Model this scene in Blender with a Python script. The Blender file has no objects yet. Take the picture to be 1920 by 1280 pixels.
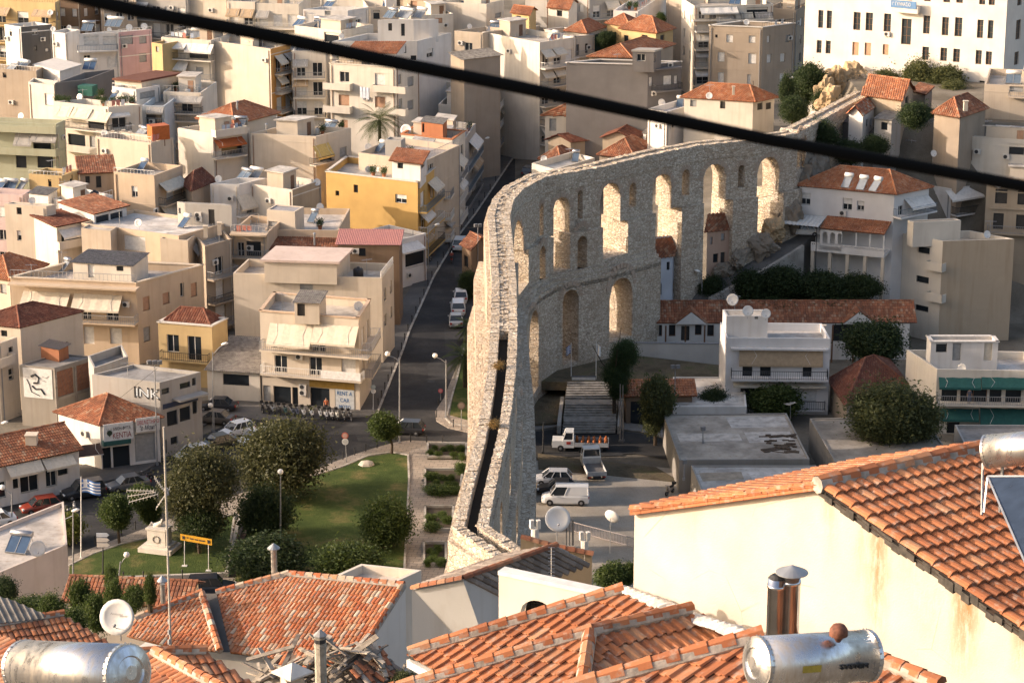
import bpy, bmesh, math, random
from mathutils import Vector as V, Matrix as M
R = math.radians
C = bpy.context.scene.collection
rng = random.Random(7)
# ---------------------------------------------------------------- camera, light
F, PIT, H = 4600.0, R(16.5), 85.8
CAM = V((0, 0, H))
FW = V((0, math.cos(PIT), -math.sin(PIT))); UP = V((0, math.sin(PIT), math.cos(PIT)))
sc = bpy.context.scene
cd = bpy.data.cameras.new('camera'); cam = bpy.data.objects.new('camera', cd); C.objects.link(cam)
cam.location = CAM; cam.rotation_euler = (R(90) - PIT, 0, 0)
cd.sensor_width = 36; cd.lens = 36 * F / 1920; cd.clip_end = 5000; cd.clip_start = .5
cd.dof.use_dof = True; cd.dof.focus_distance = 260; cd.dof.aperture_fstop = 11
sc.camera = cam
SAZ, SEL = R(3), R(18)          # sun: from the left, a little from behind the camera
S = V((-math.cos(SAZ) * math.cos(SEL), -math.sin(SAZ) * math.cos(SEL), math.sin(SEL)))
wd = bpy.data.worlds.new('World'); sc.world = wd; wd.use_nodes = True
nt = wd.node_tree; sk = nt.nodes.new('ShaderNodeTexSky'); sk.sky_type = 'NISHITA'; sk.sun_disc = False
sk.sun_elevation = SEL; sk.sun_rotation = math.atan2(S.x, S.y); sk.air_density = 1; sk.dust_density = 5; sk.ozone_density = .4
bg = nt.nodes['Background']; nt.links.new(sk.outputs[0], bg.inputs[0]); bg.inputs[1].default_value = .15
sl = bpy.data.lights.new('sun', 'SUN'); sun = bpy.data.objects.new('sun', sl); C.objects.link(sun)
sl.energy = 2.8; sl.angle = R(.5); sl.color = (1, .86, .73)
sun.rotation_euler = S.to_track_quat('Z', 'Y').to_euler(); sun.location = (-200, 0, 200)
vs = sc.view_settings; vs.view_transform = 'Standard'; vs.look = 'None'; vs.exposure = 1.15; vs.gamma = 1; vs.use_curve_mapping = False; vs.use_white_balance = True; vs.white_balance_temperature = 6800; vs.white_balance_tint = 14
sc.cycles.max_bounces = 5; sc.cycles.diffuse_bounces = 3; sc.cycles.transparent_max_bounces = 4
# ---------------------------------------------------------------- picture -> place helpers
def ray(x, y):
    return V(((x - 960) / F, math.cos(PIT) + (640 - y) / F * math.sin(PIT), -math.sin(PIT) + (640 - y) / F * math.cos(PIT)))
def P(x, y, z=0.0):
    d = ray(x, y); return CAM + d * ((z - H) / d.z)
def PD(x, y, s): return CAM + ray(x, y) * (F / s)          # s = pixels per metre there
def sca(p): return F / ((p - CAM).dot(FW))
def pix(p):
    q = p - CAM; d = q.dot(FW); return (960 + F * q.x / d, 640 - F * q.dot(UP) / d)
# ---------------------------------------------------------------- objects
def link(name, data, parent=None, loc=None):
    o = bpy.data.objects.new(name, data); C.objects.link(o)
    if parent: o.parent = parent
    if loc is not None: o.location = loc
    return o
THINGS = []
def tag(o, label, cat, group=None, kind=None):
    o['label'] = label; o['category'] = cat
    if group: o['group'] = group
    if kind: o['kind'] = kind
    THINGS.append(o)
    return o
def thing(name, label, cat, loc, rz=0, group=None):
    o = link(name, None, None, loc); o.rotation_euler = (0, 0, rz); o.empty_display_size = .3
    return tag(o, label, cat, group)
def wloc(o):
    p = V((0, 0, 0))
    while o: p += o.location; o = o.parent
    return p
class MB:
    """collects geometry (world or local coordinates) for ONE mesh object"""
    def __init__(s): s.v = []; s.f = []; s.m = []; s.r = []
    def poly(s, pts, m=0, r=0.):
        i = len(s.v); s.v += [tuple(p) for p in pts]; s.f.append(tuple(range(i, i + len(pts)))); s.m.append(m); s.r.append(r)
    def box(s, o, a, b, c, m=0, r=0.):
        o = V(o); a = V(a); b = V(b); c = V(c); i = len(s.v)
        s.v += [tuple(p) for p in (o, o + a, o + a + b, o + b, o + c, o + a + c, o + a + b + c, o + b + c)]
        fl = a.cross(b).dot(c) > 0
        for f in ((3, 2, 1, 0), (4, 5, 6, 7), (0, 1, 5, 4), (1, 2, 6, 5), (2, 3, 7, 6), (3, 0, 4, 7)):
            s.f.append(tuple(i + k for k in (f if fl else f[::-1]))); s.m.append(m); s.r.append(r)
    def cbox(s, c, sx, sy, sz, m=0, rz=0, r=0.):
        u = V((math.cos(rz), math.sin(rz), 0)); w = V((-u.y, u.x, 0))
        s.box(V(c) - u * sx / 2 - w * sy / 2, u * sx, w * sy, V((0, 0, sz)), m, r)
    def tube(s, pts, rad, n=6, m=0, cap=True):
        pts = [V(p) for p in pts]; rad = rad if isinstance(rad, (list, tuple)) else [rad] * len(pts)
        rings = []
        for k, p in enumerate(pts):
            t = (pts[min(k + 1, len(pts) - 1)] - pts[max(k - 1, 0)])
            t = t.normalized() if t.length > 1e-6 else V((0, 0, 1))
            a = t.cross(V((0, 0, 1)) if abs(t.z) < .95 else V((1, 0, 0))).normalized(); b = t.cross(a)
            i = len(s.v); s.v += [tuple(p + (a * math.cos(2 * math.pi * j / n) + b * math.sin(2 * math.pi * j / n)) * rad[k]) for j in range(n)]
            rings.append(i)
        for i, k in zip(rings, rings[1:]):
            for j in range(n):
                s.f.append((i + j, i + (j + 1) % n, k + (j + 1) % n, k + j)); s.m.append(m); s.r.append(0.)
        if cap:
            for i, rv in ((rings[0], 1), (rings[-1], 0)):
                f = [i + j for j in range(n)]
                s.f.append(tuple(f[::-1] if rv else f)); s.m.append(m); s.r.append(0.)
    def prism(s, pts, dz, m=0):
        pts = [V((p[0], p[1], p[2] if len(p) > 2 else 0)) for p in pts]; d = V((0, 0, dz)) if not isinstance(dz, V) else dz
        s.poly([p + d for p in pts], m); s.poly(pts[::-1], m)
        for i in range(len(pts)):
            a, b = pts[i], pts[(i + 1) % len(pts)]; s.poly([a, b, b + d, a + d], m)
    def lathe(s, c, prof, n=12, m=0, axis=None):
        c = V(c); ax = V(axis).normalized() if axis is not None else V((0, 0, 1))
        a = ax.cross(V((1, 0, 0)) if abs(ax.x) < .9 else V((0, 1, 0))).normalized(); b = ax.cross(a)
        rings = []
        for r_, h in prof:
            i = len(s.v); s.v += [tuple(c + ax * h + (a * math.cos(2 * math.pi * j / n) + b * math.sin(2 * math.pi * j / n)) * max(r_, 1e-4)) for j in range(n)]; rings.append(i)
        for i, k in zip(rings, rings[1:]):
            for j in range(n): s.f.append((i + j, i + (j + 1) % n, k + (j + 1) % n, k + j)); s.m.append(m); s.r.append(0.)
        s.f.append(tuple(rings[0] + j for j in range(n))[::-1]); s.m.append(m); s.r.append(0.)
        s.f.append(tuple(rings[-1] + j for j in range(n))); s.m.append(m); s.r.append(0.)
    def mesh(s, name, mats, off=None, smooth=False):
        me = bpy.data.meshes.new(name)
        vv = s.v if off is None else [(p[0] - off.x, p[1] - off.y, p[2] - off.z) for p in s.v]
        me.from_pydata(vv, [], s.f)
        for m in (mats if isinstance(mats, (list, tuple)) else [mats]): me.materials.append(m)
        if any(s.m): me.polygons.foreach_set('material_index', s.m)
        if any(s.r):
            at = me.attributes.new('rnd', 'FLOAT', 'FACE'); at.data.foreach_set('value', s.r)
        if smooth: me.polygons.foreach_set('use_smooth', [True] * len(s.f))
        me.update(); return me
    def build(s, name, mats, parent=None, smooth=False, world=True):
        """part of `parent` (verts in world coords unless world=False); without parent a top-level mesh with its origin at its base"""
        if parent: off = wloc(parent) if world else None
        else:
            n = len(s.v); off = V((sum(p[0] for p in s.v) / n, sum(p[1] for p in s.v) / n, min(p[2] for p in s.v)))
        return link(name, s.mesh(name, mats, off, smooth), parent, None if parent else off)
# ---------------------------------------------------------------- materials
MC = {}
def nodes(name):
    m = bpy.data.materials.new(name); m.use_nodes = True; t = m.node_tree
    return m, t, t.nodes['Principled BSDF'], lambda k: t.nodes.new('ShaderNode' + k), t.links.new
def pos(N, L, scale=(1, 1, 1), rot=None, src='Position'):
    g = N('NewGeometry') if src == 'Position' else N('TexCoord'); mp = N('Mapping'); mp.inputs['Scale'].default_value = scale
    if rot: mp.inputs['Rotation'].default_value = rot
    L(g.outputs[src], mp.inputs[0]); return mp.outputs[0]
def noise(N, L, vec, scale, det=3, ro=.55):
    n = N('TexNoise'); n.inputs['Scale'].default_value = scale; n.inputs['Detail'].default_value = det; n.inputs['Roughness'].default_value = ro
    L(vec, n.inputs['Vector']); return n.outputs[0]
def ramp(N, L, fac, *stops):
    r = N('ValToRGB'); e = r.color_ramp.elements
    while len(e) < len(stops): e.new(.5)
    for k, (p, c) in zip(e, stops): k.position = p; k.color = (*(c if isinstance(c, tuple) else (c, c, c)), 1)
    L(fac, r.inputs[0]); return r.outputs[0]
def mix(N, L, fac, a, b, mode='MIX'):
    m = N('Mix'); m.data_type = 'RGBA'; m.blend_type = mode; m.clamp_factor = True
    for s, x in ((m.inputs[0], fac), (m.inputs[6], a), (m.inputs[7], b)):
        if isinstance(x, (int, float)): s.default_value = x
        elif isinstance(x, tuple): s.default_value = (*x, 1)
        else: L(x, s)
    return m.outputs[2]
def bump(N, L, h, bs, dist=.02, st=1):
    b = N('Bump'); b.inputs['Distance'].default_value = dist; b.inputs['Strength'].default_value = st; L(h, b.inputs['Height']); L(b.outputs[0], bs.inputs['Normal'])
def dk(c, k): return tuple(x * k for x in c)
def plaster(col, dirt=.5):
    k = ('pl', col, dirt)
    if k in MC: return MC[k]
    m, t, b, N, L = nodes('plaster')
    n1 = noise(N, L, pos(N, L, (.35, .35, .35)), 1, 4); n2 = noise(N, L, pos(N, L, (1.6, 1.6, .12)), 1, 3); n3 = noise(N, L, pos(N, L), 9, 3)
    c = mix(N, L, ramp(N, L, n1, (.3, 0.), (.75, 1.)), dk(col, .80), col)
    c = mix(N, L, ramp(N, L, n1, (.42, 0.), (.5, .4 * max(0, dirt - .8))), c, dk(col, .72)); c = mix(N, L, ramp(N, L, n2, (.5, 0.), (.8, min(.42, .4 * dirt))), c, (col[0] * .55, col[1] * .47, col[2] * .38))
    c = mix(N, L, ramp(N, L, n3, (.62, 0.), (.8, .25 * dirt)), c, dk(col, .6))
    L(c, b.inputs['Base Color']); b.inputs['Roughness'].default_value = .9; b.inputs['Specular IOR Level'].default_value = .2
    bump(N, L, noise(N, L, pos(N, L), 30, 2), b, .01, .5)
    MC[k] = m; return m
def simple(col, rough=.6, metal=0., var=.12, sc_=3., spec=.4, bmp=0.):
    k = ('s', col, rough, metal, var, sc_, spec, bmp)
    if k in MC: return MC[k]
    m, t, b, N, L = nodes('paint')
    if var:
        n = noise(N, L, pos(N, L), sc_, 4)
        L(mix(N, L, ramp(N, L, n, (.3, 0.), (.7, 1.)), dk(col, 1 - var * 2), col), b.inputs['Base Color'])
        if bmp: bump(N, L, noise(N, L, pos(N, L), sc_ * 6, 3), b, bmp, 1)
    else: b.inputs['Base Color'].default_value = (*col, 1)
    b.inputs['Roughness'].default_value = rough; b.inputs['Metallic'].default_value = metal; b.inputs['Specular IOR Level'].default_value = spec
    MC[k] = m; return m
def concrete(col=(.42, .39, .35), big=.25):
    k = ('con', col, big)
    if k in MC: return MC[k]
    m, t, b, N, L = nodes('concrete')
    n1 = noise(N, L, pos(N, L), big, 6, .62); n2 = noise(N, L, pos(N, L), 2.2, 4)
    c = mix(N, L, ramp(N, L, n1, (.35, 0.), (.62, 1.)), dk(col, .55), col)
    c = mix(N, L, ramp(N, L, n2, (.55, 0.), (.72, .6)), c, (col[0] * .5, col[1] * .42, col[2] * .34))
    L(c, b.inputs['Base Color']); b.inputs['Roughness'].default_value = .95; b.inputs['Specular IOR Level'].default_value = .15
    bump(N, L, noise(N, L, pos(N, L), 14, 3), b, .02, .6)
    MC[k] = m; return m
def stone():
    if 'stone' in MC: return MC['stone']
    m, t, b, N, L = nodes('rubble_masonry')
    w = noise(N, L, pos(N, L), 1.3, 2); vec = N('VectorMath'); vec.operation = 'ADD'
    sc3 = N('VectorMath'); sc3.operation = 'SCALE'; sc3.inputs[3].default_value = .35
    L(pos(N, L, (2.5, 2.5, 4.2)), vec.inputs[0]); L(w, sc3.inputs[0]); L(sc3.outputs[0], vec.inputs[1])
    vo = N('TexVoronoi'); vo.feature = 'F1'; vo.inputs['Scale'].default_value = 1; L(vec.outputs[0], vo.inputs['Vector'])
    ve = N('TexVoronoi'); ve.feature = 'DISTANCE_TO_EDGE'; ve.inputs['Scale'].default_value = 1; L(vec.outputs[0], ve.inputs['Vector'])
    sp = N('SeparateColor'); L(vo.outputs['Color'], sp.inputs[0])
    c = ramp(N, L, sp.outputs[0], (0., (.43, .35, .265)), (.3, (.50, .425, .335)), (.6, (.58, .50, .405)), (1., (.67, .60, .50)))
    big = noise(N, L, pos(N, L), .22, 5, .6)
    c = mix(N, L, ramp(N, L, big, (.4, 0.), (.7, .5)), c, (.42, .33, .245))
    c = mix(N, L, ramp(N, L, ve.outputs['Distance'], (.015, .75), (.08, 0.)), c, (.20, .16, .12))
    L(c, b.inputs['Base Color']); b.inputs['Roughness'].default_value = .95; b.inputs['Specular IOR Level'].default_value = .1
    h = N('Math'); h.operation = 'MULTIPLY_ADD'; L(ramp(N, L, ve.outputs['Distance'], (.0, 0.), (.22, 1.)), h.inputs[0]); L(sp.outputs[1], h.inputs[1])
    L(noise(N, L, pos(N, L), 12, 3), h.inputs[2]); bump(N, L, h.outputs[0], b, .10, 1)
    MC['stone'] = m; return m
def tile_mat(kind='new'):
    if ('tile', kind) in MC: return MC['tile', kind]
    m, t, b, N, L = nodes('terracotta_' + kind)
    a = N('Attribute'); a.attribute_name = 'rnd'; oi = N('ObjectInfo'); ad = N('Math'); ad.operation = 'ADD'; L(a.outputs['Fac'], ad.inputs[0]); L(oi.outputs['Random'], ad.inputs[1])
    fr = N('Math'); fr.operation = 'FRACT'; L(ad.outputs[0], fr.inputs[0])
    st = {'new': ((0., (.27, .10, .05)), (.35, (.37, .135, .06)), (.75, (.42, .165, .075)), (1., (.41, .22, .125))),
          'mixed': ((0., (.33, .10, .045)), (.5, (.43, .145, .06)), (.64, (.42, .22, .12)), (.8, (.40, .31, .22)), (1., (.48, .41, .32))),
          'old': ((0., (.20, .085, .05)), (.5, (.33, .12, .06)), (.8, (.38, .17, .09)), (1., (.36, .24, .16))),
          'dark': ((0., (.13, .045, .03)), (.6, (.20, .07, .04)), (1., (.24, .11, .07))),
          'grey': ((0., (.16, .13, .11)), (.5, (.28, .23, .19)), (1., (.36, .31, .27)))}[kind]
    c = ramp(N, L, fr.outputs[0], *st)
    n1 = noise(N, L, pos(N, L), .45, 4, .6); n2 = noise(N, L, pos(N, L), 6, 4, .6)
    c = mix(N, L, ramp(N, L, n1, (.42, 0.), (.68, .7)), c, dk(st[0][1], .62))
    c = mix(N, L, ramp(N, L, n2, (.53, 0.), (.72, .6)), c, (.36, .32, .27) if kind in ('new', 'mixed') else (.12, .10, .08))
    L(c, b.inputs['Base Color']); b.inputs['Roughness'].default_value = .85; b.inputs['Specular IOR Level'].default_value = .25
    bump(N, L, noise(N, L, pos(N, L), 40, 2), b, .006, .5)
    MC['tile', kind] = m; return m
def glass(col=(.02, .025, .03)): return simple(col, .08, 0, 0, 1, .6)
def leafm(col, var=.5):
    k = ('leaf', col)
    if k in MC: return MC[k]
    m, t, b, N, L = nodes('foliage')
    a = N('Attribute'); a.attribute_name = 'rnd'; n = noise(N, L, pos(N, L), .8, 3)
    c = ramp(N, L, a.outputs['Fac'], (0., dk(col, .75)), (.6, col), (1., (col[0] * 1.7, col[1] * 1.45, col[2] * 1.1)))
    c = mix(N, L, ramp(N, L, n, (.35, 0.), (.7, .45)), c, dk(col, .75))
    L(c, b.inputs['Base Color']); b.inputs['Roughness'].default_value = .6; b.inputs['Specular IOR Level'].default_value = .3
    tr = N('BsdfTranslucent'); L(c, tr.inputs[0]); mx = N('MixShader'); mx.inputs[0].default_value = .42
    L(b.outputs[0], mx.inputs[1]); L(tr.outputs[0], mx.inputs[2]); L(mx.outputs[0], t.nodes['Material Output'].inputs[0])
    MC[k] = m; return m
def ground_mat(name, c0, c1, c2, sc0=.3, bmp=.03, fine=8.):
    m, t, b, N, L = nodes(name)
    n1 = noise(N, L, pos(N, L), sc0, 6, .62); n2 = noise(N, L, pos(N, L), fine, 4, .6)
    c = ramp(N, L, n1, (.33, c0), (.52, c1), (.72, c2))
    c = mix(N, L, ramp(N, L, n2, (.45, 0.), (.75, .5)), c, dk(c0, .7))
    L(c, b.inputs['Base Color']); b.inputs['Roughness'].default_value = .95; b.inputs['Specular IOR Level'].default_value = .15
    bump(N, L, noise(N, L, pos(N, L), fine * 2, 3), b, bmp, 1); return m
WHITE = simple((.72, .70, .66), .5); CREAM = simple((.66, .58, .46), .6); DARK = simple((.035, .035, .037), .6, 0, .1)
STEEL = simple((.45, .45, .46), .35, .8, .15); GALV = simple((.38, .39, .40), .45, .6, .15); RUST = simple((.24, .10, .05), .8, 0, .3)
WOOD = simple((.20, .10, .05), .7, 0, .25, 4); BARK = simple((.10, .075, .055), .95, 0, .3, 5, .1)
GREYM = simple((.30, .30, .30), .7); BLUEM = simple((.035, .10, .26), .5); FIBRO = simple((.27, .245, .215), .9, 0, .3, 2.)
MIRROR = simple((.72, .72, .73), .17, 1., .12, 4.)
# ---------------------------------------------------------------- terrain
def sst(a, b, x): t = min(1, max(0, (x - a) / (b - a))); return t * t * (3 - 2 * t)
def T(x, y):
    near = min(62, max(0, (150 - y) * .62))
    d = y - 262 - .75 * min(x, 46); right = min(9.5, max(0, .24 * (x - 1))) * sst(3, 13, d) + min(13, max(0, 1.9 * (x - 38))) * sst(9, 16, d) * (1 - sst(322, 340, y) * (1 - sst(42, 47, x))) * (1 - sst(345, 362, y))
    return max(near, right + max(0, y - 445) * .03)
def axis(lo, hi, a, b, st, big):
    v = []; x = lo
    while x < a: v.append(x); x += big
    x = a
    while x < b: v.append(x); x += st
    x = b
    while x <= hi: v.append(x); x += big
    return v
gm = ground_mat('earth_ground', (.10, .085, .065), (.17, .15, .12), (.24, .215, .18), .15)
def terrain():
    xs = axis(-1600, 1600, -140, 140, 4, 60); ys = axis(-300, 2600, 10, 470, 4, 60)
    me = bpy.data.meshes.new('ground'); n = len(xs)
    me.from_pydata([(x, y, T(x, y) - .06) for y in ys for x in xs], [], [(j * n + i, j * n + i + 1, j * n + n + i + 1, j * n + n + i) for j in range(len(ys) - 1) for i in range(n - 1)])
    me.materials.append(gm); o = link('ground', me); o['kind'] = 'structure'; return o
terrain()
ASPH = ground_mat('asphalt', (.03, .03, .031), (.043, .043, .043), (.07, .067, .064), .25, .012, 3)
ASPH2 = ground_mat('worn_asphalt', (.08, .077, .074), (.12, .115, .108), (.16, .15, .14), .2, .02, 12)
DIRT = ground_mat('dirt_and_gravel', (.27, .235, .19), (.39, .345, .285), (.47, .42, .355), .16, .04, 7)
SLOPE = ground_mat('dry_slope', (.085, .07, .045), (.15, .12, .08), (.10, .105, .05), .4, .12, 4)
LAWN = ground_mat('lawn_grass', (.03, .052, .013), (.06, .086, .022), (.19, .145, .065), .26, .1, 3)
def paver():
    m, t, b, N, L = nodes('stone_paving'); br = N('TexBrick'); L(pos(N, L, (1, 1, 1), (0, 0, .12)), br.inputs[0])
    br.inputs['Color1'].default_value = (.34, .29, .235, 1); br.inputs['Color2'].default_value = (.26, .22, .18, 1); br.inputs['Mortar'].default_value = (.15, .13, .11, 1)
    br.inputs['Scale'].default_value = 1; br.inputs['Brick Width'].default_value = .9; br.inputs['Row Height'].default_value = .6; br.inputs['Mortar Size'].default_value = .03
    n = noise(N, L, pos(N, L), .5, 5, .6); L(mix(N, L, ramp(N, L, n, (.4, 0.), (.7, .45)), br.outputs[0], (.20, .165, .13)), b.inputs['Base Color'])
    b.inputs['Roughness'].default_value = .9; bump(N, L, br.outputs[1], b, -.01, 1); return m
PAVE = paver(); KERB = concrete((.46, .43, .38), .8); CONC = concrete()
def sheet(name, pts, mat, z=.0, h=.0, kind='structure'):
    """flat polygon from picture points lying on level z (raised by h with real sides)"""
    w = [P(x, y, z) for x, y in pts]
    if sum(a.x * b.y - b.x * a.y for a, b in zip(w, w[1:] + w[:1])) < 0: w.reverse()
    mb = MB(); w = [V((p.x, p.y, z)) for p in w]
    if h: mb.prism(w, h)
    else: mb.poly(w)
    o = mb.build(name, mat); o['kind'] = kind; return o
def strip(name, pts, wdt, h, mat, z=0., close=False, kind='structure'):
    """low kerb or wall following picture points"""
    w = [P(x, y, z) if not isinstance(x, V) else x for x, y in pts] if not isinstance(pts[0], V) else pts
    if close: w = w + [w[0]]
    mb = MB()
    for a, b in zip(w, w[1:]):
        u = (b - a); l = u.length; u /= l; n = V((u.y, -u.x, 0)); mb.box(a - n * wdt / 2 - u * wdt / 2, u * (l + wdt), n * wdt, V((0, 0, h)))
    o = mb.build(name, mat)
    if kind: o['kind'] = kind
    return o
# roads: the square, then the street running away between the houses
sheet('square_road', [(-60, 1010), (-60, 925), (210, 880), (370, 820), (470, 775), (690, 782), (705, 775), (830, 770), (880, 760), (880, 870), (620, 900), (440, 975), (130, 1060), (130, 1110), (-60, 1120)], ASPH, .02)
sheet('street_road', [(690, 785), (755, 655), (767, 620), (812, 520), (855, 447), (890, 402), (942, 325), (1010, 225), (1060, 150), (1095, 150), (1070, 225), (1020, 300), (985, 350), (940, 450), (900, 560), (885, 680), (870, 785)], ASPH, .03)
sheet('lower_road', [(125, 1098), (425, 1098), (560, 1110), (800, 1120), (800, 1170), (100, 1180)], ASPH2, .03)
sheet('street_pavement', [(735, 596), (690, 692), (668, 774), (690, 782), (707, 774), (755, 655), (767, 620), (812, 520), (855, 447), (890, 402), (942, 325), (1010, 225), (985, 225), (915, 325), (860, 405), (820, 455), (790, 505), (770, 540)], ASPH2, 0, .13)
strip('street_kerb', [(707, 776), (756, 655), (768, 620), (813, 520), (856, 447), (891, 402), (943, 325), (1011, 225)], .25, .15, KERB)
sheet('corner_pavement', [(832, 748), (816, 772), (818, 790), (840, 803), (880, 812), (885, 760), (890, 660), (870, 655)], PAVE, 0, .12)
sheet('corner_grass', [(853, 722), (843, 778), (862, 783), (885, 790), (892, 700), (880, 640), (868, 640)], LAWN, .125, .03)
strip('corner_kerb', [(870, 655), (856, 715), (836, 786), (845, 796), (880, 802)], .22, .22, KERB)
sheet('shop_pavement', [(-40, 960), (115, 925), (270, 885), (372, 822), (380, 800), (420, 776), (490, 790), (690, 783), (700, 770), (480, 745), (360, 770), (250, 850), (-40, 920)], ASPH2, 0, .12)
# the park island
sheet('park_pavement', [(128, 1045), (440, 930), (577, 886), (622, 869), (665, 853), (706, 840), (740, 831), (770, 827), (830, 829), (885, 836), (885, 1100), (430, 1098), (128, 1092)], PAVE, 0, .12)
LW1 = [(540, 912), (577, 897), (640, 878), (690, 857), (735, 850), (765, 855), (767, 900), (762, 1000), (757, 1090), (440, 1090), (458, 1010), (490, 940)]
sheet('main_lawn', LW1, LAWN, .12, .06); strip('lawn_kerb', [(x, y) for x, y in LW1[:9]], .2, .24, KERB)
LW2 = [(130, 1062), (175, 1040), (230, 1021), (300, 1005), (440, 965), (432, 1020), (420, 1080), (300, 1082), (130, 1088)]
sheet('monument_lawn', LW2, LAWN, .12, .06); strip('monument_lawn_kerb', LW2[:6], .18, .22, KERB)
strip('park_retaining_wall', [(128, 1093), (250, 1090), (425, 1083), (450, 975)], .35, .55, plaster((.50, .46, .40)))
sheet('park_path', [(458, 975), (430, 1080), (470, 1090), (500, 960)], simple((.12, .075, .055), .9), .125, .01)
# east side of the aqueduct
sheet('east_road', [(960, 815), (1080, 798), (1200, 812), (1290, 836), (1290, 868), (1190, 850), (1010, 858), (960, 860)], ASPH, .03)
sheet('east_pavement', [(960, 800), (1085, 782), (1200, 797), (1290, 820), (1290, 834), (1200, 810), (1080, 796), (960, 813)], concrete((.30, .27, .24)), 0, .12)
sheet('parking_lot', [(960, 862), (1100, 864), (1290, 880), (1330, 980), (1330, 1110), (960, 1110)], DIRT, .02)
sheet('verge_earth', [(1008, 850), (1100, 862), (1230, 876), (1280, 905), (1180, 895), (1130, 890), (1010, 880)], SLOPE, .03, .05)
sheet('east_slope', [(990, 690), (1075, 670), (1150, 700), (1140, 790), (1000, 800)], SLOPE, .05, .3)

def drape(name, rows, mat, thick):
    mb = MB(); q = [(yray(*a), yray(*b)) for a, b in rows]
    for (a, b), (c, d) in zip(q, q[1:]):
        mb.poly([a, b, d, c]); t = V((0, 0, -thick)); mb.poly([b, b + t, d + t, d]); mb.poly([a, c, c + t, a + t])
    mb.poly([q[0][0], q[0][0] + V((0, 0, -thick)), q[0][1] + V((0, 0, -thick)), q[0][1]])
    o = mb.build(name, mat); o['kind'] = 'structure'
def yray(px, py, Y): d = ray(px, py); return CAM + d * (Y / d.y)
drape('hill_road', [((1225, 574, 288.5), (1295, 575, 286.8)), ((1275, 552, 288.5), (1330, 558, 287)), ((1330, 522, 290), (1400, 522, 288.5)), ((1398, 487, 292), (1460, 488, 290.5)), ((1452, 455, 294.5), (1505, 460, 293)), ((1488, 430, 297), (1530, 436, 296))], ASPH2, 5)
drape('hill_road_kerb', [((1328, 557, 286.9), (1333, 558.5, 286.7)), ((1399, 521, 288.4), (1404, 522.5, 288.2)), ((1459, 486.5, 290.4), (1464, 488, 290.2)), ((1503, 458.5, 292.9), (1508, 460, 292.7))], CONC, 4)
# ---------------------------------------------------------------- the aqueduct
ST = stone()
aq = thing('aqueduct', 'long curving stone aqueduct with tiers of arches across the town', 'aqueduct', P(940, 700, 0))
ZT, Z2, Z1 = 24.7, 17.7, 13.1
APX = [(1025, 1082), (962, 1042), (883, 988), (897, 920), (924, 812), (935, 740), (941, 690), (945, 620), (945, 530), (939, 450), (935, 405), (943, 375), (964, 352), (1007, 330), (1110, 312), (1209, 288), (1303, 270), (1405, 260), (1480, 248), (1530, 221), (1618, 174)]
AC = [V((P(x, y, ZT).x, P(x, y, ZT).y)) for x, y in APX]
def offs(pl, d):
    out = []
    for i, p in enumerate(pl):
        t0 = (p - pl[max(i - 1, 0)]); t1 = (pl[min(i + 1, len(pl) - 1)] - p)
        t0 = t0.normalized() if t0.length else t1.normalized(); t1 = t1.normalized() if t1.length else t0
        n0 = V((t0.y, -t0.x)); n1 = V((t1.y, -t1.x)); m = (n0 + n1).normalized(); out.append(p + m * d / max(.35, m.dot(n1)))
    return out
def on_line(px, py, a, b):
    """(s, z) where the view ray meets the upright plane through a, b"""
    d = ray(px, py); u = (b - a).normalized(); n = V((u.y, -u.x)); t = (a - V((0, 0))).dot(n) / (d.x * n.x + d.y * n.y)
    q = CAM + d * t; return (V((q.x, q.y)) - a).dot(u), q.z
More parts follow.
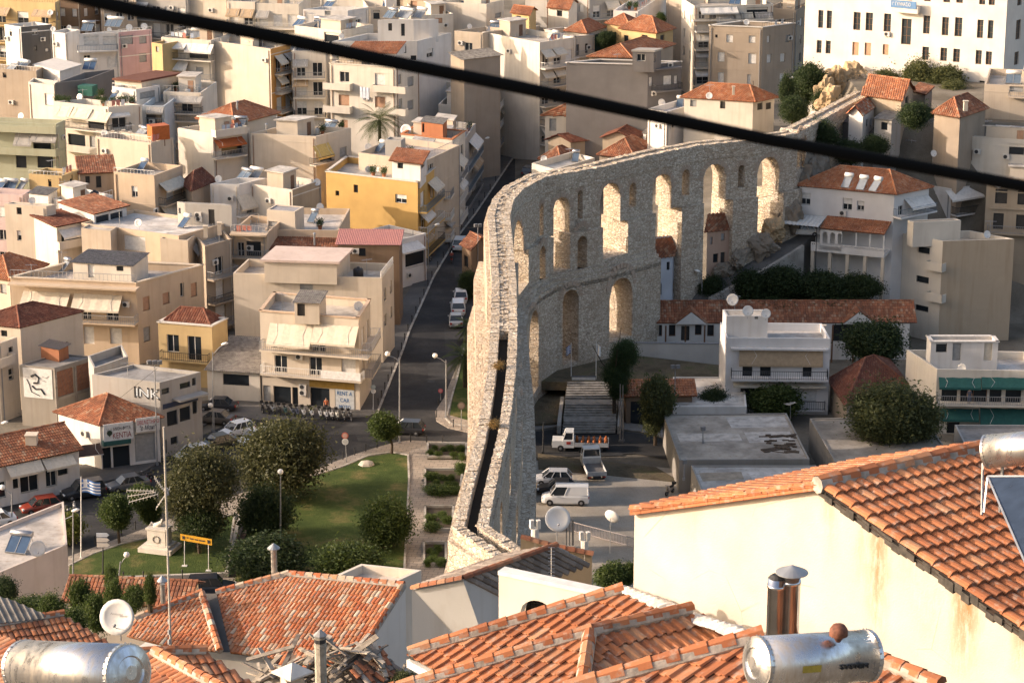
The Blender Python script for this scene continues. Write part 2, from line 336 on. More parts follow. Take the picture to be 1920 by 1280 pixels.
def arch_wall(mb, a, b, c, d, z0, z1, holes, m=0):
    """wall between front line a-b and back line d-c from z0 to z1, pierced by arched holes (s0, s1, zb, zt, pointed)"""
    Lf = (b - a).length; br = {0., Lf}; hs = []
    for s0, s1, zb, zt, pt in holes:
        s0 = max(.05, s0); s1 = min(Lf - .05, s1)
        if s1 - s0 < .2: continue
        k = 10; ss = [s0 + (s1 - s0) * i / k for i in range(k + 1)]; br.update(ss); hs.append((s0, s1, zb, zt, pt, ss))
    br = sorted(br)
    def top(h, s):
        s0, s1, zb, zt, pt, _ = h; w = (s1 - s0) / 2; x = abs(s - (s0 + s1) / 2) / w; x = min(1, x)
        return zt - w * ((1.35 * (1 - math.sqrt(max(0, 1 - (x * .93) ** 2)) / 1) if pt else 1 - math.sqrt(1 - x * x)))
    F_ = lambda s, z: V((*(a + (b - a) * (s / Lf)), z)); B_ = lambda s, z: V((*(d + (c - d) * (s / Lf)), z))
    for s, e in zip(br, br[1:]):
        if e - s < 1e-4: continue
        mid = (s + e) / 2; cov = sorted([h for h in hs if h[0] < mid < h[1]], key=lambda h: h[2])
        lo = [(z0, z0)]; segs = []
        cur = (z0, z0)
        for h in cov:
            segs.append((cur, (max(z0, h[2]), max(z0, h[2])))); cur = (top(h, s), top(h, e))
        segs.append((cur, (z1, z1)))
        for (p, q), (r_, t_) in segs:
            if r_ - p < 1e-3 and t_ - q < 1e-3: continue
            mb.poly([F_(s, p), F_(e, q), F_(e, t_), F_(s, r_)], m); mb.poly([B_(e, q), B_(s, p), B_(s, r_), B_(e, t_)], m)
        for h in cov:
            mb.poly([F_(s, top(h, s)), F_(e, top(h, e)), B_(e, top(h, e)), B_(s, top(h, s))], m)
            if h[2] > z0: mb.poly([F_(s, h[2]), B_(s, h[2]), B_(e, h[2]), F_(e, h[2])], m)
    for h in hs:
        for s, q in ((h[0], 1), (h[1], 0)):
            zb = max(z0, h[2]); zt = top(h, s); f = [F_(s, zb), B_(s, zb), B_(s, zt), F_(s, zt)]; mb.poly(f if q else f[::-1], m)
    mb.poly([F_(0, z1), F_(Lf, z1), B_(Lf, z1), B_(0, z1)], m)
    return hs
# openings read from the photograph (front face): tier, x0, x1, top, bottom, pointed
OP = {13: [(3, 970, 998, 396, 470, 0), (2, 970, 1000, 440, 538, -1), (3, 1012, 1019, 381, 442, 1), (2, 1012, 1023, 455, 527, 1), (3, 1038, 1068, 370, 450, 0), (2, 1038, 1069, 425, 508, -1), (3, 1083, 1093, 357, 411, 1), (2, 1083, 1101, 424, 512, 1),
           (1, 990, 1022, 567, 730, 0), (1, 1055, 1085, 536, 680, 0)],
      14: [(3, 1122, 1160, 344, 420, 0), (2, 1119, 1166, 380, 484, -1), (3, 1180, 1193, 343, 388, 1), (1, 1129, 1172, 507, 640, 0)],
      15: [(3, 1222, 1257, 327, 400, 0), (2, 1217, 1266, 370, 560, -1), (3, 1279, 1293, 318, 368, 1)],
      16: [(3, 1319, 1361, 308, 380, 0), (2, 1316, 1370, 350, 520, -1), (3, 1384, 1396, 310, 352, 1)],
      17: [(3, 1420, 1461, 295, 370, 0), (2, 1421, 1468, 340, 470, -1)],
      18: [(3, 1488, 1497, 249, 318, 1), (3, 1502, 1511, 249, 316, 1)]}
HOLES = {}
for _i, _l in OP.items():
    for tr, x0, x1, yt, yb, pt in _l:
        of = {3: offs(AC, 1.15), 2: offs(AC, 1.7), 1: offs(AC, 2.9)}[tr]; best = None
        for i in range(11, 20):
            a, b = of[i], of[i + 1]; Ls = (b - a).length; s0 = on_line(x0, (yt + yb) / 2, a, b)[0]; s1 = on_line(x1, (yt + yb) / 2, a, b)[0]; ov = min(s1, Ls) - max(s0, 0)
            if best is None or ov > best[0]: best = (ov, i, s0, s1, Ls)
        ov, i, s0, s1, Ls = best; sh = max(0, .25 - s0) - max(0, s1 - Ls + .25); s0 += sh; s1 += sh
        HOLES.setdefault(i, []).append((tr, s0, s1, on_line((x0 + x1) / 2, yt, of[i], of[i + 1])[1], on_line((x0 + x1) / 2, yb, of[i], of[i + 1])[1], pt))
top_mb, t2, t1, led = MB(), MB(), MB(), MB()
o3f, o3b, o2f, o2b, o1f, o1b = (offs(AC, k) for k in (1.15, -1.6, 1.7, -2.7, 2.9, -3.4))
for i in range(len(AC) - 1):
    L3 = (AC[i + 1] - AC[i]).length; h3, h2, h1 = [], [], []
    for tr, s0, s1, zt, zb, pt in HOLES.get(i, []):
        if tr == 3 and pt == 0: zb = Z2 - .01
        if tr == 1: zt = min(zt, Z1 - 1.6)
        if tr == 2 and pt == 1: zt = min(zt, Z2 - .5)
        if pt == -1: zt = Z2 + 8; zb = max(zb, 3) if i > 14 else zb
        (h3 if tr == 3 else h2 if tr == 2 else h1).append((s0, s1, zb, zt, pt == 1))
    if i in (2, 3, 4, 6, 7, 8, 9):
        n = max(1, round(L3 / 9.5)); w = L3 / n
        for k in range(n):
            c0 = (k + .5) * w; h1.append((c0 - 2.1, c0 + 2.1, 0, 9.2, False)); h2.append((c0 - 1.7, c0 + 1.7, Z1 + .8, 16.9, False)); h3.append((c0 - 1.0, c0 + 1.0, Z2 + .3, 21.5, True))
    if i == 14: pass
    arch_wall(top_mb, o3f[i], o3f[i + 1], o3b[i + 1], o3b[i], Z2, ZT - .85, h3)
    # tier 2 (open to its top where a tall arch carries on upwards)
    h2c = [h for h in h2]
    big = [h for h in h2c if h[3] > Z2]; small = [h for h in h2c if h[3] <= Z2]
    cuts = [0.] + sorted(x for h in big for x in (max(.02, h[0]), min(L3 - .02, h[1]))) + [(o2f[i + 1] - o2f[i]).length]
    a, b, c, d = o2f[i], o2f[i + 1], o2b[i + 1], o2b[i]; LL = (b - a).length
    z1_ = Z1 if i <= 14 else Z1
    for k in range(0, len(cuts), 2):
        s, e = cuts[k], cuts[k + 1]
        if e - s < .02: continue
        A_, B_ = a + (b - a) * s / LL, a + (b - a) * e / LL; D_, C_ = d + (c - d) * s / LL, d + (c - d) * e / LL
        arch_wall(t2, A_, B_, C_, D_, z1_ if i <= 14 else -.5, Z2, [(h[0] - s, h[1] - s, h[2], h[3], h[4]) for h in small if s <= h[0] and h[1] <= e])
        for q, w in ((A_, D_), (C_, B_)):
            t2.poly([V((*q, z1_ if i <= 14 else -.5)), V((*w, z1_ if i <= 14 else -.5)), V((*w, Z2)), V((*q, Z2))][::-1])
    for h in big:
        zb = h[2]
        if i <= 14 and zb > Z1 + .05:
            s, e = max(.02, h[0]), min(L3 - .02, h[1]); A_, B_ = a + (b - a) * s / LL, a + (b - a) * e / LL; D_, C_ = d + (c - d) * s / LL, d + (c - d) * e / LL
            arch_wall(t2, A_, B_, C_, D_, Z1, zb, [])
    if i <= 14:
        arch_wall(t1, o1f[i], o1f[i + 1], o1b[i + 1], o1b[i], -1, Z1 - 1.0, h1)
        for A_, B_ in ((o1f, o2f), (o2b, o1b)):   # sloping stepped ledge on top of the lowest tier
            za, zb = (Z1 - 1.0, Z1 + .25) if A_ is o1f else (Z1 + .25, Z1 - 1.0)
            for q in range(3):
                f0, f1 = q / 3, (q + 1) / 3; lerp = lambda j, f: A_[j] + (B_[j] - A_[j]) * f
                z0 = za + (zb - za) * (f0 if za > zb else f1)
                led.poly([V((*lerp(i, f0), z0)), V((*lerp(i + 1, f0), z0)), V((*lerp(i + 1, f1), z0)), V((*lerp(i, f1), z0))])
                zl = za + (zb - za) * f0; fr = f0 if za < zb else f1; zn = za + (zb - za) * (f1 if za < zb else f1)
                led.poly([V((*lerp(i, fr), min(z0, zl) - .5)), V((*lerp(i + 1, fr), min(z0, zl) - .5)), V((*lerp(i + 1, fr), z0)), V((*lerp(i, fr), z0))])
    # string course, parapets either side of the channel
    for of, w, z0, z1 in ((1.27, .3, ZT - 1.75, ZT - 1.5), (1.2, .78, ZT - .86, ZT - .02), (-.42, .78, ZT - .86, ZT - .02)) + (() if 2 <= i <= 6 or i < 2 else ((.45, .9, ZT - .86, ZT - .16),)):
        f, g = offs(AC, of), offs(AC, of - w)
        mbx = top_mb
        p = [V((*f[i], z0)), V((*f[i + 1], z0)), V((*g[i + 1], z0)), V((*g[i], z0))]; mbx.prism(p, z1 - z0)
for nm, mb in (('upper_tier', top_mb), ('middle_tier', t2), ('lower_tier', t1), ('stepped_ledge', led)): mb.build(nm, ST, aq)
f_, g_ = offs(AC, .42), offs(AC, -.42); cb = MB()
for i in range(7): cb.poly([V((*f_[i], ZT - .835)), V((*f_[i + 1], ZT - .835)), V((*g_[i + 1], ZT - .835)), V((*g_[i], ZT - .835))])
cb.build('channel_shade_strip', simple((.022, .018, .014), .95, 0, .3, 6), aq)  # near-black strip: the slot's deep shade painted onto the channel floor
# voussoir rings over the arches and loose coping stones along the parapets
sm = []
for k in range(6):
    b = MB(); r = random.Random(k); b.box((-.5, -.5, 0), (1, 0, 0), (0, 1, 0), (0, 0, 1)); b.v = [(x + r.uniform(-.09, .09), y + r.uniform(-.06, .06), z + r.uniform(-.12, .12)) for x, y, z in b.v]
    sm.append(b.mesh('coping_stone', ST))
copes = []
for of in (.81, -.81):
    pl = offs(AC, of)
    for i in range(len(pl) - 1):
        a, b = pl[i], pl[i + 1]; l = (b - a).length; u = (b - a) / l; s = 0
        while s < l:
            w = rng.uniform(.38, .75); q = a + u * (s + w / 2); copes.append((q, u, w, .76, rng.uniform(.05, .16), ZT - .04)); s += w + .02
for i in range(7, 14):
    pl = AC; a, b = pl[i], pl[i + 1]; l = (b - a).length; u = (b - a) / l; s = 0; n = V((u.y, -u.x))
    while s < l:
        for k in (-.22, .2):
            w = rng.uniform(.3, .6); copes.append((a + u * (s + rng.uniform(0, .3)) + n * (k + rng.uniform(-.06, .06)), u, w, .4, rng.uniform(.08, .3), ZT - .2))
        s += .5
copes.sort(key=lambda c: c[0].y)
rest = MB()
for k, (q, u, w, d, h, z) in enumerate(copes):
    ro = math.atan2(u.y, u.x) + rng.uniform(-.06, .06)
    if k < 300:
        o = link('coping_stone', sm[k % 6], aq); o.location = V((*q, z)) - aq.location; o.rotation_euler = (rng.uniform(-.04, .04), rng.uniform(-.05, .05), ro); o.scale = (w, d, h)
    else: rest.cbox(V((*q, z)), w, d, h, 0, ro)
o = rest.build('coping_stones', ST, aq); o['kind'] = 'stuff'
vb = MB()
for i, lst in HOLES.items():
    for tr, s0, s1, zt, zb, pt in lst:
        if pt == -1: continue
        of = {3: o3f, 1: o1f, 2: o2f}[tr]; a, b = of[i], of[i + 1]; u = (b - a).normalized(); n = V((u.y, -u.x)); w = (s1 - s0) / 2; cs = (s0 + s1) / 2; zc = zt - w * (1.0 if not pt else 1.35)
        for k in range(13):
            an = math.pi * k / 12; r1 = w + .03; hh = .55
            dx, dz = -math.cos(an), math.sin(an) * (1.35 if pt and .3 < an < 2.8 else 1)
            c0 = a + u * (cs + dx * r1); t = V((u.x * dx, u.y * dx, dz)).normalized(); sd = V((n.x, n.y, 0)); tt = t.cross(sd)
            vb.box(V((*c0, zc + dz * r1)) - tt * (w * .115) - sd * .1, tt * (w * .23), sd * rng.uniform(.12, .17), t * hh)
o = vb.build('arch_stones', plaster((.46, .36, .28), 1.6), aq); o['kind'] = 'stuff'
# ---------------------------------------------------------------- tiled roofs
def tile_face(mb, poly, down, pitch=.3, row=.5, h=.075, seed=0, emit=None, base=True, m=0, skirt=.0):
    """rows of half-round tiles laid on a plane polygon, columns running along `down`"""
    poly = [V(p) for p in poly]; nrm = V((0, 0, 0))
    for i in range(len(poly)): nrm += (poly[i] - poly[0]).cross(poly[(i + 1) % len(poly)] - poly[0])
    nrm.normalize()
    if nrm.z < 0: nrm = -nrm
    down = (V(down) - nrm * V(down).dot(nrm)).normalized(); ac = down.cross(nrm).normalized(); o = poly[0]
    q = [((p - o).dot(ac), (p - o).dot(down)) for p in poly]; u0 = min(a for a, _ in q); u1 = max(a for a, _ in q); r = random.Random(seed)
    if base: mb.poly([p - nrm * .02 for p in poly], m, .5); mb.poly([p - nrm * .1 for p in poly][::-1], m, .5)
    n = max(1, round((u1 - u0) / pitch)); pw = (u1 - u0) / n
    for i in range(n):
        u = u0 + (i + .5) * pw; iv = []
        for (a, b), (c, d) in zip(q, q[1:] + q[:1]):
            if (a - u) * (c - u) < 0: iv.append(b + (d - b) * (u - a) / (c - a))
        if len(iv) < 2: continue
        v0, v1 = min(iv), max(iv) + skirt; k = max(1, round((v1 - v0) / row)); l = (v1 - v0) / k
        for j in range(k):
            a, b = v0 + j * l - (.02 if j else 0), v0 + (j + 1) * l + .03; rv = r.random()
            if emit: emit(o + ac * u + down * a, ac, down, nrm, pw, b - a, rv, j, k, i); continue
            du = r.uniform(-.012, .012); pr = [(-.5, 0), (-.27, 1), (.27, 1), (.5, 0)]
            A = [o + ac * (u + du + x * pw) + down * a + nrm * (h * .8 * y) for x, y in pr]; B = [o + ac * (u + du + x * pw * 1.04) + down * b + nrm * (h * y + .03) for x, y in pr]
            for z in range(3): mb.poly([A[z], B[z], B[z + 1], A[z + 1]], m, rv)
            mb.poly([B[0], B[1], B[2], B[3]][::-1], m, rv * .3)
def caps(mb, a, b, pitch=.42, rad=.13, m=0, seed=1):
    a = V(a); b = V(b); l = (b - a).length; n = max(1, round(l / pitch)); u = (b - a) / l; r = random.Random(seed); w = u.cross(V((0, 0, 1))).normalized(); t = w.cross(u)
    for i in range(n):
        p, q = a + u * (i * l / n), a + u * ((i + 1) * l / n + .05); rv = r.random()
        pr = [(math.cos(math.pi * k / 4), math.sin(math.pi * k / 4)) for k in range(5)]
        X = [p + w * c * rad * .9 + t * s * rad * .9 for c, s in pr]; Y = [q + w * c * rad * 1.1 + t * s * rad * 1.1 for c, s in pr]
        for k in range(4): mb.poly([X[k], X[k + 1], Y[k + 1], Y[k]], m, rv)
        mb.poly(Y, m, rv)
# ---------------------------------------------------------------- windows
WM = {}
FR = {'d': WHITE, 'h': WHITE, 's': WHITE, 'b': WOOD, 'o': WOOD, 'g': GREYM, 'n': DARK, 't': WOOD, 'p': simple((.42, .22, .13), .7), 'c': CREAM, 'B': BLUEM, 'k': DARK}
SH = {'s': simple((.68, .66, .62), .6), 'h': simple((.68, .66, .62), .6), 'b': simple((.17, .09, .05), .7), 'g': simple((.33, .33, .32), .7), 'p': simple((.46, .27, .17), .7), 'c': CREAM, 'k': simple((.05, .045, .04), .7)}
GL = glass(); GL2 = glass((.035, .045, .05))
def win_mesh(w, h, st):
    k = (w, h, st)
    if k in WM: return WM[k]
    f = MB(); t = .07
    f.box((0, .1, 0), (t, 0, 0), (0, .06, 0), (0, 0, h)); f.box((w - t, .1, 0), (t, 0, 0), (0, .06, 0), (0, 0, h))
    f.box((t, .1, 0), (w - 2 * t, 0, 0), (0, .06, 0), (0, 0, t)); f.box((t, .1, h - t), (w - 2 * t, 0, 0), (0, .06, 0), (0, 0, t))
    if w > .85 and st not in 'n': f.box((w / 2 - .035, .105, t), (.07, 0, 0), (0, .05, 0), (0, 0, h - 2 * t))
    if st == 't':
        for k2 in (.33, .66): f.box((t, .11, h * k2), (w - 2 * t, 0, 0), (0, .04, 0), (0, 0, .05))
    if h < 1.9: f.box((-.06, -.06, -.07), (w + .12, 0, 0), (0, .16, 0), (0, 0, .07))
    p = MB(); full = st in 'sbgpck'
    g = MB(); g.box((t, .125, t), (w - 2 * t, 0, 0), (0, .02, 0), (0, 0, h - 2 * t))
    if full or st == 'h':
        z0 = t if full else h * .5; n = max(3, int((h - z0) / .16))
        for i in range(n):
            zz = z0 + (h - t - z0) * i / n; p.box((t, .07, zz), (w - 2 * t, 0, 0), (0, .045, 0), (0, .012, (h - t - z0) / n * .93))
    WM[k] = (f.mesh('window', FR[st]), g.mesh('pane', GL if st != 't' else GL2), p.mesh('shutter', SH[st]) if p.v else None, full); return WM[k]
class Fac:
    def __init__(s, a, b): s.a = V((a.x, a.y)); s.b = V((b.x, b.y)); s.L = (s.b - s.a).length; s.u = (s.b - s.a) / s.L; s.n = V((s.u.y, -s.u.x)); s.rz = math.atan2(s.u.y, s.u.x)
    def at(s, px, py, out=0):
        d = ray(px, py); a = s.a + s.n * out; t = (a.x * s.n.x + a.y * s.n.y) / (d.x * s.n.x + d.y * s.n.y); q = CAM + d * t
        return (V((q.x, q.y)) - s.a).dot(s.u), q.z
    def pt(s, q, z, out=0): p = s.a + s.u * q + s.n * out; return V((p.x, p.y, z))
def wall_face(mb, fc, s0, s1, z0, z1, holes, dep=.16, m=0):
    xs = sorted({s0, s1, *[x for h in holes for x in h[:2]]}); zs = sorted({z0, z1, *[z for h in holes for z in h[2:4]]})
    for a, b in zip(xs, xs[1:]):
        run = None
        for c, d in zip(zs, zs[1:]):
            if any(h[0] < (a + b) / 2 < h[1] and h[2] < (c + d) / 2 < h[3] for h in holes):
                if run: mb.poly([fc.pt(a, run[0]), fc.pt(b, run[0]), fc.pt(b, run[1]), fc.pt(a, run[1])], m); run = None
            else: run = (run[0], d) if run else (c, d)
        if run: mb.poly([fc.pt(a, run[0]), fc.pt(b, run[0]), fc.pt(b, run[1]), fc.pt(a, run[1])], m)
    for a, b, c, d in [h[:4] for h in holes]:
        for p, q in (((a, c), (b, c)), ((b, c), (b, d)), ((b, d), (a, d)), ((a, d), (a, c))):
            mb.poly([fc.pt(*q), fc.pt(*p), fc.pt(*p, -dep), fc.pt(*q, -dep)], m)
# ---------------------------------------------------------------- facade pieces
def put(name, mesh, parent, p, rz, scale=None):
    o = link(name, mesh, parent, V(p) - wloc(parent) if parent else V(p)); o.rotation_euler = (0, 0, rz)
    if scale: o.scale = scale
    return o
CLOTH = {'cream': simple((.62, .55, .44), .9, 0, .1), 'white': simple((.68, .65, .60), .9, 0, .1), 'green': simple((.02, .10, .09), .9), 'orange': simple((.48, .13, .04), .9), 'grey': simple((.36, .34, .31), .9), 'tan': simple((.42, .31, .20), .9), 'yellow': simple((.60, .42, .14), .9), 'dark': simple((.07, .045, .035), .9), 'blue': simple((.10, .16, .24), .9)}
def awning(th, fc, s0, s1, zt, zb, out, col, valance=True):
    mb = MB(); a, b = fc.pt(s0, zt, .03), fc.pt(s1, zt, .03); c, d = fc.pt(s0, zb, out), fc.pt(s1, zb, out); e = V((0, 0, .04)); n = max(1, int((s1 - s0) / 1.4))
    sag = lambda i: V((0, 0, -.05 if i % 2 else 0))
    for i in range(n * 2):
        f, g = i / n / 2, (i + 1) / n / 2; q = [a.lerp(b, f) + sag(i), a.lerp(b, g) + sag(i + 1), c.lerp(d, g) + sag(i + 1), c.lerp(d, f) + sag(i)]
        mb.poly([p + e for p in q]); mb.poly(q[::-1])
    if valance: mb.box(c - V((0, 0, .22)), d - c, V((fc.n.x * .03, fc.n.y * .03, 0)), V((0, 0, .24)))
    o = mb.build('awning', CLOTH[col], th)
    r = MB(); r.tube([c + V((0, 0, -.02)), d + V((0, 0, -.02))], .03, 5)
    for f in (.15, .85):
        m_ = a.lerp(b, f) + (c.lerp(d, f) - a.lerp(b, f)) * .5 + V((0, 0, .06)); r.tube([a.lerp(b, f) + V((0, 0, .03)), m_.lerp(m_ + fc.pt(s1, zt) - fc.pt(s0, zt), .06 if f < .5 else -.06), c.lerp(d, f) + V((0, 0, .05))], .02, 4)
    r.build('awning_frame', WHITE, o)
def balcony(th, fc, s0, s1, z, out=1.2, rail='r', mat=None):
    mb = MB(); mb.box(fc.pt(s0, z - .2, .005), fc.u.to_3d() * (s1 - s0), fc.n.to_3d() * out, V((0, 0, .2)))
    o = mb.build('balcony', mat or CREAM, th); r = MB(); E = [(s0 + .04, .05), (s0 + .04, out - .04), (s1 - .04, out - .04), (s1 - .04, .05)]
    if rail in 'sS':
        for (a, p), (b, q) in zip(E, E[1:]):
            A, B = fc.pt(a, z, p), fc.pt(b, z, q); u = (B - A).normalized(); n = V((u.y, -u.x, 0)); r.box(A - n * .05 - u * .05, B - A + u * .1, n * .1, V((0, 0, .85)))
        r.build('balcony_wall', mat or CREAM, o)
    elif rail != 'n':
        for (a, p), (b, q) in zip(E, E[1:]):
            A, B = fc.pt(a, z, p), fc.pt(b, z, q); l = (B - A).length; u = (B - A) / l; n = V((u.y, -u.x, 0))
            for zz, hh in ((.92, .06), (.08, .04)): r.box(A - n * .025 + V((0, 0, zz)), B - A, n * .05, V((0, 0, hh)))
            k = max(1, int(l / .24))
            for i in range(k + 1): r.box(A + u * (l * i / k - .015) - n * .015, u * .03, n * .03, V((0, 0, .92)))
        r.build('railing', {'r': GREYM, 'w': WHITE, 'k': DARK, 'b': simple((.16, .20, .24), .5)}.get(rail, GREYM), o)
    return o
ACM = {}
def ac_unit(p, rz, label):
    if not ACM:
        c = MB(); c.box((-.42, -.3, 0), (.84, 0, 0), (0, .28, 0), (0, 0, .62)); c.box((-.36, -.28, -.08), (.06, 0, 0), (0, .3, 0), (0, 0, .08)); c.box((.3, -.28, -.08), (.06, 0, 0), (0, .3, 0), (0, 0, .08))
        g = MB(); g.lathe((-.1, -.3, .31), [(.25, 0), (.25, .03), (.2, .035)], 12, 0, (0, -1, 0)); ACM['c'] = c.mesh('casing', simple((.66, .63, .58), .5)); ACM['g'] = g.mesh('fan_grille', DARK)
    t = thing('air_conditioner', label, 'air conditioner', p, rz, 'air conditioners on the houses'); link('casing', ACM['c'], t); link('fan_grille', ACM['g'], t); return t
UNIT = []
def feats(th, fc, spec, z0, z1, sd, rnd, mat, sref=15, wallmat=None):
    """reads 'w x0 y0 x1 y1 style; b x0 x1 y out rail; a x0 y0 x1 y1 colour out; c x y; G floors wins kind x0 x1 style' -> holes, after adding the pieces to th"""
    holes = []
    def win(s0, s1, a, b, st):
        s0, s1 = max(.12, min(s0, s1)), min(fc.L - .12, max(s0, s1)); a, b = max(z0 + .05, min(a, b)), min(z1 - .12, max(a, b))
        if s1 - s0 < .25 or b - a < .25 or any(h[0] < s1 + .08 and s0 - .08 < h[1] and h[2] < b + .08 and a - .08 < h[3] for h in holes): return
        w, h = max(.3, round((s1 - s0) / .1) * .1), max(.3, round((b - a) / .1) * .1)
        if s0 + w > fc.L - .08: s0 = fc.L - .08 - w
        if s0 < .05 or a + h > z1 - .05: return
        holes.append((s0, s0 + w, a, a + h)); f, g, p, full = win_mesh(round(w, 1), round(h, 1), st); o = put('window', f, th, fc.pt(s0, a, -.09), fc.rz)
        if not full: link('pane', g, o)
        if p: link('shutter', p, o)
    for tok in spec.split(';'):
        t = tok.split()
        if not t: continue
        k = t[0]; x = []
        for q in t[1:]:
            try: x.append(float(q))
            except ValueError: x.append(q)
        if k == 'w':
            xm, ym = (x[0] + x[2]) / 2, (x[1] + x[3]) / 2
            win(fc.at(x[0], ym)[0], fc.at(x[2], ym)[0], fc.at(xm, x[3])[1], fc.at(xm, x[1])[1], x[4] if len(x) > 4 else 'd')
        elif k == 'b':
            xm = (x[0] + x[1]) / 2; out = x[3] if len(x) > 3 else 1.2; z = fc.at(xm, x[2], out)[1]; s0, s1 = sorted((fc.at(x[0], x[2], out)[0], fc.at(x[1], x[2], out)[0])); balcony(th, fc, s0, s1, z, out, x[4] if len(x) > 4 else 'r', mat)
        elif k == 'a':
            xm = (x[0] + x[2]) / 2; out = x[5] if len(x) > 5 else 1.4; zt = fc.at(xm, x[1])[1]; zb = fc.at(xm, x[3], out)[1]; s0, s1 = sorted((fc.at(x[0], x[3], out)[0], fc.at(x[2], x[3], out)[0])); awning(th, fc, s0, s1, max(zt, zb + .1), zb, out, x[4])
        elif k == 'c':
            s, z = fc.at(x[0], x[1]); UNIT.append((fc.pt(s, z - .3, .02), fc.rz, sd, x[0]))
        elif k == 'G':
            nf, nw, kind = int(x[0]), int(x[1]), x[2]; sa, sb = (x[3], x[4]) if len(x) > 4 and isinstance(x[4], float) else (0., 1.); st = x[5] if len(x) > 5 else 'sdhsd'; fh = 3.1; sty = x[-1] if isinstance(x[-1], str) and len(x) > 3 else 'shdsd'
            sa, sb = sa * fc.L, sb * fc.L; top = z1 - 1.05
            for i in range(nf):
                zf = top - fh * (i + 1)
                if zf < z0 + .4: break
                step = (sb - sa) / nw
                for j in range(nw):
                    cx = sa + step * (j + .5); s_ = rnd.choice(sty)
                    if kind == 'w':
                        ww = min(step * .6, rnd.choice((.9, 1.2, 1.4))); win(cx - ww / 2, cx + ww / 2, zf + .95, zf + 2.4, s_)
                    else:
                        ww = min(step * .62, rnd.choice((1.4, 1.8, 2.2))); win(cx - ww / 2, cx + ww / 2, zf + .1, zf + 2.35, s_)
                    if rnd.random() < (.65 if kind in 'AV' else .3 if kind == 'B' else 0): awning(th, fc, cx - step * .45, cx + step * .45, zf + 2.85, zf + rnd.uniform(1.5, 2.0), 1.3, rnd.choice(('cream', 'white', 'grey', 'cream', 'tan')))
                if kind in 'BA': balcony(th, fc, sa + .1, sb - .1, zf, 1.25, rnd.choice('rrwbk'), mat)
                if kind in 'SV': balcony(th, fc, sa + .1, sb - .1, zf, 1.25, 's', mat)
                if kind == 'I':
                    for j in range(nw): cx = sa + step * (j + .5); balcony(th, fc, cx - step * .4, cx + step * .4, zf, 1.0, rnd.choice('rwk'), mat)
    return holes
